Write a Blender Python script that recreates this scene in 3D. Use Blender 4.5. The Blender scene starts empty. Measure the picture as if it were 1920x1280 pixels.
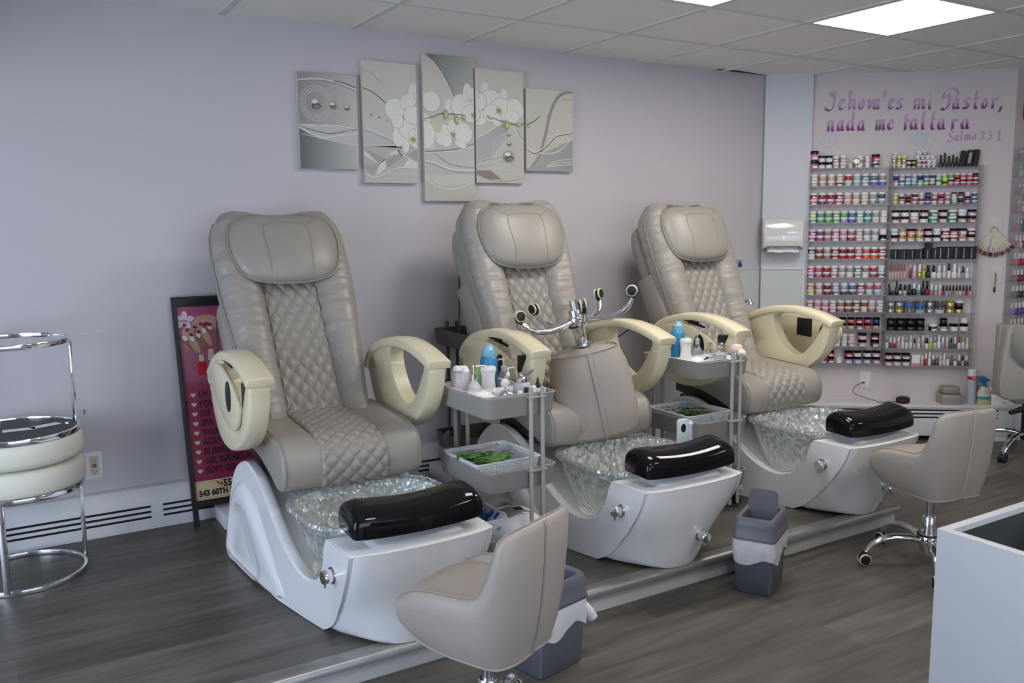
import bpy, bmesh, math, random
from mathutils import Vector, Matrix
PI = math.pi
R = math.radians
random.seed(7)
C = bpy.context.scene.collection

# ---------------------------------------------------------------- camera, world, lights, exposure
cam_d = bpy.data.cameras.new('camera'); cam = bpy.data.objects.new('camera', cam_d); C.objects.link(cam)
cr = Vector((0.85304658, -0.52173534, -0.01018697)); cu = Vector((0.0779968, 0.1081754, 0.9910674)); cd = Vector((0.5159729, 0.8462212, -0.13297234))
cam.matrix_world = Matrix(((cr.x, cu.x, -cd.x, 0.0), (cr.y, cu.y, -cd.y, -4.07), (cr.z, cu.z, -cd.z, 1.325), (0, 0, 0, 1)))
cam_d.sensor_width = 36; cam_d.lens = 30.455; cam_d.clip_start = 0.05
bpy.context.scene.camera = cam
vs = bpy.context.scene.view_settings
vs.view_transform = 'Standard'; vs.look = 'None'; vs.gamma = 1; vs.use_curve_mapping = False
vs.exposure = 0.0
world = bpy.data.worlds.new('world'); bpy.context.scene.world = world; world.use_nodes = True
bg = world.node_tree.nodes['Background']; bg.inputs[0].default_value = (0.55, 0.72, 1.0, 1); bg.inputs[1].default_value = 2.2

CEIL = 2.267; LOW = -0.09           # ceiling height, lower floor; the platform top is z = 0
P0 = Vector((4.42, 0, 0)); DD = Vector((0.789, -0.614, 0)).normalized(); DN = Vector((-0.614, -0.789, 0)).normalized()
def dw(s, off, z):                  # a point at the polish wall: s metres along it, off metres in front of it
    return P0 + DD*s + DN*off + Vector((0, 0, z))

def area(name, loc, target, sx, sy, power, col):
    l = bpy.data.lights.new(name, 'AREA'); l.shape = 'RECTANGLE'; l.size = sx; l.size_y = sy; l.energy = power; l.color = col
    o = bpy.data.objects.new(name, l); C.objects.link(o); o.location = loc
    o.rotation_euler = (Vector(target)-Vector(loc)).to_track_quat('-Z', 'Z').to_euler(); return o
# daylight entering through the shop window in the left wall and the glazed front behind the camera
area('daylight_left', (-1.93, -2.33, 1.07), (3, -2.2, 0.75), 2.9, 1.45, 76, (0.74, 0.84, 1.0))
area('daylight_front', (1.0, -6.33, 1.1), (1.5, 0, 1.2), 3.6, 1.6, 26, (0.84, 0.90, 1.0))

# ---------------------------------------------------------------- materials
MATS = {}
def mat(name, col, rough=0.5, metal=0.0, bump=0.0, bscale=60.0, var=0.04, coat=0.0, trans=0.0, alpha=1.0, emit=None, estr=0.0, spec=0.5, ior=1.45, film=0, sub=0.0, vscale=6.0):
    if name in MATS: return MATS[name]
    m = bpy.data.materials.new(name); m.use_nodes = True; nt = m.node_tree; b = nt.nodes['Principled BSDF']
    I = b.inputs
    I['Roughness'].default_value = rough; I['Metallic'].default_value = metal
    I['Coat Weight'].default_value = coat; I['Coat Roughness'].default_value = 0.08
    I['Transmission Weight'].default_value = trans; I['Alpha'].default_value = alpha; I['Specular IOR Level'].default_value = spec; I['IOR'].default_value = ior
    I['Subsurface Weight'].default_value = sub
    if film: I['Thin Film Thickness'].default_value = film; I['Thin Film IOR'].default_value = 1.6
    tc = nt.nodes.new('ShaderNodeTexCoord'); nz = nt.nodes.new('ShaderNodeTexNoise'); nz.inputs['Scale'].default_value = vscale; nz.inputs['Detail'].default_value = 3
    nt.links.new(tc.outputs['Object'], nz.inputs['Vector'])
    mx = nt.nodes.new('ShaderNodeMix'); mx.data_type = 'RGBA'; mx.inputs[6].default_value = tuple(max(0, c*(1-var)) for c in col)+(1,); mx.inputs[7].default_value = tuple(min(1, c*(1+var)) for c in col)+(1,)
    nt.links.new(nz.outputs[0], mx.inputs[0]); nt.links.new(mx.outputs[2], I['Base Color'])
    if bump:
        n2 = nt.nodes.new('ShaderNodeTexNoise'); n2.inputs['Scale'].default_value = bscale; n2.inputs['Detail'].default_value = 4
        nt.links.new(tc.outputs['Object'], n2.inputs['Vector'])
        bp = nt.nodes.new('ShaderNodeBump'); bp.inputs['Strength'].default_value = bump; bp.inputs['Distance'].default_value = 0.004
        nt.links.new(n2.outputs[0], bp.inputs['Height']); nt.links.new(bp.outputs[0], I['Normal'])
    if emit: I['Emission Color'].default_value = emit+(1,); I['Emission Strength'].default_value = estr
    MATS[name] = m; return m

def node_mat(name):
    m = bpy.data.materials.new(name); m.use_nodes = True; MATS[name] = m
    return m, m.node_tree, m.node_tree.nodes['Principled BSDF']

M_leather = mat('taupe_leather', (0.318, 0.291, 0.254), 0.36, bump=0.12, bscale=220, var=0.03)
# soft wrinkles for the upholstery of the backrests
def wrinkle(m):
    nt = m.node_tree; b = nt.nodes['Principled BSDF']; tc = nt.nodes['Texture Coordinate']
    mp = nt.nodes.new('ShaderNodeMapping'); mp.inputs['Scale'].default_value = (2.2, 2.0, 9); mp.inputs['Rotation'].default_value = (0, 0.25, 0)
    n = nt.nodes.new('ShaderNodeTexNoise'); n.inputs['Scale'].default_value = 1.6; n.inputs['Detail'].default_value = 2
    nt.links.new(tc.outputs['Object'], mp.inputs[0]); nt.links.new(mp.outputs[0], n.inputs['Vector'])
    bp = nt.nodes.new('ShaderNodeBump'); bp.inputs['Strength'].default_value = 0.9; bp.inputs['Distance'].default_value = 0.030
    nt.links.new(n.outputs[0], bp.inputs['Height']); nt.links.new(bp.outputs[0], b.inputs['Normal'])
M_back = mat('taupe_leather_creased', (0.318, 0.291, 0.254), 0.36, var=0.03); wrinkle(M_back)
M_quilt = mat('taupe_quilted_leather', (0.302, 0.276, 0.240), 0.36, bump=0.1, bscale=200)
M_seam = mat('taupe_piping', (0.27, 0.25, 0.21), 0.45)  # darkened: the thin shadow along the piping is put into its colour
M_seamd = mat('dark_seam', (0.10, 0.09, 0.08), 0.6)
M_stool = mat('greige_stool_leather', (0.355, 0.312, 0.272), 0.42, bump=0.15, bscale=200, var=0.03)
M_cream = mat('cream_plastic', (0.74, 0.665, 0.455), 0.32, var=0.04, coat=0.3)
M_creamw = mat('cream_vinyl', (0.72, 0.70, 0.60), 0.4)
M_tub = mat('glossy_white_acrylic', (0.80, 0.80, 0.80), 0.16, var=0.01, coat=0.4)
M_tubin = mat('pearly_white_acrylic', (0.72, 0.73, 0.74), 0.22, var=0.06, bump=0.2, bscale=70, vscale=40)
M_pedestal = mat('grey_acrylic', (0.55, 0.57, 0.60), 0.25)
M_blackgloss = mat('glossy_black_plastic', (0.004, 0.004, 0.005), 0.07, coat=0.0, spec=0.42, var=0.0)
M_black = mat('black_plastic', (0.012, 0.012, 0.013), 0.45)
M_blackm = mat('matte_black_fabric', (0.010, 0.010, 0.012), 0.85)
M_chrome = mat('chrome', (0.82, 0.82, 0.84), 0.07, metal=1.0, var=0.0)
M_chromed = mat('brushed_steel', (0.45, 0.45, 0.46), 0.28, metal=1.0, var=0.05)
M_cart = mat('grey_powder_coat', (0.385, 0.365, 0.335), 0.42, var=0.02)
M_cartd = mat('dark_grey_powder_coat', (0.115, 0.105, 0.10), 0.5, var=0.02)
M_white = mat('white_plastic', (0.80, 0.80, 0.80), 0.35, var=0.01)
M_whitepaint = mat('white_satin_paint', (0.72, 0.71, 0.72), 0.4, var=0.03)
M_desk = mat('white_laminate', (0.46, 0.475, 0.50), 0.45, var=0.02)
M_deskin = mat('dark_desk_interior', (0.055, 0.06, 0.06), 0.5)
M_bin = mat('slate_grey_plastic', (0.125, 0.13, 0.165), 0.38, var=0.03)
M_bag = mat('thin_white_bag', (0.84, 0.84, 0.86), 0.35, bump=0.9, bscale=30, alpha=0.80, var=0.03)
M_cotton = mat('white_cotton', (0.86, 0.86, 0.86), 0.9, bump=0.7, bscale=120)
M_clear = mat('clear_glass', (0.93, 0.95, 0.95), 0.03, trans=0.9, ior=1.3, var=0.0)
M_shelf = mat('clear_acrylic_shelf', (0.42, 0.41, 0.42), 0.12, alpha=0.26, var=0.0)
def crystal(name, trans, scale, base, dist, stretch, rough):
    m, nt, b = node_mat(name); L = nt.links; I = b.inputs
    I['Base Color'].default_value = base+(1,); I['Transmission Weight'].default_value = trans; I['IOR'].default_value = 1.5; I['Roughness'].default_value = rough; I['Thin Film Thickness'].default_value = 560; I['Thin Film IOR'].default_value = 1.9; I['Specular IOR Level'].default_value = 1.0
    tc = nt.nodes.new('ShaderNodeTexCoord'); mp = nt.nodes.new('ShaderNodeMapping'); mp.inputs['Scale'].default_value = (1, 1, stretch); L.new(tc.outputs['Object'], mp.inputs[0])
    v = nt.nodes.new('ShaderNodeTexVoronoi'); v.feature = 'SMOOTH_F1'; v.inputs['Scale'].default_value = scale; v.inputs['Smoothness'].default_value = 0.6; L.new(mp.outputs[0], v.inputs['Vector'])
    v2 = nt.nodes.new('ShaderNodeTexNoise'); v2.inputs['Scale'].default_value = scale*0.9; v2.inputs['Detail'].default_value = 1; L.new(mp.outputs[0], v2.inputs['Vector'])
    mr = nt.nodes.new('ShaderNodeMapRange'); mr.inputs[3].default_value = 250; mr.inputs[4].default_value = 900; L.new(v2.outputs[0], mr.inputs[0]); L.new(mr.outputs[0], I['Thin Film Thickness'])
    bp = nt.nodes.new('ShaderNodeBump'); bp.inputs['Strength'].default_value = 1.0; bp.inputs['Distance'].default_value = dist; L.new(v.outputs['Distance'], bp.inputs['Height']); L.new(bp.outputs[0], I['Normal']); return m
M_bowl = crystal('iridescent_crystal', 0.88, 45, (0.84, 0.90, 0.88), 0.012, 0.22, 0.04)
M_bowlin = crystal('iridescent_crystal_facets', 0.45, 42, (0.66, 0.69, 0.67), 0.020, 0.8, 0.07)
M_dark = mat('dark_void', (0.008, 0.008, 0.008), 0.8, var=0)
M_paper = mat('paper', (0.84, 0.84, 0.83), 0.8, var=0.02)
M_steelpost = M_chrome

# ---------------------------------------------------------------- mesh helpers
class MB:
    def __init__(s): s.v = []; s.f = []; s.mi = []
    def add(s, vs_, fs, mi=0):
        k = len(s.v); s.v += [tuple(v) for v in vs_]; s.f += [tuple(i+k for i in f) for f in fs]; s.mi += [mi]*len(fs); return s
    def box(s, c, size, rz=0.0, mi=0):
        hx, hy, hz = size[0]/2, size[1]/2, size[2]/2; ca, sa = math.cos(rz), math.sin(rz)
        vs_ = []
        for z in (-hz, hz):
            for x, y in ((-hx, -hy), (hx, -hy), (hx, hy), (-hx, hy)): vs_.append((c[0]+x*ca-y*sa, c[1]+x*sa+y*ca, c[2]+z))
        return s.add(vs_, [(3, 2, 1, 0), (4, 5, 6, 7), (0, 1, 5, 4), (1, 2, 6, 5), (2, 3, 7, 6), (3, 0, 4, 7)], mi)
    def frame_box(s, o, ax, ay, az, mi=0):      # parallelepiped from corner o
        o, ax, ay, az = Vector(o), Vector(ax), Vector(ay), Vector(az)
        vs_ = [o, o+ax, o+ax+ay, o+ay, o+az, o+ax+az, o+ax+ay+az, o+ay+az]
        return s.add(vs_, [(3, 2, 1, 0), (4, 5, 6, 7), (0, 1, 5, 4), (1, 2, 6, 5), (2, 3, 7, 6), (3, 0, 4, 7)], mi)
    def loft(s, rows, cu_=True, cap=True, cv=False, mi=0):   # rows of equal length; cu_ closes each row
        n = len(rows[0]); k = []
        fs = []; m = len(rows)
        for i in range(m if cv else m-1):
            for j in range(n if cu_ else n-1):
                a, b = i*n+j, i*n+(j+1) % n; c_, d_ = ((i+1) % m)*n+(j+1) % n, ((i+1) % m)*n+j
                fs.append((a, b, c_, d_))
        if cap and cu_ and not cv: fs.append(tuple(range(n-1, -1, -1))); fs.append(tuple(range((m-1)*n, m*n)))
        return s.add([p for r in rows for p in r], fs, mi)
    def tube(s, pts, r, n=10, closed=False, mi=0, flat=1.0):
        pts = [Vector(p) for p in pts]; m = len(pts); rows = []; up = None
        rr = r if isinstance(r, (list, tuple)) else [r]*m
        for i, p in enumerate(pts):
            if closed: t = pts[(i+1) % m]-pts[i-1]
            else: t = pts[min(i+1, m-1)]-pts[max(i-1, 0)]
            t.normalize()
            if up is None:
                up = Vector((0, 0, 1)) if abs(t.z) < 0.9 else Vector((1, 0, 0))
            a = t.cross(up).normalized(); up = a.cross(t).normalized()
            rows.append([p+a*math.cos(2*PI*j/n)*rr[i]+up*math.sin(2*PI*j/n)*rr[i]*flat for j in range(n)])
        return s.loft(rows, cv=closed, cap=not closed, mi=mi)
    def lathe(s, prof, n=24, c=(0, 0, 0), mi=0, sx=1.0, sy=1.0, cap=True):
        rows = [[(c[0]+r*math.cos(2*PI*j/n)*sx, c[1]+r*math.sin(2*PI*j/n)*sy, c[2]+z) for j in range(n)] for r, z in prof]
        return s.loft(rows, cap=cap, mi=mi)
    def prism(s, pts, f, d0, d1, mi=0):           # pts 2-D outline, f(a, b, d) -> point
        n = len(pts); vs_ = [f(a, b, d0) for a, b in pts]+[f(a, b, d1) for a, b in pts]
        fs = [tuple(range(n-1, -1, -1)), tuple(range(n, 2*n))]+[(i, (i+1) % n, n+(i+1) % n, n+i) for i in range(n)]
        return s.add(vs_, fs, mi)
    def ring(s, outer, inner, f, d0, d1, mi=0):   # extruded outline with a hole; both loops same length
        rows = [[f(a, b, d0) for a, b in outer], [f(a, b, d1) for a, b in outer], [f(a, b, d1) for a, b in inner], [f(a, b, d0) for a, b in inner]]
        return s.loft(rows, cv=True, mi=mi)
    def build(s, name, m, parent=None, off=(0, 0, 0), smooth=38, bevel=0.0, bseg=2, sub=0, bang=50):
        me = bpy.data.meshes.new(name); me.from_pydata([(v[0]+off[0], v[1]+off[1], v[2]+off[2]) for v in s.v], [], s.f)
        ms = m if isinstance(m, (list, tuple)) else [m]
        for q in ms: me.materials.append(q)
        if len(ms) > 1: me.polygons.foreach_set('material_index', s.mi)
        bm = bmesh.new(); bm.from_mesh(me)
        bmesh.ops.remove_doubles(bm, verts=bm.verts, dist=1e-6)
        bmesh.ops.recalc_face_normals(bm, faces=bm.faces)
        if bevel:
            es = [e for e in bm.edges if len(e.link_faces) == 2 and e.calc_face_angle(0) > R(bang)]
            if es: bmesh.ops.bevel(bm, geom=es, offset=bevel, segments=bseg, profile=0.5, affect='EDGES', clamp_overlap=True)
        if smooth:
            for f in bm.faces: f.smooth = True
            for e in bm.edges:
                if len(e.link_faces) == 2 and e.calc_face_angle(0) > R(smooth): e.smooth = False
        bm.to_mesh(me); bm.free()
        o = bpy.data.objects.new(name, me); C.objects.link(o)
        if parent is not None: o.parent = parent
        if sub:
            md = o.modifiers.new('sub', 'SUBSURF'); md.levels = sub; md.render_levels = sub
        return o

def tag(o, label=None, cat=None, group=None, kind=None):
    if label: o['label'] = label
    if cat: o['category'] = cat
    if group: o['group'] = group
    if kind: o['kind'] = kind
    return o
def thing(name, label, cat, loc=(0, 0, 0), rz=0.0, group=None):
    o = bpy.data.objects.new(name, None); C.objects.link(o); o.location = loc; o.rotation_euler = (0, 0, rz); o.empty_display_size = 0.05
    return tag(o, label, cat, group)
def struct(o): o['kind'] = 'structure'; return o
def catmull(pts, k=6, closed=False):
    P_ = [Vector(p) for p in pts]; n = len(P_); out = []
    for i in range(n if closed else n-1):
        a = P_[(i-1) % n] if closed or i > 0 else P_[0]*2-P_[1]; b = P_[i]; c = P_[(i+1) % n]; d = P_[(i+2) % n] if closed or i < n-2 else P_[-1]*2-P_[-2]
        for j in range(k):
            t = j/k; out.append(0.5*((2*b)+(c-a)*t+(2*a-5*b+4*c-d)*t*t+(3*b-a-3*c+d)*t**3))
    if not closed: out.append(P_[-1])
    return out
def cat2(pts, k=6, closed=True): return [(p.x, p.y) for p in catmull([(a, b, 0) for a, b in pts], k, closed)]
def resample(pts, n):               # closed 2-D loop, n equally spaced points
    m = len(pts); L = [0]
    for i in range(m): L.append(L[-1]+math.dist(pts[i], pts[(i+1) % m]))
    out = []; j = 0
    for k in range(n):
        t = L[-1]*k/n
        while L[j+1] < t: j += 1
        a, b = pts[j], pts[(j+1) % m]; u = (t-L[j])/max(1e-9, L[j+1]-L[j]); out.append((a[0]+(b[0]-a[0])*u, a[1]+(b[1]-a[1])*u))
    return out
def polar_loop(pts, c, n):          # closed loop sampled by angle about c (star-shaped outlines)
    out = []; m = len(pts)
    for k in range(n):
        a = 2*PI*k/n; dx, dy = math.cos(a), math.sin(a); best = None
        for i in range(m):
            p, q = pts[i], pts[(i+1) % m]; ex, ey = q[0]-p[0], q[1]-p[1]; den = dx*ey-dy*ex
            if abs(den) < 1e-12: continue
            t = ((p[0]-c[0])*ey-(p[1]-c[1])*ex)/den; u = ((p[0]-c[0])*dy-(p[1]-c[1])*dx)/den
            if t > 0 and -1e-6 <= u <= 1+1e-6 and (best is None or t > best): best = t
        out.append((c[0]+dx*(best or 0.01), c[1]+dy*(best or 0.01)))
    return out
def rrect(w, h, r, k=5, c=(0, 0)):
    out = []
    for sx, sy, a0 in ((1, 1, 0), (-1, 1, 90), (-1, -1, 180), (1, -1, 270)):
        for j in range(k+1):
            a = R(a0+90*j/k); out.append((c[0]+sx*(w/2-r)+r*math.cos(a), c[1]+sy*(h/2-r)+r*math.sin(a)))
    return out
def interp(tab, t):
    if t <= tab[0][0]: return tab[0][1]
    for (a, b), (c, d) in zip(tab, tab[1:]):
        if t <= c: return b+(d-b)*(t-a)/(c-a)
    return tab[-1][1]
def copy_tree(o, parent=None):
    c = o.copy(); C.objects.link(c)
    if parent is not None: c.parent = parent
    for ch in list(o.children): copy_tree(ch, c)
    return c
XYZ = lambda a, b, d: (a, b, d)
YZ = lambda a, b, d: (d, a, b)
XZ = lambda a, b, d: (a, d, b)
def text_mesh(txt, size, font_scale=(1, 1), extrude=0.0005, bold=0.0, align='LEFT'):
    cu_ = bpy.data.curves.new('t', 'FONT'); cu_.body = txt; cu_.size = size; cu_.extrude = extrude; cu_.offset = bold; cu_.align_x = align; cu_.resolution_u = 3
    o = bpy.data.objects.new('t', cu_); C.objects.link(o)
    dg = bpy.context.evaluated_depsgraph_get(); me = bpy.data.meshes.new_from_object(o.evaluated_get(dg))
    vs_ = [(v.co.x*font_scale[0], v.co.y*font_scale[1], v.co.z) for v in me.vertices]; fs = [tuple(p.vertices) for p in me.polygons]
    bpy.data.objects.remove(o); bpy.data.curves.remove(cu_); bpy.data.meshes.remove(me)
    return vs_, fs
# ================================================================= the room
def wall_material(name, col):
    m, nt, b = node_mat(name); b.inputs['Roughness'].default_value = 0.55
    tc = nt.nodes.new('ShaderNodeTexCoord'); n = nt.nodes.new('ShaderNodeTexNoise'); n.inputs['Scale'].default_value = 1.2; n.inputs['Detail'].default_value = 5
    nt.links.new(tc.outputs['Object'], n.inputs['Vector'])
    mx = nt.nodes.new('ShaderNodeMix'); mx.data_type = 'RGBA'; mx.inputs[6].default_value = tuple(c*0.97 for c in col)+(1,); mx.inputs[7].default_value = tuple(c*1.03 for c in col)+(1,)
    nt.links.new(n.outputs[0], mx.inputs[0]); nt.links.new(mx.outputs[2], b.inputs['Base Color'])
    n2 = nt.nodes.new('ShaderNodeTexNoise'); n2.inputs['Scale'].default_value = 160; nt.links.new(tc.outputs['Object'], n2.inputs['Vector'])
    bp = nt.nodes.new('ShaderNodeBump'); bp.inputs['Strength'].default_value = 0.05; bp.inputs['Distance'].default_value = 0.002
    nt.links.new(n2.outputs[0], bp.inputs['Height']); nt.links.new(bp.outputs[0], b.inputs['Normal']); return m
M_wall = wall_material('lavender_wall_paint', (0.565, 0.53, 0.55))
M_wallp = wall_material('pale_wall_paint_warm_cast', (0.64, 0.575, 0.570))  # pink cast of the warm ceiling lights is mixed into this colour
M_wallc = wall_material('pale_grey_wall_paint', (0.60, 0.60, 0.64))

def floor_material():
    m, nt, b = node_mat('grey_vinyl_planks'); L = nt.links
    tc = nt.nodes.new('ShaderNodeTexCoord')
    br = nt.nodes.new('ShaderNodeTexBrick'); br.inputs['Scale'].default_value = 1.0; br.offset = 0.37; br.squash = 1.0
    br.inputs['Brick Width'].default_value = 1.22; br.inputs['Row Height'].default_value = 0.18; br.inputs['Mortar Size'].default_value = 0.0012; br.inputs['Mortar Smooth'].default_value = 0.3; br.inputs['Bias'].default_value = 0.0
    br.inputs['Color1'].default_value = (0.078, 0.071, 0.060, 1); br.inputs['Color2'].default_value = (0.118, 0.107, 0.092, 1); br.inputs['Mortar'].default_value = (0.07, 0.065, 0.06, 1)
    L.new(tc.outputs['Object'], br.inputs['Vector'])
    mp = nt.nodes.new('ShaderNodeMapping'); mp.inputs['Scale'].default_value = (1.3, 13, 1); L.new(tc.outputs['Object'], mp.inputs[0])
    n = nt.nodes.new('ShaderNodeTexNoise'); n.inputs['Scale'].default_value = 1.6; n.inputs['Detail'].default_value = 7; n.inputs['Roughness'].default_value = 0.6; n.inputs['Distortion'].default_value = 0.6; L.new(mp.outputs[0], n.inputs['Vector'])
    rp = nt.nodes.new('ShaderNodeValToRGB'); rp.color_ramp.elements[0].position = 0.32; rp.color_ramp.elements[0].color = (0.62, 0.62, 0.61, 1); rp.color_ramp.elements[1].position = 0.68; rp.color_ramp.elements[1].color = (1.35, 1.36, 1.33, 1); L.new(n.outputs[0], rp.inputs[0])
    mx = nt.nodes.new('ShaderNodeMix'); mx.data_type = 'RGBA'; mx.blend_type = 'MULTIPLY'; mx.inputs[0].default_value = 1; L.new(br.outputs[0], mx.inputs[6]); L.new(rp.outputs[0], mx.inputs[7])
    L.new(mx.outputs[2], b.inputs['Base Color']); b.inputs['Roughness'].default_value = 0.42
    bp = nt.nodes.new('ShaderNodeBump'); bp.inputs['Strength'].default_value = 0.12; bp.inputs['Distance'].default_value = 0.003; L.new(n.outputs[0], bp.inputs['Height']); L.new(bp.outputs[0], b.inputs['Normal'])
    return m
M_floor = floor_material()

def ceiling_material():
    m, nt, b = node_mat('speckled_ceiling_tile'); L = nt.links; b.inputs['Roughness'].default_value = 0.9
    tc = nt.nodes.new('ShaderNodeTexCoord'); v = nt.nodes.new('ShaderNodeTexVoronoi'); v.inputs['Scale'].default_value = 85; L.new(tc.outputs['Object'], v.inputs['Vector'])
    n = nt.nodes.new('ShaderNodeTexNoise'); n.inputs['Scale'].default_value = 40; L.new(tc.outputs['Object'], n.inputs['Vector'])
    ma = nt.nodes.new('ShaderNodeMath'); ma.operation = 'MULTIPLY'; L.new(v.outputs[0], ma.inputs[0]); L.new(n.outputs[0], ma.inputs[1])
    rp = nt.nodes.new('ShaderNodeValToRGB'); rp.color_ramp.elements[0].position = 0.03; rp.color_ramp.elements[0].color = (0.50, 0.48, 0.45, 1); rp.color_ramp.elements[1].position = 0.09; rp.color_ramp.elements[1].color = (0.86, 0.835, 0.79, 1); L.new(ma.outputs[0], rp.inputs[0])
    L.new(rp.outputs[0], b.inputs['Base Color']); return m
M_ceil = ceiling_material()
M_grid = mat('ceiling_grid_metal', (0.66, 0.65, 0.62), 0.6, var=0.02)

XL, XR, YB = -2.0, 6.9, -6.4        # left wall, right end, glazed front behind the camera
cornR = dw(1.545, 0, 0)
# floors: the lower floor and the platform running along the left wall
fl = MB(); fl.add([(XL, YB, LOW), (XR, YB, LOW), (XR, 0.3, LOW), (XL, 0.3, LOW)], [(0, 1, 2, 3)])
struct(fl.build('floor', M_floor))
pf = MB(); pf.box(((XL+3.585)/2, -0.82, LOW/2), (3.585-XL, 1.64, -LOW-0.001))
M_riser = mat('scuffed_white_riser', (0.50, 0.50, 0.48), 0.5, var=0.12, vscale=9)
o = pf.build('floor_platform', [M_floor, M_riser]); struct(o)
for p in o.data.polygons: p.material_index = 0 if p.normal.z > 0.5 else 1
M_nose = mat('worn_aluminium_nosing', (0.34, 0.33, 0.32), 0.38, metal=0.75, var=0.18, vscale=14)
t = MB()
prof = [(-1.60, 0.0), (-1.60, 0.0035), (-1.635, 0.0045), (-1.652, 0.002), (-1.660, -0.008), (-1.661, -0.026), (-1.652, -0.031), (-1.640, -0.026), (-1.640, 0.0)]
t.prism(prof, lambda a, b, d: (d, a, b), XL, 3.60)
t.prism([(0.045, 0.0), (0.045, 0.0035), (0.01, 0.0045), (-0.007, 0.002), (-0.015, -0.008), (-0.016, -0.026), (-0.006, -0.03), (0.0, -0.02)], lambda a, b, d: (3.59-a, d, b), -1.655, -0.12)
struct(t.build('trim_1', M_nose, smooth=50))

# walls
def quad_wall(name, a, b, m, th=0.1, z0=LOW-0.02, z1=CEIL+0.02, out=None):
    a, b = Vector(a), Vector(b); w = MB(); out = Vector(out).normalized()*th
    w.frame_box((a.x, a.y, z0), (b.x-a.x, b.y-a.y, 0), out, (0, 0, z1-z0)); return struct(w.build(name, m, smooth=0))
quad_wall('wall_left', (XL, 0, 0), (4.50, 0, 0), M_wall, out=(0, 1, 0))
quad_wall('wall_back', dw(-0.06, 0, 0), dw(1.545, 0, 0), M_wallp, out=-DN)
# a boxed-out pier carries the towel dispenser
w = MB(); w.frame_box(dw(0.0, 0, LOW), DD*0.297, DN*0.035, (0, 0, CEIL-LOW)); struct(w.build('wall_pier', M_wallc, smooth=0))
quad_wall('wall_right', cornR, (XR, cornR.y, 0), M_wallp, out=(0, 1, 0))
quad_wall('wall_far', (XR, cornR.y, 0), (XR, YB, 0), M_wallp, out=(1, 0, 0))
# window wall at the left end (outside the frame): daylight comes through it
w = MB()
for y0, y1, z0, z1 in ((YB, 0.0, LOW, 0.28), (YB, 0.0, 1.86, CEIL), (YB, -3.9, 0.28, 1.86), (-0.75, 0.0, 0.28, 1.86)):
    w.box((XL-0.05, (y0+y1)/2, (z0+z1)/2), (0.1, y1-y0, z1-z0))
struct(w.build('wall_window', M_wall, smooth=0))
# unseen box added left of the view to shade the upper wall
w = MB(); w.box(((XL-0.30)/2, YB/2, (1.90+CEIL)/2), (-0.30-XL, -YB, CEIL-1.90)); struct(w.build('ceiling_light_blocker', M_wall, smooth=0))
M_pane = mat('window_glass', (1, 1, 1), 0.0, trans=1.0, ior=1.02, var=0.0)
wf = MB()
for y in (-3.9, -2.325, -0.75): wf.box((XL-0.05, y, 1.07), (0.07, 0.05, 1.58))
for z in (0.30, 1.84): wf.box((XL-0.05, -2.325, z), (0.07, 3.15, 0.05))
win = struct(wf.build('window_1', M_whitepaint, smooth=0))
wp = MB(); wp.box((XL-0.05, -2.325, 1.07), (0.006, 3.1, 1.5)); wp.build('pane', M_pane, win, smooth=0)
w = MB()
for x0, x1, z0, z1 in ((XL, XR, LOW, 0.2), (XL, XR, 1.98, CEIL), (XL, -0.9, 0.2, 1.98), (2.9, XR, 0.2, 1.98)):
    w.box(((x0+x1)/2, YB-0.05, (z0+z1)/2), (x1-x0, 0.1, z1-z0))
struct(w.build('wall_front', M_wallp, smooth=0))
wf = MB()
for x in (-0.9, 1.0, 2.9): wf.box((x, YB-0.05, 1.09), (0.05, 0.07, 1.78))
for z in (0.22, 1.96): wf.box((1.0, YB-0.05, z), (3.8, 0.07, 0.05))
win = struct(wf.build('window_2', M_whitepaint, smooth=0))
wp = MB(); wp.box((1.0, YB-0.05, 1.09), (3.75, 0.006, 1.7)); wp.build('pane', M_pane, win, smooth=0)

# ceiling: tiles with a metal grid; light panels sit in the grid
GX = 3.428; GS = 0.6096
ylines = [-0.553-0.6*k for k in range(0, 10)]
w = MB(); w.box(((XL+XR)/2, (YB+0.3)/2, CEIL+0.03), (XR-XL, 0.3-YB, 0.06)); struct(w.build('ceiling', M_ceil, smooth=0))
g = MB()
k0 = math.ceil((XL-GX)/GS); k1 = math.floor((XR-GX)/GS)
for k in range(k0, k1+1): g.box((GX+k*GS, YB/2, CEIL-0.003), (0.024, -YB, 0.008))
for y in ylines: g.box(((XL+XR)/2, y, CEIL-0.0025), (XR-XL, 0.024, 0.007))
struct(g.build('trim_2', M_grid, smooth=0))
M_panel = mat('lit_light_panel', (0.9, 0.9, 0.9), 0.5, emit=(1.0, 0.945, 0.895), estr=17.0, var=0)
PANELS = [(0, 1, 'large bright square ceiling light panel above the polish wall'), (-2, 1, 'bright ceiling light panel just peeking in at the top edge, above the middle spa chair'),
          (-4, 4, 'unseen square ceiling light panel added near the shop window'), (-1, 5, 'unseen square ceiling light panel added over the white desk'), (3, 5, 'unseen square ceiling light panel added at the far end of the salon')]  # these three are unseen, added to brighten the room
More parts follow.
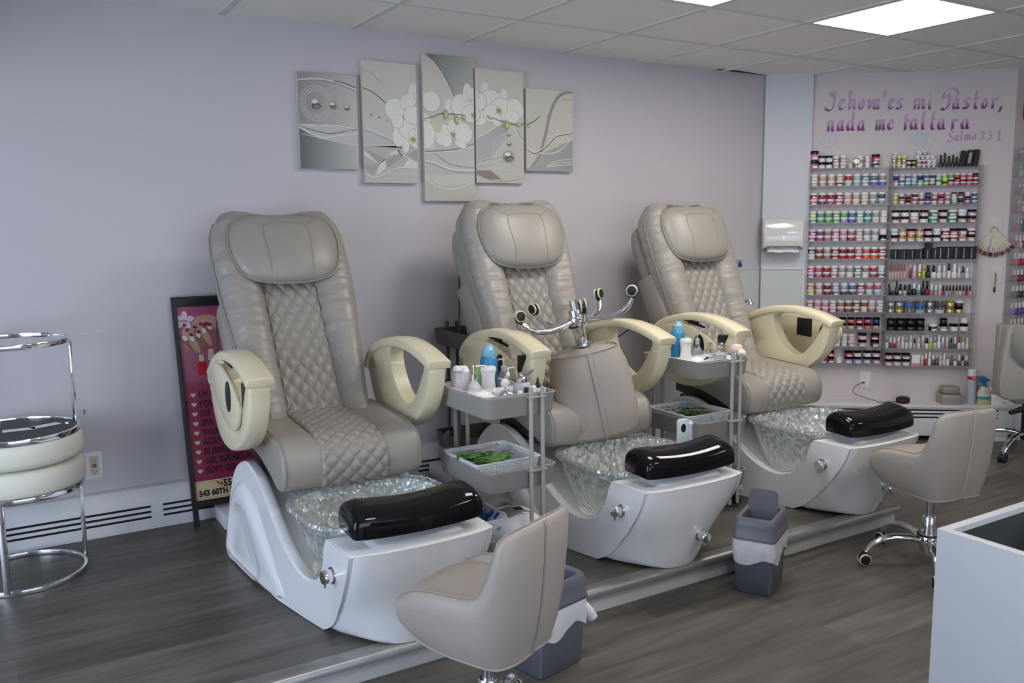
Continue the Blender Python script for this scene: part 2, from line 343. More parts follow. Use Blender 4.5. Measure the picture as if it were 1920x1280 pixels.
for k, yi, lab in PANELS:
    x0 = GX+k*GS; y1 = ylines[yi]; y0 = ylines[yi]-0.6
    fr = MB(); fr.ring([(x0+0.012, y0+0.012), (x0+GS-0.012, y0+0.012), (x0+GS-0.012, y1-0.012), (x0+0.012, y1-0.012)], [(x0+0.026, y0+0.026), (x0+GS-0.026, y0+0.026), (x0+GS-0.026, y1-0.026), (x0+0.026, y1-0.026)], XYZ, CEIL-0.008, CEIL+0.001)
    T = thing('ceiling_light', lab, 'ceiling light', ((2*x0+GS)/2, (y0+y1)/2, CEIL)); of = (-(2*x0+GS)/2, -(y0+y1)/2, -CEIL)
    fr.build('frame', M_whitepaint, T, off=of, smooth=0)
    d = MB(); d.box(((2*x0+GS)/2, (y0+y1)/2, CEIL-0.002), (GS-0.05, y1-y0-0.05, 0.003)); d.build('diffuser', M_panel, T, off=of, smooth=0)
# ================================================================= pedicure spa chair (local: x right, y = world y + 1.0, front towards -y)
OY = (0, 1.0, 0)
PIV = (0, -0.745+1.0, 0.56)
def quilt(path_fn, nu, nv, u0, u1, name, parent, du, dv, amp=0.009, m=None, off=(0, 0, 0)):
    # path_fn(u, t, h) -> point; diamonds du wide, dv long; h is the puff height
    rows = []
    for j in range(nv+1):
        row = []
        for i in range(nu+1):
            u = u0+(u1-u0)*i/nu; t = j/nv
            a = (u/du+t/dv); b = (u/du-t/dv)
            h = (abs(math.sin(PI*a))*abs(math.sin(PI*b)))**0.42*amp
            e = min(1, min(i, nu-i)/2.0); row.append(path_fn(u, t, h*e))
        rows.append(row)
    q = MB(); q.loft(rows, cu_=False, cap=False); return q.build(name, m or M_quilt, parent, off=off, smooth=70)

def make_spa(label, rec, tray=False, group='pedicure spa chairs in a row'):
    T = thing('pedicure_spa_chair', label, 'spa chair', (0, -1.0, 0), 0, group)
    # ---- backrest, built upright in its own frame and reclined about its foot
    wtab = [(-0.06, 0.225), (0.1, 0.238), (0.3, 0.258), (0.55, 0.284), (0.75, 0.293), (0.84, 0.287), (0.91, 0.268)]
    rows = []
    ts = [-0.11, 0.0, 0.1, 0.22, 0.34, 0.46, 0.58, 0.67, 0.74, 0.80, 0.85, 0.885, 0.912, 0.925]
    for t in ts:
        w = interp(wtab, t); k = 1.0; dz = 0
        top = max(0.0, (t-0.853)/0.072)
        w2 = w-0.035*top; th = 1-0.55*top**1.5; nb = 0.052*(1-0.5*top**2)
        half = [(0.0, -0.004), (0.07, -0.004), (0.112, -0.006), (0.118, 0.012), (0.135, 0.036), (0.165, nb), ((w2+0.165)/2, nb+0.004), (w2-0.035, nb-0.006), (w2-0.010, 0.022), (w2, -0.012), (w2-0.002, -0.07*th), (w2-0.012, -0.098*th), (w2-0.05, -0.112*th), (0.12, -0.115*th), (0.0, -0.115*th)]
        row = []
        for sgn, seq in ((1, half), (-1, half[-2:0:-1])):
            for x, n in seq:
                rise = 0.042*min(1, max(0, (abs(x)-0.09)/0.06))*max(0, min(1, (t-0.77)/0.13))-0.012*max(0, min(1, (t-0.77)/0.13))
                row.append((sgn*x, -n, t+rise))
        rows.append(row)
    b = MB(); b.loft(rows); B = b.build('backrest', M_back, T, sub=2, smooth=80)
    B.location = PIV; B.rotation_euler = (-R(rec), 0, 0)
    quilt(lambda u, t, h: (u, 0.003-h-0.004*math.sin(PI*t), -0.03+0.68*t), 64, 210, -0.114, 0.114, 'quilted_panel', B, 0.057, 0.118, 0.014)
    sm = MB()
    for sg in (-1, 1): sm.tube([(sg*0.1155, -0.002, z/20*0.9-0.03) for z in range(0, 18)], 0.0022, 6)
    for sg in (-1, 1):
        sm.tube(catmull([(sg*(interp(wtab, z)+0.0005), 0.016, z) for z in (-0.05, 0.1, 0.25, 0.4, 0.55, 0.7, 0.8, 0.86)]+[(sg*0.262, 0.012, 0.908)], 3), 0.0035, 6)
    sm.build('piping', M_seam, B)
    # rear shell with a side pocket
    rs = MB(); rr = []
    for t, hw, d0, d1 in ((-0.02, 0.20, 0.06, 0.14), (0.2, 0.225, 0.06, 0.19), (0.45, 0.25, 0.06, 0.215), (0.7, 0.262, 0.06, 0.235), (0.80, 0.264, 0.06, 0.235), (0.86, 0.255, 0.065, 0.21), (0.885, 0.23, 0.08, 0.17)):
        rr.append([(-hw, d0, t), (hw, d0, t), (hw+0.004, (d0+d1)/2, t), (hw-0.006, d1-0.02, t), (hw-0.04, d1, t), (-hw+0.04, d1, t), (-hw+0.006, d1-0.02, t), (-hw-0.004, (d0+d1)/2, t)])
    rs.loft(rr); rs.build('rear_shell', M_leather, B, sub=1, smooth=60)
    for sg in (-1,):
        pk = MB(); x0 = sg*0.262
        pk.loft([[(x0+sg*0.004, 0.055, z), (x0+sg*0.014, 0.08, z), (x0+sg*0.016, 0.14, z), (x0+sg*0.006, 0.215-0.06*(0.6-z), z), (x0-sg*0.02, 0.21-0.06*(0.6-z), z), (x0-sg*0.02, 0.06, z)] for z in (0.30, 0.36, 0.45, 0.56, 0.575)], mi=0)
        pk.build('side_pocket', M_leather, B, bevel=0.004, smooth=50)
    # head pillow
    hf = [(0.10, 0.902), (0.175, 0.890), (0.218, 0.848), (0.232, 0.775), (0.218, 0.685), (0.175, 0.618), (0.09, 0.593)]
    out = catmull([(0.0, 0.904, 0)]+[(a, b_, 0) for a, b_ in hf]+[(0, 0.588, 0)]+[(-a, b_, 0) for a, b_ in hf[::-1]], 4, True)
    cz = 0.75
    def dome(k): return (1-k**3.0)**0.55
    rows = []
    for k in (0.02, 0.3, 0.55, 0.75, 0.88, 0.96, 1.0): rows.append([(p.x*k, -(0.066+0.050*dome(k))+0.012*min(1, (abs(p.x*k)/0.246)**2), cz+(p.y-cz)*k) for p in out])
    rows += [[(p.x*k, -0.062+d, cz+(p.y-cz)*k) for p in out] for k, d in ((1.0, 0.008), (0.985, 0.026), (0.9, 0.04), (0.4, 0.04))]
    hp = MB(); hp.loft(rows); hp.build('headrest_pillow', M_leather, B, sub=1, smooth=80)
    rim = [(p.x*1.008, -0.058, cz+(p.y-cz)*1.008) for p in out]
    pp = MB(); pp.tube(rim, 0.0050, 7, closed=True)
    def hs(x, z):   # front surface of the pillow
        a = math.atan2(z-cz, x) % (2*PI); best = 1
        n = len(out); bk = 0
        for i in range(n):
            p, q = out[i], out[(i+1) % n]; ex, ey = q.x-p.x, q.y-p.y; den = math.cos(a)*ey-math.sin(a)*ex
            if abs(den) < 1e-12: continue
            t = (p.x*ey-(p.y-cz)*ex)/den; u = (p.x*math.sin(a)-(p.y-cz)*math.cos(a))/den
            if t > 0 and -1e-4 <= u <= 1.0001: bk = max(bk, t)
        k = min(1, math.hypot(x, z-cz)/max(bk, 1e-6)); return -(0.066+0.050*dome(k))+0.012*min(1, (abs(x)/0.246)**2)-0.001
    sq = [(-0.088, 0.606), (-0.090, 0.70), (-0.098, 0.785), (-0.094, 0.822), (-0.074, 0.840), (0, 0.845), (0.074, 0.840), (0.094, 0.822), (0.098, 0.785), (0.092, 0.70), (0.088, 0.606)]
    pp.tube([(x, hs(x, z)+0.002, z) for x, z in cat2(sq, 3, False)], 0.0026, 6)
    for sg in (-1, 1): pp.tube([(sg*x, hs(sg*x, z)+0.002, z) for x, z in ((0.088, 0.834), (0.115, 0.850), (0.142, 0.867), (0.172, 0.884))], 0.0018, 6)
    pp.build('pillow_piping', M_seam, B)
    # ---- seat cushion
    side = [(-0.66, 0.595), (-0.8, 0.588), (-0.95, 0.580), (-1.05, 0.573), (-1.115, 0.555), (-1.150, 0.518), (-1.160, 0.470), (-1.152, 0.425), (-1.125, 0.398), (-1.07, 0.395), (-1.0, 0.425), (-0.85, 0.47), (-0.66, 0.50)]
    s2 = [(p.x, p.y) for p in catmull([(a, b_, 0) for a, b_ in side], 4, True)]
    cy_, cz_ = -0.95, 0.51
    rows = []
    for x, k in ((-0.268, 0.86), (-0.266, 0.94), (-0.257, 0.985), (-0.235, 1.0), (-0.13, 1.0), (0, 1.0), (0.13, 1.0), (0.235, 1.0), (0.257, 0.985), (0.266, 0.94), (0.268, 0.86)):
        rows.append([(x, cy_+(a-cy_)*(1-(1-k)*0.35), cz_+(z-cz_)*k+(0.006*(abs(x) > 0.2) if z > cz_ else 0)) for a, z in s2])
    S = MB(); S.loft(rows); S = S.build('seat', M_leather, T, off=OY, smooth=60)
    top = [(-0.70, 0.596), (-0.85, 0.587), (-0.98, 0.580), (-1.06, 0.572), (-1.118, 0.552), (-1.150, 0.518), (-1.161, 0.47), (-1.152, 0.425), (-1.132, 0.403)]
    tp = [(p.x, p.y) for p in catmull([(a, b_, 0) for a, b_ in top], 8)]
    L = [0]
    for i in range(1, len(tp)): L.append(L[-1]+math.dist(tp[i], tp[i-1]))
    def sp(u, t, h):
        d = t*L[-1]; i = 0
        while i < len(L)-2 and L[i+1] < d: i += 1
        f = (d-L[i])/max(1e-9, L[i+1]-L[i]); y = tp[i][0]+(tp[i+1][0]-tp[i][0])*f; z = tp[i][1]+(tp[i+1][1]-tp[i][1])*f
        ty, tz = tp[i+1][0]-tp[i][0], tp[i+1][1]-tp[i][1]; l = math.hypot(ty, tz); return (u*(1+0.08*t), y+(tz/l)*(h+0.001), z+(-ty/l)*(h+0.001))
    quilt(sp, 64, 150, -0.118, 0.118, 'quilted_strip', S, 0.056, 0.092, 0.011, off=OY)
    for sg in (-1, 1):
        pt = MB(); pt.tube([(sg*0.1185*(1+0.08*i/10), sp(0, i/10, 0.001)[1], sp(0, i/10, 0.001)[2]) for i in range(11)], 0.002, 6); pt.build('seam', M_seam, S, off=OY)
        pt = MB(); pt.tube([(sg*0.258, cy_+(a-cy_)*0.998, z+0.005) for a, z in tp], 0.0035, 6); pt.build('piping', M_seam, S, off=OY)
    # black mechanism under the seat
    me = MB(); me.box((0, -0.86, 0.42), (0.44, 0.40, 0.09)); me.box((0, -0.72, 0.30), (0.38, 0.26, 0.22))
    for sg in (-1, 1): me.prism([(-0.62, 0.50), (-1.08, 0.43), (-1.10, 0.395), (-1.05, 0.385), (-0.62, 0.44)], lambda a, b_, d: (sg*0.235+d, a, b_), -0.012, 0.012)
    me.build('under_frame', M_black, T, off=OY, bevel=0.005)
    # ---- armrests
    oo = cat2([(-1.168, 0.80), (-1.163, 0.765), (-1.142, 0.69), (-1.095, 0.617), (-1.01, 0.555), (-0.90, 0.515), (-0.79, 0.507), (-0.69, 0.53), (-0.612, 0.60), (-0.565, 0.69), (-0.545, 0.745), (-0.60, 0.80), (-0.70, 0.842), (-0.85, 0.865), (-1.0, 0.855), (-1.10, 0.832)], 4)
    ih = cat2([(-1.112, 0.803), (-1.085, 0.745), (-1.035, 0.675), (-0.985, 0.632), (-0.93, 0.627), (-0.865, 0.66), (-0.82, 0.71), (-0.79, 0.77), (-0.79, 0.822), (-0.85, 0.842), (-0.95, 0.842), (-1.04, 0.825)], 4)
    cc = (-0.95, 0.75); o_, i_ = polar_loop(oo, cc, 72), polar_loop(ih, cc, 72)
    cap = [(-0.528, 0.728), (-0.555, 0.775), (-0.62, 0.822), (-0.72, 0.857), (-0.84, 0.877), (-0.96, 0.876), (-1.07, 0.857), (-1.14, 0.836), (-1.186, 0.820)]
    cpp = [(p.x, p.y) for p in catmull([(a, b_, 0) for a, b_ in cap], 4)]
    for sg in (-1, 1):
        A = MB(); xi, xo = 0.300, 0.372
        fx = lambda a, b_, d: (sg*d, a, b_)
        rws = []
        for x, g in ((xi, 0.006), (xi+0.008, 0.0), (xo-0.014, 0.0), (xo-0.003, 0.005), (xo, 0.014)):
            rws.append([(sg*x, cc[0]+(a-cc[0])*(1-g*3), cc[1]+(b_-cc[1])*(1-g*3)) for a, b_ in o_])
        for x, g in ((xo, -0.012), (xo-0.006, 0.0), (xi+0.006, 0.0), (xi, -0.010)):
            rws.append([(sg*x, cc[0]+(a-cc[0])*(1-g*6), cc[1]+(b_-cc[1])*(1-g*6)) for a, b_ in i_])
        A.loft(rws, cv=True); arm = A.build('armrest', M_cream, T, off=OY, smooth=50)
        P = MB(); rows = []
        for j, (a, z) in enumerate(cpp):
            j0, j1 = max(0, j-1), min(len(cpp)-1, j+1); ty, tz = cpp[j1][0]-cpp[j0][0], cpp[j1][1]-cpp[j0][1]; l = math.hypot(ty, tz); ny, nz = tz/l, -ty/l
            f = j/(len(cpp)-1); w0, w1 = 0.288, 0.372+0.012*f; th = 0.034
            rows.append([(sg*x, a+ny*n, z+nz*n) for x, n in ((w0, 0.002-th), (w0, -0.005), (w0+0.008, 0.002), ((w0+w1)/2, 0.005), (w1-0.008, 0.002), (w1, -0.005), (w1, 0.002-th))])
        P.loft(rows); P.build('armrest_cap', M_cream, arm, off=OY, bevel=0.003, smooth=50, bang=70)
        if sg < 0 or tray:      # swivelling tray leaf with its cup ring
            leaf = cat2([(-0.60, 0.775), (-0.70, 0.815), (-0.82, 0.825), (-0.93, 0.80), (-1.03, 0.755), (-1.065, 0.71), (-1.05, 0.655), (-1.01, 0.62), (-0.94, 0.605), (-0.85, 0.625), (-0.74, 0.68), (-0.64, 0.74)], 4)
            lf = MB(); xa = xo+0.002 if sg < 0 else 0.485
            if sg < 0:
                lf.prism(leaf, fx, xa, xa+0.014)
            else:
                leaf = cat2([(-0.68, 0.80), (-0.80, 0.815), (-0.94, 0.812), (-1.05, 0.79), (-1.09, 0.74), (-1.04, 0.66), (-0.95, 0.60), (-0.83, 0.56), (-0.73, 0.60), (-0.67, 0.70)], 4)
                lf.prism(leaf, fx, xa, xa+0.014)
            lo = lf.build('tray_leaf', M_cream, arm, off=OY, bevel=0.004)
            cb = MB(); cyy, czz = (-0.94, 0.728) if sg < 0 else (-0.985, 0.725); r_ = 0.056
            side_x = xa+0.0145 if sg < 0 else xa-0.004
            cb.prism([(cyy+r_*0.62*math.cos(2*PI*k/24), czz+r_*math.sin(2*PI*k/24)) for k in range(24)], fx, side_x-0.001, side_x+0.003)
            cb.build('cup_ring', M_black, arm, off=OY, bevel=0.001); cb = MB()
            if sg > 0: cb.prism([(-0.90, 0.70), (-0.80, 0.705), (-0.80, 0.80), (-0.90, 0.80)], fx, side_x-0.001, side_x+0.003)
            else: cb.prism([(-1.10, 0.70), (-1.045, 0.70), (-1.045, 0.79), (-1.10, 0.79)], fx, 0.325, 0.368)
            cb.build('holder_pad', M_black, arm, off=OY, bevel=0.001)
            if sg < 0:
                hd = MB(); hd.tube([(-0.366, -0.80, 0.845), (-0.362, -0.86, 0.842), (-0.360, -0.90, 0.832)], [0.007, 0.010, 0.009], 8); hd.tube([(-0.345, -0.82, 0.83), (-0.345, -0.93, 0.815)], 0.006, 8)
                hd.build('remote_arm', M_black, arm, off=OY)
    # ---- tub base: a swept white shell
    ctop = [(-0.50, 0.02), (-0.515, 0.12), (-0.545, 0.23), (-0.60, 0.335), (-0.67, 0.40), (-0.75, 0.427), (-0.82, 0.422), (-0.90, 0.395), (-0.98, 0.345), (-1.06, 0.282), (-1.14, 0.225), (-1.22, 0.180), (-1.31, 0.155), (-1.39, 0.165), (-1.45, 0.205), (-1.495, 0.265), (-1.52, 0.33), (-1.535, 0.356)]
    ct = [(p.x, p.y) for p in catmull([(a, b_, 0) for a, b_ in ctop], 3)]
    edge = [(-1.722, 0.356), (-1.708, 0.315), (-1.682, 0.262), (-1.644, 0.206), (-1.594, 0.150), (-1.532, 0.085), (-1.475, 0.035), (-1.42, 0.004)]
    ed = [(p.x, p.y) for p in catmull([(a, b_, 0) for a, b_ in edge], 4)]
    # width along the body, top and bottom
    wt = [(-1.72, 0.247), (-1.54, 0.252), (-1.3, 0.268), (-1.0, 0.288), (-0.75, 0.300), (-0.5, 0.315)]
    wb = [(-1.70, 0.235), (-1.58, 0.205), (-1.5, 0.212), (-1.3, 0.255), (-1.1, 0.293), (-0.75, 0.315), (-0.5, 0.325)]
    outline = ct+[(-1.62, 0.357)]+ed+[(-1.2, 0.002), (-1.0, 0.002), (-0.8, 0.002), (-0.6, 0.002), (-0.5, 0.002)]
    def bw(a, z): f = min(1, max(0, z/0.30)); f = f**0.7; return interp(wb, a)*(1-f)+interp(wt, a)*f
    for_side = []
    Bm = MB()
    nC = len(ct)
    rows = []
    for q, (a, z) in enumerate(ct):
        wv = bw(a, z); tro = 0.036*min(1, max(0, (z-0.1)/0.08))*(1 if a < -0.6 else 0.3)
        lg = 0.042
        xs = [(-wv, z), (-wv+0.006, z+0.006), (-wv+lg-0.008, z+0.007), (-wv+lg, z+0.001), (-wv+lg+0.014, z-tro*0.8), (-wv+lg+0.05, z-tro), (-0.08, z-tro-0.004), (0, z-tro-0.005)]
        rows.append([(x, a, zz) for x, zz in xs]+[(-x, a, zz) for x, zz in xs[-2::-1]])
    Bm.loft(rows, cu_=False, cap=False)
    # side walls between the top contour and the bottom contour
    NS = 60
    ol = outline
    # vertical strips by station
    ys = [p[0] for p in ct]
    for sg in (-1, 1):
        rows = []
        st = [(a, z) for a, z in ct]+[(-1.62, 0.357), (-1.68, 0.357), (-1.70, 0.3565), (-1.722, 0.356)]
        botz = lambda a: 0.002 if a > -1.42 else (interp(sorted([(-b0, b1) for b0, b1 in ed]), -a))
        for a, z in st:
            zb = min(z-0.002, botz(a)); r_ = []
            for k in range(9):
                zz = z+(zb-z)*k/8; r_.append((sg*(bw(a, zz)-0.0*k), a, zz))
            rows.append(r_)
        Bm.loft(rows, cu_=False, cap=False)
        Bm.add([(sg*bw(a, z), a, z) for a, z in ((-1.535, 0.356), (-1.62, 0.357), (-1.722, 0.356))]+[(0, a, z) for a, z in ((-1.535, 0.356), (-1.62, 0.357), (-1.722, 0.356))], [(0, 1, 4, 3), (1, 2, 5, 4)])
    # arc face that closes the front, deck
    Bm.loft([[(-bw(a, z), a, z), (-0.1, a, z), (0.1, a, z), (bw(a, z), a, z)] for a, z in ed]+[[(-0.25, -1.2, 0.002), (-0.1, -1.2, 0.002), (0.1, -1.2, 0.002), (0.25, -1.2, 0.002)], [(-0.32, -0.5, 0.002), (-0.1, -0.5, 0.002), (0.1, -0.5, 0.002), (0.32, -0.5, 0.002)]], cu_=False, cap=False)
    TB = Bm.build('tub_base', M_tub, T, off=OY, smooth=40)
    # raised wing on each side with its recess
    for sg in (-1, 1):
        wg = MB()
        wo = cat2([(-0.53, 0.012), (-0.545, 0.12), (-0.575, 0.22), (-0.63, 0.305), (-0.70, 0.345), (-0.78, 0.335), (-0.87, 0.285), (-0.96, 0.215), (-1.05, 0.14), (-1.13, 0.07), (-1.19, 0.012), (-0.95, 0.006), (-0.72, 0.006)], 4)
        wi = cat2([(-0.575, 0.012), (-0.60, 0.12), (-0.645, 0.20), (-0.71, 0.225), (-0.79, 0.20), (-0.86, 0.14), (-0.915, 0.06), (-0.92, 0.02), (-0.80, 0.012), (-0.68, 0.012)], 4)
        cc2 = (-0.74, 0.11); a1_, a2_ = polar_loop(wo, cc2, 64), polar_loop(wi, cc2, 64)
        xb = lambda a, z: bw(a, z)-0.006
        rws = [[(sg*(xb(a, z)), a, z) for a, z in a1_], [(sg*(xb(a, z)+0.020), a+(cc2[0]-a)*0.05, z+(cc2[1]-z)*0.05) for a, z in a1_],
               [(sg*(xb(a, z)+0.030), a+(cc2[0]-a)*0.25, z+(cc2[1]-z)*0.18) for a, z in a1_],
               [(sg*(xb(a, z)+0.028), a+(a-cc2[0])*0.10, z+(z-cc2[1])*0.10) for a, z in a2_], [(sg*(xb(a, z)+0.006), a, z) for a, z in a2_], [(sg*(xb(a, z)+0.006), cc2[0]+(a-cc2[0])*0.2, cc2[1]+(z-cc2[1])*0.2) for a, z in a2_]]
        wg.loft(rws, cap=False); wg.add(rws[-1], [tuple(range(64))]); wg.build('side_wing', M_tub, TB, off=OY, smooth=75, sub=1)
    # front shell, bulging forward
    rows = []
    fe = [(-1.66, 0.3565)]+ed[:-2]
    nn = len(fe)
    for j, (a, z) in enumerate(fe):
        v = j/(nn-1); bl = 0.028+0.165*max(0.0, (0.356-z)/0.356)**1.6; hw = bw(a, z)-0.008; row = []
        if j == 0: bl = 0.0
        n_ = 3.2-1.0*v
        for i in range(25):
            u = -1+2*i/24; fwd = bl*(1-abs(u)**n_)+(0.005 if 0 < i < 24 else -0.006)
            down = 0.0 if z > 0.2 else (1-abs(u)**2.4)*min(z-0.004, 0.055*(1-z/0.2))
            row.append((u*hw, a-fwd, max(0.003, z-down)))
        rows.append(row)
    rows.append([(p[0]*0.93, p[1]+0.09, max(0.002, p[2]*0.5)) for p in rows[-1]])
    F = MB(); F.loft(rows, cu_=False, cap=False); FR = F.build('front_shell', M_tub, T, off=OY, smooth=50)
    ds = MB(); ds.prism([(-0.246, -1.545), (0.246, -1.545), (0.246, -1.722), (0.15, -1.742), (0, -1.752), (-0.15, -1.742), (-0.246, -1.722)], XYZ, 0.350, 0.3585); ds.build('deck', M_tub, T, off=OY, bevel=0.003)
    # crystal bowl
    bo = MB(); rows = []
    def bl_loop(hw, hd, z, p, wob=0.0, nw=44):
        out_ = []
        for k in range(88):
            a = 2*PI*k/88; ca, sa = math.cos(a), math.sin(a); r_ = (abs(ca)**p+abs(sa)**p)**(-1/p); wv = 1+wob*(1 if k % 2 else -1)
            out_.append((ca*r_*hw*wv, -1.335+sa*r_*hd*wv, z))
        return out_
    for s_, z, wob in ((0.50, 0.125, 0.0), (0.62, 0.14, 0.004), (0.72, 0.19, 0.008), (0.80, 0.25, 0.01), (0.87, 0.31, 0.01), (0.91, 0.345, 0.008), (0.945, 0.362, 0.004), (0.985, 0.366, 0.012), (1.0, 0.376, 0.012), (0.985, 0.387, 0.012), (0.95, 0.388, 0.004), (0.90, 0.382, 0.004)): rows.append(bl_loop(0.285*s_, 0.262*s_, z, 3.2, wob))
    bo.loft(rows, cap=False)
    BO = bo.build('crystal_bowl', M_bowl, T, off=OY, smooth=30)
    bi = MB(); rows = [bl_loop(0.285*s_, 0.262*s_, z, 3.2, wob) for s_, z, wob in ((0.90, 0.381, 0.004), (0.865, 0.345, 0.01), (0.82, 0.29, 0.012), (0.74, 0.22, 0.012), (0.62, 0.17, 0.01), (0.45, 0.152, 0.02), (0.25, 0.150, 0.02), (0.05, 0.149, 0))]
    bi.loft(rows, cap=False); bi.add(rows[-1], [tuple(range(88))]); bi.build('bowl_lining', M_bowlin, BO, off=OY, smooth=30)
    # black footrest on a grey pedestal
    pd = MB(); pd.loft([[(x, y, z) for x, y in rrect(w_, d_, 0.02, 4, (0, -1.635))] for w_, d_, z in ((0.33, 0.13, 0.357), (0.31, 0.115, 0.372), (0.28, 0.09, 0.395))]); pd.build('footrest_pedestal', M_pedestal, T, off=OY, smooth=50)
    ft = MB(); rows = []
    for i in range(37):
        u = math.sin(PI/2*(-1+2*i/36)); e = max(0.0, 1-abs(u)**8)**(1/3.0); e = max(e, 0.22); x = (u-0.012*(abs(u) >= 1)*0)*0.222
        up = 0.018*abs(u)**2.0; yb = 0.016*abs(u)**2
        sec = [(0.062+0.5*yb, -0.040), (0.064+0.5*yb, -0.005), (0.058+0.5*yb, 0.022), (0.038, 0.034), (0.0, 0.030), (-0.040, 0.020), (-0.066, 0.004), (-0.076, -0.016), (-0.078, -0.050), (-0.070, -0.056), (0.0, -0.050), (0.055, -0.048)]
        sec = cat2(sec, 3)
        rows.append([(x, -1.652+yb+b_*(0.82+0.18*e), 0.450+(c_+up*(1 if c_ > -0.03 else 0.2)+0.05)*(0.4+0.6*e)-0.05) for b_, c_ in sec])
    ft.loft(rows); ft.build('footrest', M_blackgloss, T, off=OY, smooth=60)
    # chrome controls
    def knob(name, p, d, r_, l, par, lever=True):
        p, d = Vector(p), Vector(d).normalized(); k = MB(); k.tube([p, p+d*0.006], [r_*1.25, r_*1.25], 20); k.tube([p+d*0.005, p+d*l*0.6, p+d*(l-0.003), p+d*l], [r_*0.92, r_, r_, r_*0.9], 20)
        if lever: k.tube([p+d*l*0.75, p+d*l*0.75+Vector((0.001, 0.004, -0.034))], 0.0045, 8)
        return k.build(name, M_chrome, par, off=OY, smooth=40)
    knob('side_valve', (-0.248, -1.585, 0.255), (-1, -0.1, 0), 0.022, 0.038, T, True)
    knob('front_valve', (0.055, -1.690, 0.135), (0, -1, -0.15), 0.021, 0.045, T, True)
    kk = MB(); kk.lathe([(0.02, 0.0), (0.022, 0.02), (0.016, 0.03), (0.024, 0.04), (0.02, 0.062), (0.008, 0.07)], 16, (0.215, -1.545, 0.356)); kk.tube([(0.215, -1.545, 0.41), (0.245, -1.57, 0.402)], 0.007, 8)
    kk.build('faucet_knob', M_chrome, T, off=OY)
    return T
spa_list = []
T1 = make_spa('taupe pedicure chair with pale cream armrests, nearest the camera and beside the pink poster stand', 30.0)
T1.location.x = 1.106
T2 = copy_tree(T1); T2.location.x = 2.237; T2['label'] = 'middle taupe pedicure chair, with an upturned stool lying on its seat'
for ch in T2.children:
    if ch.name.startswith('backrest'): ch.rotation_euler = (-R(22.5), 0, 0)
T3 = make_spa('taupe pedicure chair farthest right, beside the sink and the polish wall', 23.5, tray=True)
T3.location.x = 3.376
# ================================================================= radiators, outlets, fittings
# long baseboard heater along the left wall (three slot rows)
t = MB()
for x0, x1 in ((XL+0.01, 3.9),):
    t.prism([(-0.002, 0.0), (-0.056, 0.0), (-0.056, 0.120), (-0.050, 0.150), (-0.030, 0.185), (-0.002, 0.190)], lambda a, b, d: (d, a, b), x0, x1)
hb = t.build('baseboard_left', M_whitepaint, bevel=0.002); struct(hb)
t = MB()
segs = [(-1.9, -1.1), (-1.02, -0.1), (0.0, 0.56), (0.61, 1.45), (1.53, 2.4), (2.48, 3.4)]
for x0, x1 in segs:
    for z in (0.104, 0.080, 0.056): t.box(((x0+x1)/2, -0.0564, z), (x1-x0, 0.002, 0.0095))
t.build('slots', M_dark, hb, smooth=0)
# deep radiator cover along the polish wall and round the corner
RZ = 0.142; RD = 0.15
def radiator(name, pt, dr, dn, L, segs, feet):
    pt, dr, dn = Vector(pt), Vector(dr), Vector(dn)
    b = MB(); b.frame_box(pt+dn*0.002+Vector((0, 0, LOW+0.03)), dr*L, dn*RD, (0, 0, RZ-LOW-0.045)); b.frame_box(pt+dn*0.002+Vector((0, 0, RZ-0.016))-dr*0.0, dr*L, dn*(RD+0.008), (0, 0, 0.016))
    for a in feet: b.frame_box(pt+dr*a+dn*0.03+Vector((0, 0, LOW)), dr*0.10, dn*(RD-0.032), (0, 0, 0.04))
    o = struct(b.build(name, M_whitepaint, bevel=0.0015)); s_ = MB()
    for a0, a1 in segs:
        for z in (0.110, 0.086, 0.062): s_.frame_box(pt+dr*a0+dn*(RD+0.001)+Vector((0, 0, z-0.005)), dr*(a1-a0), dn*0.002, (0, 0, 0.010))
    s_.frame_box(pt+dr*0.01+dn*0.05+Vector((0, 0, LOW+0.004)), dr*(L-0.02), dn*0.06, (0, 0, 0.03))
    s_.build('slots', M_dark, o, smooth=0); return o
radiator('baseboard_back', dw(0.02, 0, 0), DD, DN, 1.57, [(0.05, 0.32), (0.385, 0.855), (0.915, 1.475)], [0.3, 0.86, 1.46])
radiator('baseboard_right', cornR+Vector((-0.05, 0, 0)), (1, 0, 0), (0, -1, 0), 2.2, [(0.18, 0.75), (0.85, 1.5)], [0.05, 0.8, 1.6])
c0 = cornR; t = MB(); t.prism([tuple(dw(1.50, 0.003, 0))[:2], tuple(dw(1.50, RD+0.0085, 0))[:2], (c0.x-0.0548, c0.y-RD-0.0088), (c0.x+0.10, c0.y-RD-0.0088), (c0.x+0.10, c0.y-0.003), (c0.x-0.001, c0.y-0.003)], XYZ, RZ-0.018, RZ+0.0008); struct(t.build('trim_9', M_whitepaint, smooth=0))
# white pipe box along the wall on the platform
t = MB(); t.box((1.34, -0.16, 0.034), (1.02, 0.19, 0.066)); t.box((2.6, -0.20, 0.05), (1.36, 0.26, 0.10)); struct(t.build('trim_3', M_whitepaint, bevel=0.003))
# small plaster marks on the left wall
t = MB()
for x, z, w_ in ((0.352, 0.885, 0.018), (0.372, 0.884, 0.012), (0.40, 0.891, 0.016), (0.43, 0.892, 0.01)): t.tube([(x-w_/2, -0.0015, z), (x, -0.003, z+0.001), (x+w_/2, -0.0015, z-0.001)], 0.0022, 6)
tag(t.build('plaster_mark', M_white), 'row of tiny white plaster specks on the wall above the stacked stools', 'wall mark', kind='stuff')
t = MB(); t.tube([(0.327, -0.0012, 0.54), (0.329, -0.002, 0.552), (0.328, -0.0012, 0.562)], 0.0022, 6)
tag(t.build('dark_scuff', M_bin), 'small dark scuff on the wall above the double outlet', 'wall mark')

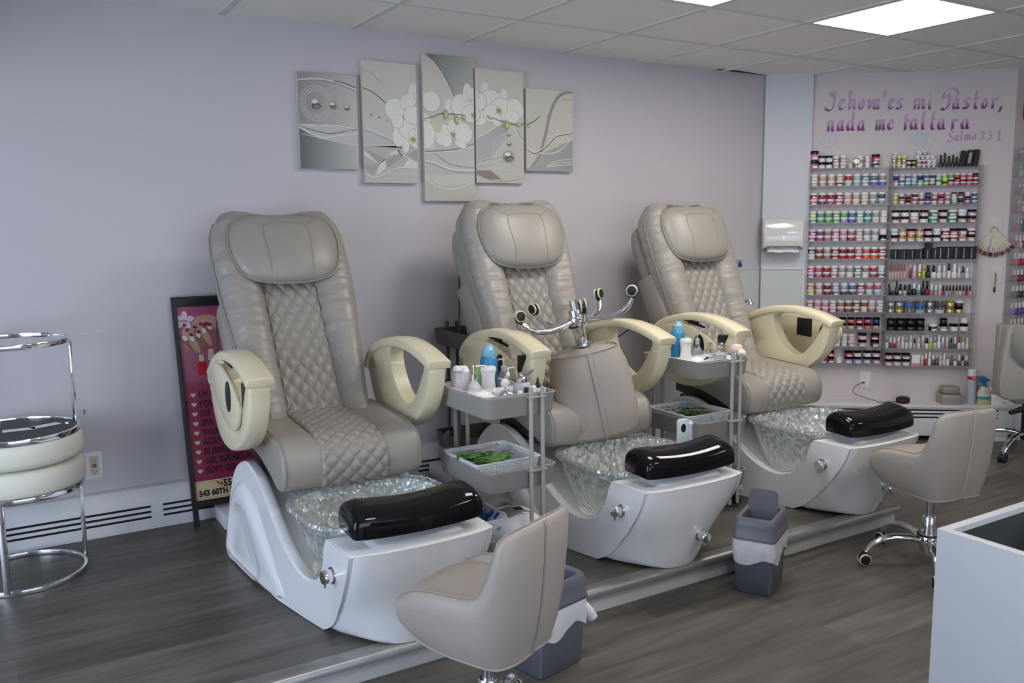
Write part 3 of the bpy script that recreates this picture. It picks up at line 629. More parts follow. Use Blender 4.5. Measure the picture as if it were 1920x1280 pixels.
def outlet(label, pts_fn, gang, loc, two=True, blank=False):
    # pts_fn(a, b, off) maps plate coordinates to local coordinates
    T = thing('outlet', label, 'outlet', loc)
    w_ = 0.118 if gang == 2 else 0.072; h_ = 0.118
    p = MB(); p.prism(rrect(w_, h_, 0.005, 3), pts_fn, 0.0, 0.005); p.build('cover_plate', M_whitepaint if not blank else mat('ivory_plate', (0.62, 0.60, 0.52), 0.5), T, bevel=0.0012)
    if blank: return T
    for k in range(gang):
        cx_ = (k-(gang-1)/2)*0.052
        r_ = MB(); r_.prism(rrect(0.034, 0.084, 0.003, 2, (cx_, 0)), pts_fn, 0.0045, 0.0085); m_ = mat('almond_plastic', (0.56, 0.53, 0.40), 0.4) if gang == 2 else M_white
        rc = r_.build('receptacle', m_, T, smooth=0)
        sl = MB()
        for zz in (0.026, -0.026):
            for dx in (-0.007, 0.006): sl.prism([(cx_+dx-0.001, zz-0.004), (cx_+dx+0.001, zz-0.004), (cx_+dx+0.001, zz+0.004), (cx_+dx-0.001, zz+0.004)], pts_fn, 0.0086, 0.0089)
            sl.prism([(cx_-0.0025, zz-0.012), (cx_+0.0025, zz-0.012), (cx_+0.0025, zz-0.008), (cx_-0.0025, zz-0.008)], pts_fn, 0.0086, 0.0089)
        sl.build('slot', M_dark, rc, smooth=0)
        if gang == 2:
            b_ = MB(); b_.prism([(cx_-0.009, 0.002), (cx_+0.009, 0.002), (cx_+0.009, 0.007), (cx_-0.009, 0.007)], pts_fn, 0.0085, 0.0105); b_.build('reset_button', mat('red_button', (0.45, 0.03, 0.03), 0.4), rc, smooth=0)
            b_ = MB(); b_.prism([(cx_-0.009, -0.007), (cx_+0.009, -0.007), (cx_+0.009, -0.002), (cx_-0.009, -0.002)], pts_fn, 0.0085, 0.0105); b_.build('test_button', M_black, rc, smooth=0)
    return T
outlet('white double outlet with red reset buttons, beside the stacked round stools', lambda a, b, d: (a, -d, b), 2, (0.325, 0, 0.312))
pd_ = dw(0.70, 0, 0.280)
Dfn = lambda a, b, d: tuple(DD*a+DN*d+Vector((0, 0, b)))
outlet('white single outlet under the left polish rack with a cable plugged in', Dfn, 1, pd_)
outlet('upper blank ivory wall plate, with the fan of nail swatches hanging over it', Dfn, 1, dw(1.468, 0, 1.285), blank=True)
outlet('lower blank ivory wall plate, with a small tool hanging over it', Dfn, 1, dw(1.492, 0, 0.975), blank=True)
# cable and round speaker on the radiator
t = MB(); a = [dw(0.69, 0.010, 0.262), dw(0.665, 0.03, 0.258), dw(0.625, 0.05, 0.235), dw(0.62, 0.06, 0.20), dw(0.68, 0.07, 0.175), dw(0.75, 0.08, 0.155), dw(0.78, 0.085, 0.145), dw(0.83, 0.085, 0.148), dw(0.885, 0.085, 0.152)]
t.tube(catmull(a, 5), 0.0022, 6); t.tube([dw(0.70, 0.006, 0.262), dw(0.685, 0.012, 0.262)], 0.005, 8)
tag(t.build('power_cable', M_black), 'thin black cable looping from the single outlet to the round speaker', 'cable')
T = thing('portable_speaker', 'small dark round speaker lying on the radiator cover under the outlet', 'speaker', dw(0.925, 0.085, RZ))
t = MB(); t.lathe([(0.036, 0), (0.047, 0.006), (0.05, 0.020), (0.046, 0.034), (0.036, 0.040)], 28, sy=0.8); t.build('body', mat('maroon_black_mesh', (0.03, 0.012, 0.016), 0.6), T)
t = MB(); t.lathe([(0.030, 0.0385), (0.030, 0.0415), (0.02, 0.0425)], 24, sy=0.8); t.build('top_grille', M_black, T)

# towel dispenser on the pier
T = thing('towel_dispenser', 'white paper towel dispenser on the wall with a towel sticking out', 'dispenser', dw(0.122, 0.035, 1.15))
dfn = lambda a, b, d: tuple(DD*a+DN*d+Vector((0, 0, b)))
t = MB(); rows = []
for a_, s_ in ((-0.128, 0.90), (-0.124, 0.98), (-0.115, 1.0), (0.115, 1.0), (0.124, 0.98), (0.128, 0.90)):
    rows.append([dfn(a_, b_, d_*s_) for b_, d_ in ((0.03, 0.002), (0.0, 0.055), (0.012, 0.092), (0.03, 0.100), (0.10, 0.096), (0.175, 0.085), (0.193, 0.072), (0.199, 0.05), (0.20, 0.002))])
t.loft(rows); t.build('cover', mat('glossy_dispenser_white', (0.70, 0.70, 0.68), 0.15, coat=0.5, var=0.01), T, bevel=0.004, smooth=60)
t = MB(); t.prism([(-0.118, 0.0), (-0.085, 0.015), (0.085, 0.015), (0.118, 0.0), (0.10, 0.022), (-0.10, 0.022)], dfn, 0.03, 0.101); t.build('slot', mat('dark_grey_slot', (0.10, 0.10, 0.10), 0.6), T, smooth=0)
t = MB(); t.prism([(-0.011+0.011*0, 0.075), (-0.005, 0.088), (0, 0.095), (0.005, 0.088), (0.006, 0.078), (0.005, 0.066), (0, 0.058), (-0.005, 0.066)], dfn, 0.09, 0.1015); t.build('keyhole', M_chromed, T)
t = MB(); t.loft([[dfn(x, z+0.003*math.sin(x*60), y) for x in [(-0.10+0.2*k/10) for k in range(11)]] for z, y in ((0.02, 0.045), (0.005, 0.07), (-0.006, 0.090), (-0.016, 0.100), (-0.018, 0.092), (-0.004, 0.068), (0.01, 0.045))], cu_=False, cap=False)
t.build('paper_towel', M_paper, T, smooth=70)

# sink in the corner behind the far chair
T = thing('wall_sink', 'white corner sink with chrome faucet behind the farthest pedicure chair', 'sink', (4.02, -0.05, LOW))
of = (-4.02, 0.05, -LOW)
t = MB(); base = [(3.82, -0.06), (3.82, -0.36), (3.95, -0.46), (4.12, -0.50), (4.30, -0.46), (4.44, -0.28), (4.36, -0.06)]
t.loft([[(4.1+(x-4.1)*k, -0.06+(y+0.06)*k, z) for x, y in base] for k, z in ((0.55, 0.50), (0.8, 0.56), (0.97, 0.62), (1.0, 0.66), (1.0, 0.705), (0.985, 0.715))]); S_ = t.build('basin', M_tub, T, off=of, bevel=0.006, smooth=50)
t = MB(); t.lathe([(0.14, 0.716), (0.15, 0.7175)], 24, (4.12, -0.29, 0), sx=1.1, sy=0.85); t.build('bowl_rim', M_pedestal, S_, off=of)
t = MB(); t.loft([[(4.06+dx*k, -0.12+dy*k, z) for dx, dy in ((-0.05, 0.03), (0.05, 0.03), (0.05, -0.03), (-0.05, -0.03))] for k, z in ((1.0, 0.715), (0.95, 0.73))]); t.tube([(4.06, -0.12, 0.72), (4.06, -0.13, 0.79), (4.06, -0.15, 0.815)], [0.022, 0.02, 0.018], 14); t.tube([(4.06, -0.14, 0.79), (4.06, -0.19, 0.83), (4.065, -0.255, 0.845), (4.065, -0.262, 0.82)], [0.014, 0.012, 0.013, 0.014], 12); t.tube([(4.06, -0.12, 0.82), (4.06, -0.07, 0.85)], 0.008, 8); t.build('faucet', M_chrome, T, off=of)
t = MB(); t.lathe([(0.09, LOW), (0.075, 0.1), (0.07, 0.4), (0.09, 0.52)], 20, (4.08, -0.22, 0)); t.build('pedestal', M_tub, T, off=of)
t = MB(); t.box((4.19, -0.1, 0.73), (0.06, 0.05, 0.03)); tag(t.build('soap_dish', M_white, bevel=0.006), 'small white block of soap on the corner sink beside the faucet', 'soap')
M_splash = mat('pale_green_grey_panel', (0.56, 0.59, 0.57), 0.35, var=0.02)
t = MB(); t.box((3.96, -0.004, 0.61), (0.90, 0.006, 0.83)); t.box((3.96, -0.006, 1.026), (0.90, 0.012, 0.010)); struct(t.build('trim_4', M_splash, smooth=0))
t = MB(); t.frame_box(dw(0.004, 0.035, 0.2), DD*0.262, DN*0.006, (0, 0, 0.826)); struct(t.build('trim_5', M_splash, smooth=0))
t = MB(); t.frame_box(dw(0.004, 0.035, 1.018), DD*0.275, DN*0.013, (0, 0, 0.011)); t.frame_box(dw(0.266, 0.035, 0.2), DD*0.012, DN*0.013, (0, 0, 0.829)); struct(t.build('trim_6', M_whitepaint, smooth=0))
T = thing('wall_sign', 'tiny blue and white sign on the wall beside the farthest chair headrest', 'sign', (4.225, -0.002, 1.062))
t = MB(); t.box((0, -0.003, 0), (0.05, 0.004, 0.052)); t.build('plate', mat('pale_sign', (0.35, 0.37, 0.42), 0.4), T, smooth=0)
t = MB(); t.prism([(-0.016, -0.02), (0.016, -0.02), (0.02, -0.008), (0.008, 0.0), (0.002, 0.018), (-0.006, 0.014), (-0.012, 0.0)], XZ, -0.0065, -0.005); t.build('symbol', mat('sign_blue', (0.02, 0.03, 0.16), 0.4), T, smooth=0)
# dark gap where a ceiling tile has slipped above the corner
t = MB(); t.prism([(3.98, -0.03), (4.12, -0.05), (4.40, -0.012), (4.38, -0.004), (3.98, -0.004)], XYZ, CEIL-0.0008, CEIL+0.002); struct(t.build('trim_7', M_dark, smooth=0))
# red box at the top of the right wall
t = MB(); t.box((5.80, cornR.y-0.03, 2.02), (0.16, 0.05, 0.13)); tag(t.build('red_box', mat('red_box_plastic', (0.42, 0.03, 0.05), 0.4), bevel=0.006), 'small red box high on the right wall at the edge of the view', 'box')

# ================================================================= low salon stools (tub shell on a chrome star base)
def make_stool(label, loc, rz, group='low tub stools for the technicians'):
    T = thing('tub_stool', label, 'stool', loc, rz, group)
    N = 44; rows_o = []
    def plan(a, k=1.0):          # a in [-1, 1]; 0 = middle of the back (+y)
        ph = a*PI*0.60
        if abs(ph) <= PI/2: return (math.copysign(0.174*abs(math.sin(ph))**0.66, ph)*k, 0.03+0.150*max(0.0, math.cos(ph))**0.62)
        f = (abs(ph)-PI/2)/(PI*0.10); s_ = 1 if ph > 0 else -1
        return (s_*(0.174-0.012*f*f)*k, 0.03-0.210*f)
    def topz(a):
        a = abs(a); return interp([(0, 0.688), (0.25, 0.685), (0.40, 0.676), (0.50, 0.655), (0.58, 0.595), (0.655, 0.540), (0.72, 0.512), (0.80, 0.500), (0.90, 0.492), (0.96, 0.478), (1.0, 0.452)], a)
    def botz(a):
        a = abs(a); return interp([(0, 0.328), (0.5, 0.322), (0.75, 0.326), (0.9, 0.326), (0.97, 0.340), (1.0, 0.365)], a)
    rows = []
    for i in range(N+1):
        a = -1+2*i/N; x, y = plan(a); tz, bz = topz(a), botz(a); th = 0.038
        L_ = math.hypot(x, y-0.02) or 1; nx, ny = x/L_, (y-0.02)/L_
        if abs(a) > 0.83: nx, ny = (1 if a > 0 else -1), 0.0
        # the shell wall turns square at the arms
        lean = 0.016*max(0, (tz-0.5)/0.2)
        def pt(o, z, l=1.0): ff = min(1.0, max(0.0, (z-bz)/max(0.01, tz-bz))); return (x+nx*(o-0.032*(1-ff)**2.5)+nx*lean*ff*l, y+ny*(o-0.032*(1-ff)**2.5)+(lean*1.0*ff*(1 if ny > 0.3 else 0)), z)
        h = tz-bz
        rows.append([pt(0, bz), pt(0.004, bz+h*0.15), pt(0.004, bz+h*0.4), pt(0.002, bz+h*0.7), pt(0, tz-0.016), pt(-0.008, tz-0.002), pt(-th/2, tz+0.002), pt(-th+0.008, tz-0.002), pt(-th, tz-0.016), pt(-th, bz+h*0.6), pt(-th, bz+h*0.3), pt(-th, bz+0.02)])
    s_ = MB(); s_.loft(rows); SH = s_.build('shell', M_stool, T, smooth=70)
    # base pan that closes the shell underneath
    u = MB(); ring_ = [(plan(-1+2*i/30)[0]*0.80, plan(-1+2*i/30)[1]*0.80, botz(-1+2*i/30)-0.002) for i in range(31)]
    u.loft([[(x*k, y*k, z-dz) for x, y, z in ring_] for k, dz in ((1.04, -0.02), (0.97, 0.0), (0.6, 0.012), (0.2, 0.016))]); u.build('under_pan', M_stool, SH, smooth=60)
    # seams
    sm = MB()
    sm.tube([(r_[6][0], r_[6][1], r_[6][2]+0.0015) for r_ in rows], 0.0022, 6)
    sm.tube([(r_[0][0]*1.004, r_[0][1]*1.004, r_[0][2]-0.001) for r_ in rows], 0.0035, 6)
    outw = lambda p, e: tuple(Vector(p)+Vector((p[0], p[1], 0)).normalized()*e)
    sm.tube([outw(p, 0.002) for p in rows[N//2][:6]], 0.0028, 6)
    sm.build('seams', mat('stool_stitching', (0.33, 0.285, 0.24), 0.5), SH)
    bp_ = MB(); rr = []
    for dx, e in ((0.0, 0.001), (0.001, 0.006), (0.016, 0.006), (0.018, 0.001)): rr.append([(p[0]+dx, p[1]+e, p[2]) for p in rows[N//2][:6]])
    bp_.loft(rr, cu_=False, cap=False); bp_.build('seam_flap', M_stool, SH, smooth=50)
    c_ = MB(); rr = []
    for k, z in ((0.80, 0.32), (0.97, 0.36), (1.0, 0.42), (0.98, 0.452), (0.92, 0.466), (0.6, 0.476), (0.05, 0.478)):
        rr.append([(x*k, 0.0+y*k, z) for x, y in cat2([(0.132, 0.05), (0.12, 0.11), (0.07, 0.140), (0, 0.145), (-0.07, 0.140), (-0.12, 0.11), (-0.132, 0.05), (-0.135, -0.06), (-0.130, -0.15), (-0.075, -0.185), (0, -0.19), (0.075, -0.185), (0.130, -0.15), (0.135, -0.06)], 3)])
    c_.loft(rr); c_.build('seat_cushion', M_stool, T, smooth=60)
    h = MB(); h.lathe([(0.016, 0.10), (0.016, 0.30)], 16); h.lathe([(0.05, 0.293), (0.05, 0.305)], 16); h.build('gas_column', M_chromed, T)
    h = MB(); h.lathe([(0.029, 0.055), (0.031, 0.06), (0.031, 0.15), (0.027, 0.165), (0.027, 0.205), (0.024, 0.21)], 22); h.lathe([(0.040, 0.085), (0.043, 0.09), (0.043, 0.125), (0.036, 0.135)], 22); HB = h.build('base_hub', M_chrome, T)
    h = MB(); h.lathe([(0.044, 0.126), (0.044, 0.134), (0.033, 0.1345)], 22); h.build('collar', M_black, HB)
    for k in range(5):
        a = R(72*k-22); ca, sa = math.cos(a), math.sin(a)
        g = MB(); g.tube([(ca*d, sa*d, z) for d, z in ((0.02, 0.105), (0.08, 0.118), (0.14, 0.122), (0.195, 0.112), (0.235, 0.088), (0.258, 0.058))], [0.019, 0.020, 0.019, 0.017, 0.015, 0.012], 12, flat=0.72); A = g.build('base_arm', M_chrome, T, smooth=60)
        w_ = MB(); p = Vector((ca*0.262, sa*0.262, 0.0)); w_.tube([p+Vector((0, 0, 0.045)), p+Vector((0, 0, 0.062))], 0.008, 8)
        tx, ty = -sa, ca
        w_.prism([(0.024*math.cos(R(q)), 0.032+0.024*math.sin(R(q))) for q in range(-30, 211, 20)], lambda a_, b_, d: (p.x+ca*a_+tx*d, p.y+sa*a_+ty*d, b_+0.002), -0.006, 0.006)
        CS = w_.build('caster', M_black, A, smooth=50)
        ww = MB(); tt = MB()
        for sg in (-1, 1):
            for mb, r0, d0, d1 in ((ww, 0.0205, 0.006, 0.0175), (tt, 0.025, 0.007, 0.0145)):
                mb.prism([(r0*math.cos(2*PI*q/20), 0.026+r0*math.sin(2*PI*q/20)) for q in range(20)], lambda a_, b_, d: (p.x+ca*a_+tx*d, p.y+sa*a_+ty*d, b_), sg*d0, sg*d1)
        ww.build('wheel_cover', M_black, A, bevel=0.001); tt.build('tyre', mat('cream_tyre', (0.62, 0.62, 0.42), 0.5), A, bevel=0.002)
    return T
SA = make_stool('beige tub stool in the foreground, in front of the nearest pedicure chair', (1.078, -2.160, LOW), 0)
SB = copy_tree(SA); SB.location = (3.26, -2.02, LOW); SB['label'] = 'beige tub stool at the right, in front of the farthest pedicure chair'
SC = copy_tree(SA); SC['label'] = 'beige tub stool lying upside down on the middle chair, casters in the air'
# the stools face the chairs (their -y)
SA.rotation_euler.z = math.atan2(0.96, -0.27)+PI/2+R(9); SB.rotation_euler.z = math.atan2(0.97, 0.22)+PI/2+R(4)
zl = Vector((0.16, -0.14, -0.97)).normalized(); yl = Vector((-0.50, -0.86, 0)); xl = yl.cross(zl).normalized(); yl = zl.cross(xl).normalized()
SC.matrix_world = Matrix.Translation(Vector((2.235, -1.00, 0.80))-zl*0.30) @ Matrix((xl, yl, zl)).transposed().to_4x4()
for ch in SC.children:           # its gas column is fully pressed in
    if ch.name.startswith('base_'): ch.location.z += 0.085; ch.rotation_euler.z = R(36)

# ================================================================= rolling carts
def make_cart(label, loc, rz=0, dark=False, scale=1.0):
    T = thing('rolling_cart', label, 'cart', loc, rz, 'three-tier rolling carts'); m_ = M_cartd if dark else M_cart
    W, D = 0.305, 0.41
    for z in (0.705, 0.428, 0.175):
        t = MB(); h = 0.078; rows = []
        for k_, zz in ((0.93, z-h), (0.955, z-h+0.004), (1.0, z-0.002), (1.012, z), (1.012, z+0.003), (0.985, z+0.003), (0.955, z-h+0.006), (0.93, z-h+0.004)):
            rows.append([(x, y, zz) for x, y in rrect(W*k_, D*k_+ (0.0), 0.03, 5)])
        t.loft(rows); t.build('tray', m_, T, smooth=50)
    for y in (-D/2-0.014, D/2+0.014):
        for x in (0.025, 0.075) if y < 0 else (-0.06, -0.005):
            p = MB(); p.tube([(x, y, 0.03), (x, y, 0.735)], 0.0085, 12); p.build('post', m_, T)
    cl = MB()
    for z in (0.70, 0.424, 0.171):
        cl.box((0.05, -D/2-0.012, z), (0.075, 0.026, 0.006)); cl.box((-0.033, D/2+0.012, z), (0.08, 0.026, 0.006))
    cl.build('clamp', m_, T, bevel=0.001)
    for sx in (-1, 1):
        for sy in (-1, 1):
            w_ = MB(); w_.tube([(sx*0.12, sy*0.17, 0.05), (sx*0.12, sy*0.17, 0.075)], 0.006, 8); w_.prism([(0.02*math.cos(2*PI*q/16), 0.024+0.02*math.sin(2*PI*q/16)) for q in range(16)], lambda a_, b_, d: (sx*0.12+d, sy*0.17+a_, b_), -0.01, 0.01); w_.build('caster', M_black, T)
    return T
C1 = make_cart('grey three-tier rolling cart loaded with bottles, between the nearest and middle pedicure chairs', (1.655, -1.225, 0))
C2 = copy_tree(C1); C2.location = (2.853, -1.055, 0); C2['label'] = 'grey three-tier rolling cart between the middle and farthest pedicure chairs'
C3 = make_cart('dark grey empty cart against the wall behind the middle chair', (2.10, -0.30, 0.10), 0, True)
t = MB(); t.tube(catmull([(1.94, -0.37, 0.44), (1.93, -0.40, 0.34), (1.915, -0.42, 0.27), (1.885, -0.43, 0.245), (1.855, -0.42, 0.27), (1.85, -0.41, 0.31), (1.875, -0.40, 0.335)], 5), 0.011, 10)
tag(t.build('drain_hose', M_bin), 'short curled grey hose hanging by the dark cart near the floor heater', 'hose')

def perforated(t, p, ax, az, nx, nz, hole=0.5, mi=0):    # lattice wall with square holes
    p, ax, az = Vector(p), Vector(ax), Vector(az); vs_, fs = [], []
    xs = [0.0]; zs = [0.0]
    for k in range(nx): c0 = (k+0.5)/nx; xs += [c0-hole/2/nx, c0+hole/2/nx]
    for k in range(nz): c0 = (k+0.5)/nz; zs += [c0-hole/2/nz, c0+hole/2/nz]
    xs.append(1.0); zs.append(1.0); n = len(xs)
    for z in zs:
        for x in xs: vs_.append(p+ax*x+az*z)
    for j in range(len(zs)-1):
        for i in range(n-1):
            if i % 2 == 1 and j % 2 == 1: continue
            fs.append((j*n+i, j*n+i+1, (j+1)*n+i+1, (j+1)*n+i))
    t.add(vs_, fs, mi)
def basket(label, loc, w, d, h, rz, m_, cell=0.0105):
    T = thing('basket', label, 'basket', loc, rz, 'white perforated baskets in the carts'); t = MB()
    a, b = w/2, d/2; k = 0.90
    cs = [(-a, -b), (a, -b), (a, b), (-a, b)]
    for i in range(4):
        p, q = cs[i], cs[(i+1) % 4]; L_ = math.dist(p, q)
        lo0 = Vector((p[0]*k, p[1]*k, 0.0)); lo1 = Vector((q[0]*k, q[1]*k, 0.0)); hi0 = Vector((p[0], p[1], h)); hi1 = Vector((q[0], q[1], h))
        # bilinear lattice
        nx, nz = int(L_/cell), int(h*0.8/cell)
        sub_ = MB(); perforated(sub_, (0, 0, 0), (1, 0, 0), (0, 0, 1), nx, nz, 0.55)
        vs_ = []
        for v in sub_.v:
            f = 0.12+v[2]*0.74; l = lo0.lerp(lo1, v[0]); u_ = hi0.lerp(hi1, v[0]); vs_.append(l.lerp(u_, f))
        t.add(vs_, sub_.f)
        t.add([lo0, lo1, lo0.lerp(hi0, 0.12).lerp(lo1.lerp(hi1, 0.12), 1), lo0.lerp(hi0, 0.12)], [(0, 1, 2, 3)])
        t.add([lo0.lerp(hi0, 0.86), lo1.lerp(hi1, 0.86), hi1, hi0], [(0, 1, 2, 3)])
    o = t.build('woven_wall', m_, T, smooth=0); md = o.modifiers.new('s', 'SOLIDIFY'); md.thickness = 0.0018
    r_ = MB(); r_.ring(rrect(w+0.014, d+0.014, 0.012, 3), rrect(w-0.002, d-0.002, 0.008, 3), XYZ, h-0.002, h+0.003); r_.build('rim', m_, T, smooth=40)
    r_ = MB(); r_.box((0, 0, 0.001), (w*k, d*k, 0.002)); r_.build('floor_panel', m_, T, smooth=0)
    return T
M_basket = mat('white_basket_plastic', (0.72, 0.74, 0.77), 0.45, var=0.01)
B1 = basket('white perforated basket of foil packets on the middle tier of the nearer cart', (1.640, -1.215, 0.354), 0.27, 0.27, 0.092, 0.0, M_basket)
B2 = basket('white perforated basket of green packets on the middle tier of the farther cart', (2.838, -1.03, 0.354), 0.26, 0.29, 0.092, 0.0, M_basket)
B3 = basket('white basket of blue cloths behind the nail lamp on the lowest cart tier', (1.60, -1.14, 0.101), 0.15, 0.30, 0.10, 0.0, M_basket)
# packets in the baskets
M_foil = mat('clear_foil', (0.55, 0.54, 0.50), 0.25, metal=0.3, bump=0.6, bscale=60); M_green = mat('leaf_green_print', (0.14, 0.36, 0.07), 0.35, bump=0.4, bscale=60, var=0.25); M_greend = mat('dark_green_packet', (0.10, 0.17, 0.06), 0.35, bump=0.5, bscale=60, var=0.3)
rnd = random.Random(3)
def packet(loc, a, tilt, mm, label, group, L_=0.11, W_=0.035):
    t = MB(); rows = []
    for i in range(7):
        u = i/6-0.5; rows.append([(u*L_, v*W_, 0.004*math.sin(u*9+v*3)+(0.004 if s_ else -0.0) * (1-abs(2*u)**4)*(1-abs(2*v)**2)) for s_, vv in ((0, (-0.5, -0.2, 0.2, 0.5)), (1, (0.35, 0, -0.35))) for v in vv])
    t.loft(rows); o = t.build('packet', mm, smooth=60); o.location = loc; o.rotation_euler = (tilt, rnd.uniform(-0.25, 0.25), a); tag(o, label, 'packet', group)
for i in range(18): packet((1.600+rnd.uniform(-0.06, 0.08), -1.235+rnd.uniform(-0.08, 0.07), 0.418+0.0022*i), rnd.uniform(-0.5, 0.9), rnd.uniform(-0.3, 0.3), [M_green, M_foil, M_green][i % 3], 'sachet in the heap of green and silver foil packets on the nearer cart', 'foil packets on the nearer cart')
for i in range(16): packet((2.80+rnd.uniform(-0.06, 0.06), -1.06+rnd.uniform(-0.08, 0.08), 0.418+0.0024*i), rnd.uniform(-0.9, 0.5), rnd.uniform(-0.3, 0.3), [M_greend, M_green, M_greend, M_foil][i % 4], 'sachet in the heap of dark green packets on the farther cart', 'green packets on the farther cart')
t = MB()
for i in range(40):
    x, y = 1.60+rnd.uniform(-0.055, 0.055), -1.14+rnd.uniform(-0.125, 0.125); t.lathe([(0.004, 0.125), (0.018, 0.15+rnd.uniform(0, 0.03)), (0.024, 0.17+rnd.uniform(0, 0.03)), (0.004, 0.19+rnd.uniform(0, 0.03))], 7, (x, y, 0.0))
tag(t.build('blue_cloth', mat('blue_crumpled_cloth', (0.02, 0.075, 0.32), 0.7, bump=1.0, bscale=80, var=0.3)), 'crumpled bright blue gloves or cloths filling the basket under the nearer cart', 'cloth', kind='stuff')
# UV nail lamp on the lowest tier
T = thing('nail_lamp', 'white and silver curing lamp on the lowest tier of the nearer cart', 'lamp', (1.715, -1.26, 0.103))
t = MB(); rows = []
for z, k in ((0.0, 0.96), (0.03, 1.0), (0.06, 0.97), (0.085, 0.86), (0.103, 0.66), (0.111, 0.40), (0.113, 0.05)): rows.append([(x*k, y*k, z) for x, y in cat2([(0.0, -0.135), (0.075, -0.11), (0.105, -0.03), (0.10, 0.06), (0.06, 0.115), (0, 0.13), (-0.06, 0.115), (-0.10, 0.06), (-0.105, -0.03), (-0.075, -0.11)], 4)])
t.loft(rows); NL = t.build('body', M_white, T, smooth=60)
t = MB(); rows = []
for i in range(13):
    a = R(-62+124*i/12); rows.append([(0.111*math.sin(a)*s_, y, 0.012+0.104*math.cos(a)*s_) for y, s_ in ((-0.055, 0.99), (-0.05, 1.03), (0.035, 1.03), (0.04, 0.99))])
t.loft(rows); t.build('silver_band', mat('silver_plastic', (0.40, 0.40, 0.41), 0.3, metal=0.6), NL, smooth=50)
t = MB(); t.prism(rrect(0.07, 0.034, 0.008, 3, (0.0, 0.026)), lambda a, b, d: (a-0.03, d, b), -0.136, -0.118); t.build('hand_opening', M_pedestal, NL)
t = MB(); t.box((0.01, -0.012, 0.1195), (0.03, 0.03, 0.003)); t.build('display', M_black, NL, smooth=0)

# ================================================================= waste bins
def make_bin(label, loc, rz, flap):
    T = thing('waste_bin', label, 'bin', loc, rz, 'slate grey waste bins'); W, D = 0.235, 0.165
    t = MB(); rows = []
    for k, z in ((0.86, 0.0), (0.90, 0.004), (1.0, 0.26), (1.0, 0.262), (0.97, 0.262), (0.87, 0.008)): rows.append([(x, y, z) for x, y in rrect(W*k, D*k, 0.022, 4)])
    t.loft(rows); BD = t.build('body', M_bin, T, smooth=50)
    t = MB(); rows = []
    for k, z in ((1.05, 0.250), (1.075, 0.252), (1.075, 0.266), (1.05, 0.270), (1.03, 0.300), (0.98, 0.332), (0.93, 0.340)): rows.append([(x, y, z+(0.012*(x/W)**2*4 if z > 0.28 else 0)) for x, y in rrect(W*k, D*k, 0.024, 4)])
    for k, z in ((0.78, 0.338), (0.76, 0.330), (0.74, 0.29)): rows.append([(x*1.0, y, z+(0.012*(x/W)**2*4)) for x, y in rrect(W*k, D*(k-0.04), 0.016, 4)])
    t.loft(rows, cap=False); t.build('lid_frame', M_bin, T, smooth=50)
    if flap:
        t = MB(); t.prism(rrect(0.120, 0.160, 0.024, 4), lambda a, b, d: (0.030+d+b*0.08, a, 0.362+b), -0.003, 0.003); t.build('swing_flap', M_bin, T, smooth=50)
    # bag: a thin skirt hanging over the body
    t = MB(); rows = []; n = 72
    loop = resample(rrect(W*1.03, D*1.03, 0.024, 5), n)
    low = lambda i: 0.150+0.022*math.cos(2*PI*i/n*4)+0.006*math.sin(2*PI*i/n*3+1)
    for f in (0, 0.15, 0.35, 0.55, 0.75, 0.92, 1.0):
        row = []
        for i, (x, y) in enumerate(loop):
            z = 0.262+(low(i)-0.262)*f; pf_ = 1.01+0.014*math.sin(i*0.9+f*5)+0.03*math.sin(PI*f)+0.008*math.sin(i*1.7-f*4)-0.02*(f > 0.9); row.append((x*pf_, y*pf_, z))
        rows.append(row)
    t.loft(rows, cap=False); bg_ = t.build('bin_bag', M_bag, T, smooth=70)
    T.scale = (0.94, 0.94, 0.86)
    return T, bg_
BN2, bg2 = make_bin('slate grey bin with flap up and white bag, at the platform edge', (2.52, -1.79, LOW), R(28), True)
BN1, bg1 = make_bin('slate grey bin half hidden behind the foreground stool, bag knotted at its side', (1.475, -1.85, LOW), R(12), False)
t = MB(); t.tube(catmull([(0.125, 0.02, 0.245), (0.145, 0.0, 0.225), (0.17, -0.02, 0.18), (0.19, -0.03, 0.14), (0.20, -0.03, 0.12)], 4), [0.012, 0.012, 0.011, 0.010, 0.010, 0.011, 0.012, 0.013, 0.014, 0.016, 0.018, 0.02, 0.02, 0.018, 0.02, 0.022, 0.018], 9); t.build('bag_knot', mat('opaque_bag', (0.72, 0.72, 0.74), 0.45, bump=0.8, bscale=50), BN1, smooth=70)
t = MB(); t.lathe([(0.01, 0.0), (0.05, 0.01), (0.06, 0.03), (0.02, 0.045)], 9, (1.46, -1.79, LOW+0.236)); tag(t.build('blue_wipe', MATS['blue_crumpled_cloth']), 'crumpled blue wipe showing at the top of the half-hidden bin', 'cloth')
t = MB(); rows = []
for k, z in ((0.3, 0.0), (1.0, 0.02), (1.1, 0.06), (0.8, 0.10), (0.2, 0.115)): rows.append([(0.022*k*math.cos(2*PI*j/9)*(1+0.2*math.sin(j*3)), 0.03*k*math.sin(2*PI*j/9), z) for j in range(9)])
t.loft(rows); o = t.build('crumpled_bag_edge', mat('pinkish_bag', (0.62, 0.50, 0.52), 0.4, bump=0.9, bscale=50), BN2, smooth=70); o.location = (0.128, 0.01, 0.165)

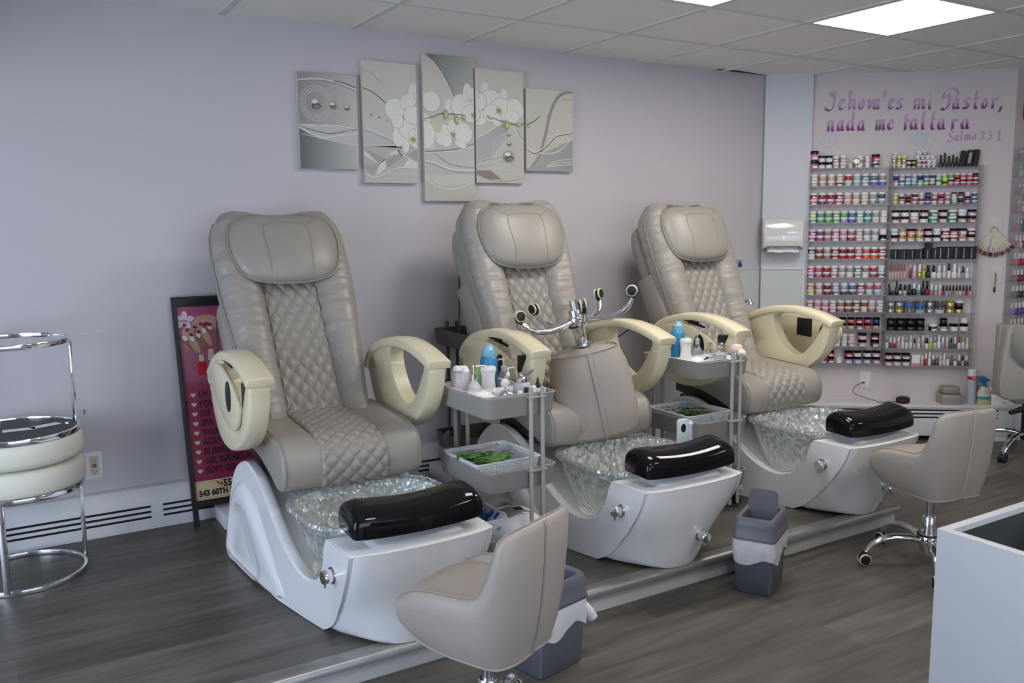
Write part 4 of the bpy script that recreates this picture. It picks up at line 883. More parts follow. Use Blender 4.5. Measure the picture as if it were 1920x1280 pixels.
# ================================================================= round stools stacked at the left
def round_stool(label, loc, up):
    T = thing('round_stool', label, 'stool', loc, 0, 'round chrome stools stacked seat to seat'); H = 0.345
    t = MB(); rr = [(0.222, 0), (0.232, 0.003), (0.238, 0.014), (0.240, 0.04), (0.239, 0.068), (0.232, 0.086), (0.216, 0.094), (0.1, 0.097), (0.004, 0.098)]
    t.lathe([(r_, H+0.018+z) for r_, z in rr], 64); t.build('seat_cushion', M_creamw, T, smooth=60)
    t = MB(); t.lathe([(0.222, H+0.006), (0.222, H+0.018), (0.12, H+0.0185)], 64); t.build('seat_underside', M_black, T, smooth=40)
    def hoop(r_, z, w_, h_): 
        q = MB(); q.ring([(r_*math.cos(2*PI*k/72), r_*math.sin(2*PI*k/72)) for k in range(72)], [((r_-w_)*math.cos(2*PI*k/72), (r_-w_)*math.sin(2*PI*k/72)) for k in range(72)], XYZ, z, z+h_); return q
    hoop(0.234, H-0.002, 0.012, 0.020).build('seat_ring', M_chrome, T, bevel=0.002)
    hoop(0.222, 0.0, 0.014, 0.020).build('foot_ring', M_chrome, T, bevel=0.003)
    for a in (14, 134, 254):
        q = MB(); ca, sa = math.cos(R(a)), math.sin(R(a)); q.box((0.226*ca, 0.226*sa, H/2+0.01), (0.011, 0.024, H-0.01), R(a)); q.build('leg', M_chrome, T, bevel=0.002)
    for a in (20, 140, 260):
        q = MB(); q.lathe([(0.008, H+0.0), (0.009, H+0.006)], 10, (0.19*math.cos(R(a)), 0.19*math.sin(R(a)), 0)); q.build('bolt', M_chromed, T)
    return T
RS1 = round_stool('lower round chrome stool with cream seat, standing upright on the floor at left', (0.052, -0.335, 0), True)
RS2 = round_stool('upper round chrome stool turned upside down on the other, its ring in the air', (0.052, -0.335, 0.922), False)
RS2.rotation_euler = (PI, 0, R(28))
for a, x, y in ((30, 0.02, 0.01), (5, 0.11, 0.03)):
    q = MB(); q.box((0, 0, 0), (0.11, 0.045, 0.0006)); o = q.build('paper_label', M_paper, RS2, smooth=0); o.location = (x, y, 0.3495); o.rotation_euler = (0, 0, R(a))
t = MB(); t.tube(catmull([(-0.4, -0.10, 0.25), (-0.1, -0.09, 0.235), (0.05, -0.085, 0.25), (0.16, -0.07, 0.285), (0.245, -0.045, 0.33)], 5), 0.004, 6); tag(t.build('wall_cable', M_black), 'black cable sagging behind the stacked stools towards the double outlet', 'cable')
# cable beside the middle chair
t = MB(); t.tube(catmull([(2.0, -0.32, 1.17), (1.985, -0.33, 1.10), (1.98, -0.33, 0.95), (1.975, -0.34, 0.80), (1.97, -0.36, 0.70)], 5), 0.004, 6); tag(t.build('hanging_cable', M_black), 'thin black cable hanging from the pocket of the middle pedicure chair', 'cable')
t = MB(); t.tube(catmull([(3.15, -0.42, 0.80), (3.02, -0.34, 0.74), (2.93, -0.29, 0.64), (2.87, -0.26, 0.45), (2.84, -0.2, 0.105)], 5), 0.004, 6); tag(t.build('hanging_cable', M_black), 'thin black cable hanging behind the armrests of the farthest pedicure chair', 'cable')
t = MB(); t.tube(catmull([(0.875, -0.11, 0.93), (0.872, -0.11, 0.75), (0.87, -0.12, 0.5), (0.885, -0.13, 0.33), (0.93, -0.14, 0.27), (0.99, -0.15, 0.25)], 5), 0.0035, 6); tag(t.build('hanging_cable', M_black), 'thin black cable hanging in front of the pink poster', 'cable')

# ================================================================= poster stand
T = thing('poster_stand', 'pink salon price poster in a black A-frame stand leaning on the wall', 'sign', (0.725, -0.136, 0))
up = Vector((-0.024, 0.096, 1.024)); PL = up.length; up.normalize(); ex = Vector((1, 0, 0)); nn_ = up.cross(ex).normalized()
pn = -nn_ if nn_.y > 0 else nn_
pf_ = lambda a, b, d: tuple(ex*a+up*b+pn*d)
t = MB(); t.ring([(0, 0.085), (0.49, 0.085), (0.49, 1.03), (0, 1.03)], [(0.018, 0.112), (0.472, 0.112), (0.472, 0.985), (0.018, 0.985)], pf_, -0.02, 0.008); t.build('frame', M_black, T, bevel=0.002)
for a in (0.0, 0.468):
    t = MB(); t.frame_box(pf_(a, 0, -0.018), ex*0.022, pn*0.024, up*0.09); t.build('leg', M_black, T, smooth=0)
t = MB(); t.frame_box(pf_(0.012, 0.105, -0.008), ex*0.465, pn*0.004, up*0.886)
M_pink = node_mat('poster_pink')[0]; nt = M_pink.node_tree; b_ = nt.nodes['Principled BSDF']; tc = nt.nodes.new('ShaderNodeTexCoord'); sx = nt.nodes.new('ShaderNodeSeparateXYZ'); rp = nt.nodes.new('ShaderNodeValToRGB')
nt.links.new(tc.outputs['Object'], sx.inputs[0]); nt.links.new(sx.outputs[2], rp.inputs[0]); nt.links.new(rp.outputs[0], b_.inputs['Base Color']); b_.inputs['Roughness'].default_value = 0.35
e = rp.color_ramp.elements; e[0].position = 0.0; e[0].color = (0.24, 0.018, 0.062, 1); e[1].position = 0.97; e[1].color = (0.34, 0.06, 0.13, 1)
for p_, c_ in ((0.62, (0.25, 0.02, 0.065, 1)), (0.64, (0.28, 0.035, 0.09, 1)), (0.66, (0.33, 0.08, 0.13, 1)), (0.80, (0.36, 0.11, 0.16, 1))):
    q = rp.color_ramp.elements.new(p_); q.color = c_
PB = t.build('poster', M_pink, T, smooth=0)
def on_poster(name, shapes, m_, lvl, par=PB):
    t = MB()
    for s_ in shapes: t.prism(s_, pf_, -0.004+0.0003*lvl, -0.0037+0.0003*lvl)
    return t.build(name, m_, par, smooth=0)
def heart(cx_, cy_, r_): return [(cx_+r_*0.062*16*math.sin(q)**3, cy_+r_*0.062*(13*math.cos(q)-5*math.cos(2*q)-2*math.cos(3*q)-math.cos(4*q))) for q in [2*PI*k/22 for k in range(22)]]
M_pcream = mat('poster_cream', (0.56, 0.50, 0.36), 0.4, var=0.02); M_pdark = mat('poster_plum_ink', (0.06, 0.008, 0.025), 0.45, var=0); M_pblk = mat('poster_black_ink', (0.03, 0.02, 0.03), 0.45, var=0)
rowz = [0.590-0.0431*k for k in range(9)]
for k, z in enumerate(rowz): on_poster('heart_bullet', [heart(0.052-0.0004*k, z, 0.0115)], M_pcream, 2)
def poster_text(name, lines, m_, lvl, sq=0.82):
    t = MB()
    for txt, x, z, sz in lines:
        vs_, fs = text_mesh(txt, sz, (sq, 1), 0.0, bold=0.0022)
        t.add([pf_(x+v[0], z+v[1], -0.004+0.0003*lvl) for v in vs_], fs)
    return t.build(name, m_, PB, smooth=0)
poster_text('service_list', [(s_, 0.074, z-0.013, 0.040) for s_, z in zip(('UV GEL', 'POLISH', 'DIP', 'SPA', 'WAX', 'ACRYLIC', 'RUBBER', 'GEL MANICURE', 'SOFT GEL'), rowz)], M_pdark, 2, 0.80)
on_poster('address_box', [[(0.016, 0.114), (0.40, 0.114), (0.40, 0.200), (0.016, 0.200)]], mat('poster_gold', (0.62, 0.52, 0.30), 0.4, var=0.02), 1)
tt = MB(); tt.ring([(0.022, 0.120), (0.394, 0.120), (0.394, 0.194), (0.022, 0.194)], [(0.0235, 0.1215), (0.3925, 0.1215), (0.3925, 0.1925), (0.0235, 0.1925)], pf_, -0.0034, -0.0031); tt.build('box_line', mat('poster_red', (0.42, 0.03, 0.05), 0.4, var=0), PB, smooth=0)
poster_text('address', [('543 60TH S', 0.034, 0.131, 0.036), ('55', 0.143, 0.163, 0.044)], M_pblk, 3, 0.86)
ph = MB(); ph.tube([pf_(x, z, -0.003) for x, z in cat2([(0.116, 0.192), (0.120, 0.182), (0.131, 0.178), (0.135, 0.185), (0.137, 0.176), (0.130, 0.166)], 3, False)], 0.0032, 6); ph.build('phone_symbol', MATS['poster_red'], PB)
# the photo of hands and flowers on the poster
M_skin = mat('printed_skin', (0.50, 0.29, 0.20), 0.5, var=0.12, vscale=25); M_skind = mat('printed_skin_shade', (0.27, 0.13, 0.08), 0.5, var=0.1, vscale=25)
def ell(cx_, cy_, rx, ry, a=0, n=20): return [(cx_+rx*math.cos(2*PI*k/n)*math.cos(a)-ry*math.sin(2*PI*k/n)*math.sin(a), cy_+rx*math.cos(2*PI*k/n)*math.sin(a)+ry*math.sin(2*PI*k/n)*math.cos(a)) for k in range(n)]
on_poster('printed_hand', [cat2([(0.030, 0.860), (0.045, 0.90), (0.085, 0.935), (0.15, 0.945), (0.19, 0.93), (0.20, 0.90), (0.17, 0.87), (0.10, 0.85), (0.07, 0.80), (0.04, 0.81)], 4)], M_skin, 1)
for k, (x, z, L_, a) in enumerate([(0.050, 0.828, 0.045, -0.9), (0.078, 0.822, 0.050, -1.15), (0.105, 0.835, 0.052, -1.2), (0.132, 0.852, 0.050, -1.15), (0.158, 0.872, 0.042, -1.0)]):
    on_poster('printed_finger', [ell(x, z, L_, 0.0155, a)], M_skin if k % 2 else M_skind, 2+k)
    on_poster('printed_nail', [ell(x-0.3*L_*math.cos(a), z-0.3*L_*math.sin(a)+0.008, 0.014, 0.009, a)], mat('printed_nail', (0.72, 0.62, 0.62), 0.3, var=0), 8+k)
on_poster('printed_petals', [ell(0.046+0.022*math.cos(q), 0.925+0.020*math.sin(q), 0.022, 0.013, q) for q in (0.3, 1.5, 2.7, 3.9, 5.2)], mat('printed_petal', (0.70, 0.50, 0.60), 0.5, var=0.1), 14)
on_poster('printed_blossoms', [ell(0.045+0.013*k+0.004*math.sin(k*5), 0.905-0.018*(k % 3)-0.004*k, 0.009, 0.007, k) for k in range(5)]+[ell(0.115+0.012*k, 0.905-0.006*(k % 2), 0.009, 0.007, k) for k in range(4)], mat('printed_crimson', (0.24, 0.01, 0.07), 0.5, var=0.1), 15)
on_poster('printed_polish', [[(0.084, 0.676), (0.122, 0.676), (0.122, 0.728), (0.115, 0.738), (0.091, 0.738), (0.084, 0.728)]], mat('printed_red', (0.48, 0.01, 0.02), 0.3, var=0.05), 3)
on_poster('printed_cap', [[(0.092, 0.738), (0.114, 0.738), (0.113, 0.768), (0.094, 0.768)], [(0.13, 0.74), (0.16, 0.74), (0.158, 0.79), (0.136, 0.79)], [(0.17, 0.735), (0.20, 0.735), (0.20, 0.78), (0.173, 0.78)]], mat('printed_cream', (0.62, 0.50, 0.38), 0.4, var=0), 4)

# ================================================================= white desk at lower right
T = thing('reception_desk', 'white open-topped desk cut by the right edge of the view', 'desk', (2.1, -3.4, LOW))
of = (-2.1, 3.4, -LOW); x0, x1, y0, y1, zt = 1.762, 2.75, -3.95, -2.982, 0.65
t = MB(); t.box((x0+0.011, (y0+y1)/2, (zt+LOW)/2), (0.022, y1-y0, zt-LOW)); t.box(((x0+x1)/2+0.011, y1-0.011, (zt+LOW)/2), (x1-x0-0.022, 0.022, zt-LOW)); t.build('side_panel', M_desk, T, off=of, bevel=0.001)
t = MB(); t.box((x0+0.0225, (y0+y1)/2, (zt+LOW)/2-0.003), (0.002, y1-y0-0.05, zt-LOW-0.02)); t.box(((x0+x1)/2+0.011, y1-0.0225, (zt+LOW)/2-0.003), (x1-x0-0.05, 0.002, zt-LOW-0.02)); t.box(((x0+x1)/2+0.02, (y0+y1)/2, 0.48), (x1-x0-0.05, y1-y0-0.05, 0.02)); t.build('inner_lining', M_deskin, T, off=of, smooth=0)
t = MB(); t.box((2.12, -3.12, 0.545), (0.16, 0.10, 0.11)); tag(t.build('dark_box', M_black, bevel=0.01), 'dark object inside the white desk at the right edge', 'box')

# ================================================================= wingback office chair at the right edge
T = thing('wingback_office_chair', 'grey wingback office chair with silver nailheads at the right edge', 'chair', (5.355, -1.295, LOW))
M_wing = mat('grey_wingback_leather', (0.33, 0.31, 0.27), 0.45, bump=0.1, bscale=200); M_nail = mat('silver_nailhead', (0.85, 0.85, 0.85), 0.2, metal=1.0, var=0)
yaw = R(-37.9)
def wc(a, b, z): return (math.cos(yaw)*a-math.sin(yaw)*b, math.sin(yaw)*a+math.cos(yaw)*b, z)   # a along the polish wall, b away from the room
prof = [(0.26, 0.40), (0.02, 0.40), (-0.05, 0.455), (-0.03, 0.56), (0.0, 0.60), (0.07, 0.64), (0.10, 0.70), (0.11, 0.80), (0.12, 0.82), (0.26, 0.82)]
t = MB(); wp_ = [(-0.24, 0.385), (-0.245, 0.60), (-0.235, 0.70), (-0.225, 0.795), (-0.19, 0.80), (-0.20, 0.70), (-0.19, 0.62), (-0.13, 0.565), (-0.09, 0.54), (-0.07, 0.48), (-0.075, 0.385)]
wp_ = cat2(wp_, 3)
t.prism(wp_, lambda a, b, d: wc(a, d, b), -0.20, -0.12); WB = t.build('wing', M_wing, T, bevel=0.008, smooth=50)
t = MB(); t.prism([(-0.22, 0.40), (0.35, 0.40), (0.35, 0.80), (-0.215, 0.80)], lambda a, b, d: wc(a, d, b), -0.06, 0.0); t.build('backrest', M_wing, T, bevel=0.012)
t = MB(); t.box((0.07, 0.0, 0.37), (0.34, 0.26, 0.10), yaw); t.build('seat', M_wing, T, bevel=0.02)
nl = MB(); lp = cat2([(-0.205, 0.79), (-0.212, 0.70), (-0.205, 0.63), (-0.15, 0.575), (-0.105, 0.55), (-0.085, 0.49), (-0.085, 0.40)], 7, False)
L_ = 0; prev = lp[0]; pts = []
for q in range(60):
    tq = q/59*(len(lp)-1); i = min(int(tq), len(lp)-2); f = tq-i; pts.append((lp[i][0]+(lp[i+1][0]-lp[i][0])*f, lp[i][1]+(lp[i+1][1]-lp[i][1])*f))
for a, z in pts:
    nl.prism([(a+0.0042*math.cos(2*PI*j/7), z+0.0042*math.sin(2*PI*j/7)) for j in range(7)], lambda p, q_, d: wc(p, d, q_), -0.204, -0.2)
o = nl.build('nailheads', M_nail, WB, smooth=30); o['kind'] = 'stuff'
t = MB(); t.tube([wc(-0.02, -0.14, 0.32), wc(-0.13, -0.20, 0.315), wc(-0.20, -0.23, 0.30)], [0.016, 0.018, 0.012], 10); t.build('arm_pad', M_black, T)
t = MB(); t.lathe([(0.03, 0.09), (0.03, 0.33)], 14); t.build('gas_column', M_black, T)
for k in range(5):
    a = R(72*k+187); ca, sa = math.cos(a), math.sin(a); g = MB(); g.tube(catmull([(ca*d, sa*d, z) for d, z in ((0.02, 0.12), (0.10, 0.135), (0.20, 0.12), (0.27, 0.09), (0.308, 0.058))], 4), [0.022-0.0005*q for q in range(17)], 14, flat=0.7); g.tube([(ca*0.308, sa*0.308, 0.03), (ca*0.308, sa*0.308, 0.065)], 0.008, 8); A = g.build('base_arm', M_chrome, T)
    g = MB(); p = (ca*0.31, sa*0.31); g.tube([(p[0]-sa*0.02, p[1]+ca*0.02, 0.026), (p[0]+sa*0.02, p[1]-ca*0.02, 0.026)], 0.026, 14); g.build('caster', M_black, A)
t = MB(); rows = []
for z, w0, w1, d in ((0.47, -0.045, 0.3, 0.10), (0.52, -0.07, 0.3, 0.14), (0.60, -0.06, 0.3, 0.14), (0.68, 0.0, 0.3, 0.12), (0.74, 0.05, 0.28, 0.09), (0.79, 0.10, 0.26, 0.05)): rows.append([wc(a, b, z) for a, b in ((w0, -0.06-d*0.3), (w0+0.03, -0.06-d), (w1, -0.06-d), (w1, -0.062), (w0+0.02, -0.062))])
t.loft(rows); o = t.build('black_jacket', M_blackm, None, off=(5.355, -1.295, LOW), bevel=0.02, smooth=60); tag(o, 'black jacket draped over the grey wingback office chair', 'jacket')
# ---- outlines of the printed canvases and of the lettering, in metres on their walls
ART_STROKES = [([(1.306, 1.999), (1.379, 2.011), (1.453, 2.011), (1.528, 2.0), (1.611, 1.976)], 0.0088, 1), ([(1.306, 1.995), (1.379, 2.006), (1.452, 2.006), (1.527, 1.992), (1.611, 1.963)], 0.0028, 0), ([(1.49, 2.011), (1.55, 2.0), (1.604, 1.984)], 0.0055, 0), ([(1.627, 1.991), (1.689, 1.97), (1.752, 1.924), (1.791, 1.889)], 0.005, 0), ([(1.627, 1.996), (1.69, 1.976), (1.752, 1.931), (1.8, 1.894)], 0.0022, 1), ([(1.63, 2.073), (1.677, 2.063), (1.731, 2.02)], 0.0028, 3), ([(1.305, 1.794), (1.368, 1.76), (1.442, 1.746), (1.518, 1.76), (1.612, 1.771)], 0.0055, 1), ([(1.306, 1.799), (1.377, 1.799), (1.482, 1.804), (1.558, 1.797), (1.612, 1.782)], 0.005, 1), ([(1.306, 1.797), (1.376, 1.778), (1.465, 1.765), (1.558, 1.783), (1.612, 1.789)], 0.0039, 0), ([(1.306, 1.799), (1.37, 1.802), (1.482, 1.797), (1.612, 1.775)], 0.0028, 1), ([(1.324, 1.758), (1.405, 1.744), (1.502, 1.727), (1.61, 1.713)], 0.0033, 1), ([(1.621, 1.8), (1.699, 1.779), (1.779, 1.749), (1.843, 1.711)], 0.0066, 1), ([(1.62, 1.795), (1.699, 1.773), (1.779, 1.743), (1.843, 1.705)], 0.0022, 0), ([(1.617, 1.714), (1.713, 1.717), (1.827, 1.721), (1.927, 1.706)], 0.0028, 1), ([(1.621, 1.597), (1.66, 1.569), (1.708, 1.57), (1.774, 1.601), (1.841, 1.617), (1.924, 1.603)], 0.0055, 1), ([(1.621, 1.591), (1.66, 1.563), (1.708, 1.565), (1.774, 1.596), (1.841, 1.611), (1.924, 1.597)], 0.0022, 2), ([(1.961, 2.174), (2.015, 2.141), (2.065, 2.086), (2.107, 2.014), (2.136, 1.955)], 0.0072, 1), ([(1.967, 2.177), (2.025, 2.141), (2.077, 2.079), (2.115, 2.014), (2.141, 1.959)], 0.0028, 0), ([(1.947, 1.654), (2.011, 1.645), (2.098, 1.616), (2.169, 1.61), (2.246, 1.612)], 0.0077, 1), ([(1.947, 1.647), (2.011, 1.635), (2.098, 1.608), (2.169, 1.601), (2.246, 1.604)], 0.0022, 0), ([(1.987, 1.705), (2.046, 1.669), (2.116, 1.636), (2.246, 1.624)], 0.0028, 0), ([(1.961, 1.7), (2.056, 1.706), (2.144, 1.718), (2.249, 1.749)], 0.0039, 0), ([(1.961, 1.694), (2.056, 1.699), (2.144, 1.712), (2.249, 1.743)], 0.0033, 1), ([(1.945, 1.582), (1.991, 1.545), (2.052, 1.521), (2.131, 1.517), (2.245, 1.553)], 0.0061, 1), ([(1.945, 1.583), (1.991, 1.549), (2.052, 1.527), (2.131, 1.524), (2.245, 1.558)], 0.0022, 2), ([(2.148, 1.453), (2.202, 1.465), (2.244, 1.486)], 0.0022, 2), ([(2.247, 1.655), (2.335, 1.677), (2.41, 1.692)], 0.0044, 1), ([(2.247, 1.65), (2.335, 1.672), (2.41, 1.686)], 0.0022, 0), ([(2.251, 1.632), (2.334, 1.638), (2.429, 1.66), (2.554, 1.627)], 0.0033, 3), ([(2.255, 1.592), (2.333, 1.566), (2.427, 1.556), (2.553, 1.578)], 0.0039, 2), ([(2.252, 1.776), (2.318, 1.807), (2.384, 1.845), (2.432, 1.871)], 0.005, 1), ([(2.488, 1.842), (2.517, 1.796), (2.555, 1.761)], 0.005, 1), ([(2.507, 1.835), (2.531, 1.796), (2.555, 1.773)], 0.0022, 0), ([(2.57, 1.741), (2.624, 1.719), (2.704, 1.713), (2.785, 1.733), (2.873, 1.803)], 0.0055, 1), ([(2.57, 1.733), (2.624, 1.711), (2.704, 1.754), (2.765, 1.806), (2.873, 1.828)], 0.005, 0), ([(2.57, 1.737), (2.624, 1.716), (2.704, 1.763), (2.765, 1.813), (2.873, 1.834)], 0.0039, 1), ([(2.564, 1.619), (2.623, 1.645), (2.684, 1.786), (2.725, 1.935), (2.786, 2.029), (2.874, 2.055)], 0.0242, 4), ([(2.593, 1.636), (2.653, 1.703), (2.705, 1.869), (2.745, 1.977), (2.807, 2.038), (2.874, 2.051)], 0.0033, 0), ([(2.786, 1.996), (2.827, 2.011), (2.874, 2.01)], 0.0022, 2), ([(2.703, 1.647), (2.764, 1.674), (2.873, 1.69)], 0.0039, 1), ([(2.703, 1.643), (2.764, 1.661), (2.873, 1.673)], 0.0039, 1), ([(2.693, 1.639), (2.764, 1.649), (2.873, 1.659)], 0.0039, 1)]
ART_FILLS = [([(1.3, 2.039), (1.629, 2.045), (1.619, 1.743), (1.48, 1.747), (1.405, 1.751), (1.304, 1.796)], 'taupe2'), ([(1.304, 1.789), (1.368, 1.757), (1.442, 1.742), (1.611, 1.764), (1.609, 1.597), (1.302, 1.59)], 'steel'), ([(1.304, 1.796), (1.407, 1.804), (1.612, 1.782), (1.61, 1.713), (1.502, 1.727), (1.404, 1.741)], 'pale'), ([(1.621, 1.8), (1.787, 1.749), (1.927, 1.71), (1.928, 1.725), (1.796, 1.779), (1.734, 1.872), (1.627, 1.986)], 'taupe2'), ([(1.62, 1.793), (1.795, 1.742), (1.927, 1.703), (1.928, 1.725), (1.617, 1.714)], 'steel2'), ([(1.617, 1.714), (1.927, 1.71), (1.924, 1.604), (1.841, 1.617), (1.708, 1.57), (1.66, 1.569), (1.617, 1.597)], 'gem'), ([(1.957, 2.188), (2.023, 2.146), (2.107, 2.021), (2.136, 1.955), (2.253, 1.963), (2.257, 2.185)], 'steel3'), ([(1.948, 1.696), (2.248, 1.737), (2.246, 1.62), (2.098, 1.639), (1.986, 1.689)], 'pale'), ([(1.947, 1.647), (2.098, 1.608), (2.246, 1.602), (2.246, 1.588), (1.945, 1.586)], 'steel2'), ([(1.945, 1.582), (2.246, 1.588), (2.245, 1.557), (2.132, 1.527), (2.043, 1.53), (1.992, 1.552)], 'taupe2'), ([(2.249, 1.769), (2.412, 1.854), (2.459, 1.809), (2.344, 1.678), (2.247, 1.655)], 'steel2'), ([(2.246, 1.612), (2.343, 1.614), (2.409, 1.568), (2.333, 1.566), (2.252, 1.592)], 'taupe3'), ([(2.643, 1.703), (2.873, 1.794), (2.873, 1.614), (2.564, 1.607)], 'steel2')]
ART_GEM = [([(1.625, 1.699), (1.71, 1.629), (1.632, 1.67)], 0), ([(1.633, 1.707), (1.743, 1.652), (1.71, 1.629)], 1), ([(1.743, 1.659), (1.742, 1.607), (1.71, 1.629)], 0), ([(1.71, 1.629), (1.676, 1.576), (1.622, 1.619)], 1), ([(1.743, 1.652), (1.826, 1.684), (1.842, 1.67), (1.758, 1.615)], 1), ([(1.71, 1.629), (1.742, 1.607), (1.692, 1.573)], 0), ([(1.794, 1.713), (1.867, 1.663), (1.826, 1.677)], 0), ([(1.859, 1.678), (1.919, 1.71), (1.917, 1.649)], 1), ([(1.867, 1.663), (1.917, 1.642), (1.916, 1.612), (1.841, 1.621)], 0), ([(1.752, 1.674), (1.81, 1.706), (1.826, 1.684)], 0)]
ART_SPHERES = [(1.4, 1.898, 0.031, 0.0295), (1.483, 1.895, 0.0215, 0.02), (1.552, 1.888, 0.0165, 0.015), (1.674, 1.868, 0.008, 0.0075), (1.715, 1.855, 0.007, 0.0065), (1.756, 1.838, 0.0045, 0.0045), (2.456, 1.803, 0.0125, 0.0105), (2.458, 1.756, 0.0165, 0.0135), (2.455, 1.689, 0.038, 0.032), (1.706, 1.631, 0.005, 0.0045), (2.858, 1.94, 0.004, 0.0035)]
ART_RINGS = [(1.4, 1.902, 0.078, 0.0835), (2.448, 1.693, 0.1005, 0.1165)]
ART_PETALS = [(1.8, 1.897, 0.053, 0.055, 20), (1.905, 1.985, 0.0295, 0.044, 0), (1.875, 1.939, 0.05, 0.0335, -30), (1.829, 1.781, 0.041, 0.067, 20), (1.879, 1.805, 0.0585, 0.0525, 0), (1.856, 1.723, 0.0185, 0.0375, 5), (1.92, 1.762, 0.0505, 0.0525, -20), (1.814, 1.839, 0.0325, 0.0335, 0), (1.898, 1.873, 0.0505, 0.0445, 0), (1.972, 1.952, 0.068, 0.0375, 20), (2.001, 1.947, 0.0515, 0.0525, -30), (1.963, 1.779, 0.0595, 0.0715, 10), (1.988, 1.743, 0.034, 0.0345, 0), (1.948, 1.846, 0.051, 0.045, 0), (2.105, 1.93, 0.031, 0.038, 10), (2.176, 1.935, 0.062, 0.0615, 0), (2.208, 2.006, 0.025, 0.046, 0), (2.067, 1.784, 0.0525, 0.057, 30), (2.138, 1.825, 0.049, 0.046, 0), (2.182, 1.797, 0.054, 0.0545, -10), (2.083, 1.754, 0.0305, 0.031, 0), (2.163, 1.742, 0.036, 0.017, 20), (2.229, 1.899, 0.054, 0.0465, 0), (2.24, 2.0, 0.036, 0.031, 0), (2.312, 2.005, 0.0255, 0.066, 5), (2.349, 1.976, 0.065, 0.0545, 0), (2.283, 1.895, 0.0505, 0.0545, 20), (2.424, 1.989, 0.0265, 0.055, 10), (2.414, 1.933, 0.075, 0.059, 0), (2.499, 1.938, 0.048, 0.0595, -35), (2.357, 1.907, 0.0555, 0.047, 0), (2.385, 1.877, 0.028, 0.0355, 0), (2.479, 1.898, 0.0475, 0.0315, 0), (2.275, 1.964, 0.0455, 0.0465, 0)]
ART_CENTRES = [(1.895, 1.754, 0.022, 0.0195), (2.121, 1.79, 0.021, 0.0185), (2.242, 1.892, 0.022, 0.0185), (2.395, 1.924, 0.0245, 0.0205)]
ART_BUDS = [(2.079, 1.887, 0.0155, 0.026, 10), (2.14, 1.862, 0.015, 0.023, -15), (2.183, 1.878, 0.0125, 0.017, -20), (2.441, 1.85, 0.021, 0.0235, 0), (2.517, 1.856, 0.0215, 0.0105, 0), (2.581, 1.853, 0.0115, 0.008, 0), (2.029, 1.829, 0.026, 0.0365, -15), (1.922, 1.89, 0.005, 0.0195, 5), (2.338, 1.886, 0.0185, 0.008, 20)]
ART_STEMS = [([(1.957, 1.858), (2.017, 1.876), (2.052, 1.889), (2.122, 1.891), (2.193, 1.89)], 0.0055), ([(2.052, 1.888), (2.087, 1.907)], 0.0039), ([(2.32, 1.897), (2.413, 1.87), (2.489, 1.858), (2.566, 1.866)], 0.005), ([(2.566, 1.862), (2.615, 1.881), (2.655, 1.911)], 0.0055)]
VERSE = [[('J', 0.376, 0.478, 2.038, 2.117), ('e', 0.46, 0.515, 2.039, 2.117), ('h', 0.519, 0.579, 2.04, 2.116), ('o', 0.584, 0.635, 2.039, 2.114), ('v', 0.638, 0.687, 2.039, 2.113), ('a', 0.676, 0.726, 2.036, 2.112), ("'", 0.735, 0.759, 2.036, 2.11), ('e', 0.768, 0.817, 2.036, 2.109), ('s', 0.813, 0.87, 2.036, 2.108), ('m', 0.92, 1.005, 2.032, 2.105), ('i', 1.01, 1.042, 2.03, 2.103), ('P', 1.09, 1.196, 2.024, 2.101), ('a', 1.161, 1.214, 2.026, 2.099), ('s', 1.221, 1.275, 2.028, 2.101), ('t', 1.276, 1.33, 2.023, 2.099), ('o', 1.335, 1.382, 2.025, 2.098), ('r', 1.388, 1.449, 2.024, 2.096), (',', 1.435, 1.467, 2.023, 2.092)], [('n', 0.392, 0.45, 1.904, 1.983), ('a', 0.456, 0.513, 1.906, 1.981), ('d', 0.516, 0.578, 1.907, 1.98), ('a', 0.584, 0.642, 1.905, 1.978), ('m', 0.692, 0.765, 1.905, 1.981), ('e', 0.769, 0.819, 1.907, 1.979), ('F', 0.871, 0.916, 1.901, 1.981), ('a', 0.908, 0.967, 1.904, 1.98), ('l', 0.971, 1.009, 1.903, 1.978), ('t', 1.019, 1.078, 1.9, 1.977), ('a', 1.076, 1.133, 1.9, 1.976), ('r', 1.155, 1.208, 1.899, 1.974), ('a', 1.217, 1.28, 1.901, 1.974)], [('S', 1.143, 1.185, 1.825, 1.869), ('a', 1.184, 1.217, 1.829, 1.864), ('l', 1.219, 1.238, 1.83, 1.866), ('m', 1.243, 1.29, 1.831, 1.867), ('o', 1.292, 1.321, 1.832, 1.866), ('2', 1.34, 1.374, 1.831, 1.887), ('3', 1.381, 1.414, 1.832, 1.886), (':', 1.414, 1.428, 1.833, 1.871), ('1', 1.44, 1.471, 1.827, 1.887)]]
SWIRLS = [[(0.346, 1.809), (0.364, 1.859), (0.4, 1.885), (0.446, 1.884), (0.467, 1.857), (0.455, 1.829), (0.431, 1.825), (0.413, 1.841), (0.422, 1.858), (0.439, 1.857)], [(0.373, 1.809), (0.415, 1.8), (0.459, 1.83)], [(0.924, 1.874), (0.919, 1.836), (0.946, 1.809), (0.991, 1.804), (1.019, 1.834), (1.002, 1.866), (0.969, 1.873), (0.947, 1.854), (0.956, 1.827), (0.982, 1.823), (0.996, 1.838), (0.985, 1.851)], [(0.936, 1.858), (0.968, 1.888), (1.016, 1.875), (1.063, 1.84), (1.101, 1.802), (1.139, 1.794), (1.16, 1.812), (1.141, 1.824), (1.13, 1.809)], [(1.16, 1.812), (1.179, 1.793), (1.169, 1.77)], [(0.468, 2.175), (0.483, 2.178)], [(1.171, 2.197), (1.19, 2.185), (1.186, 2.122)]]
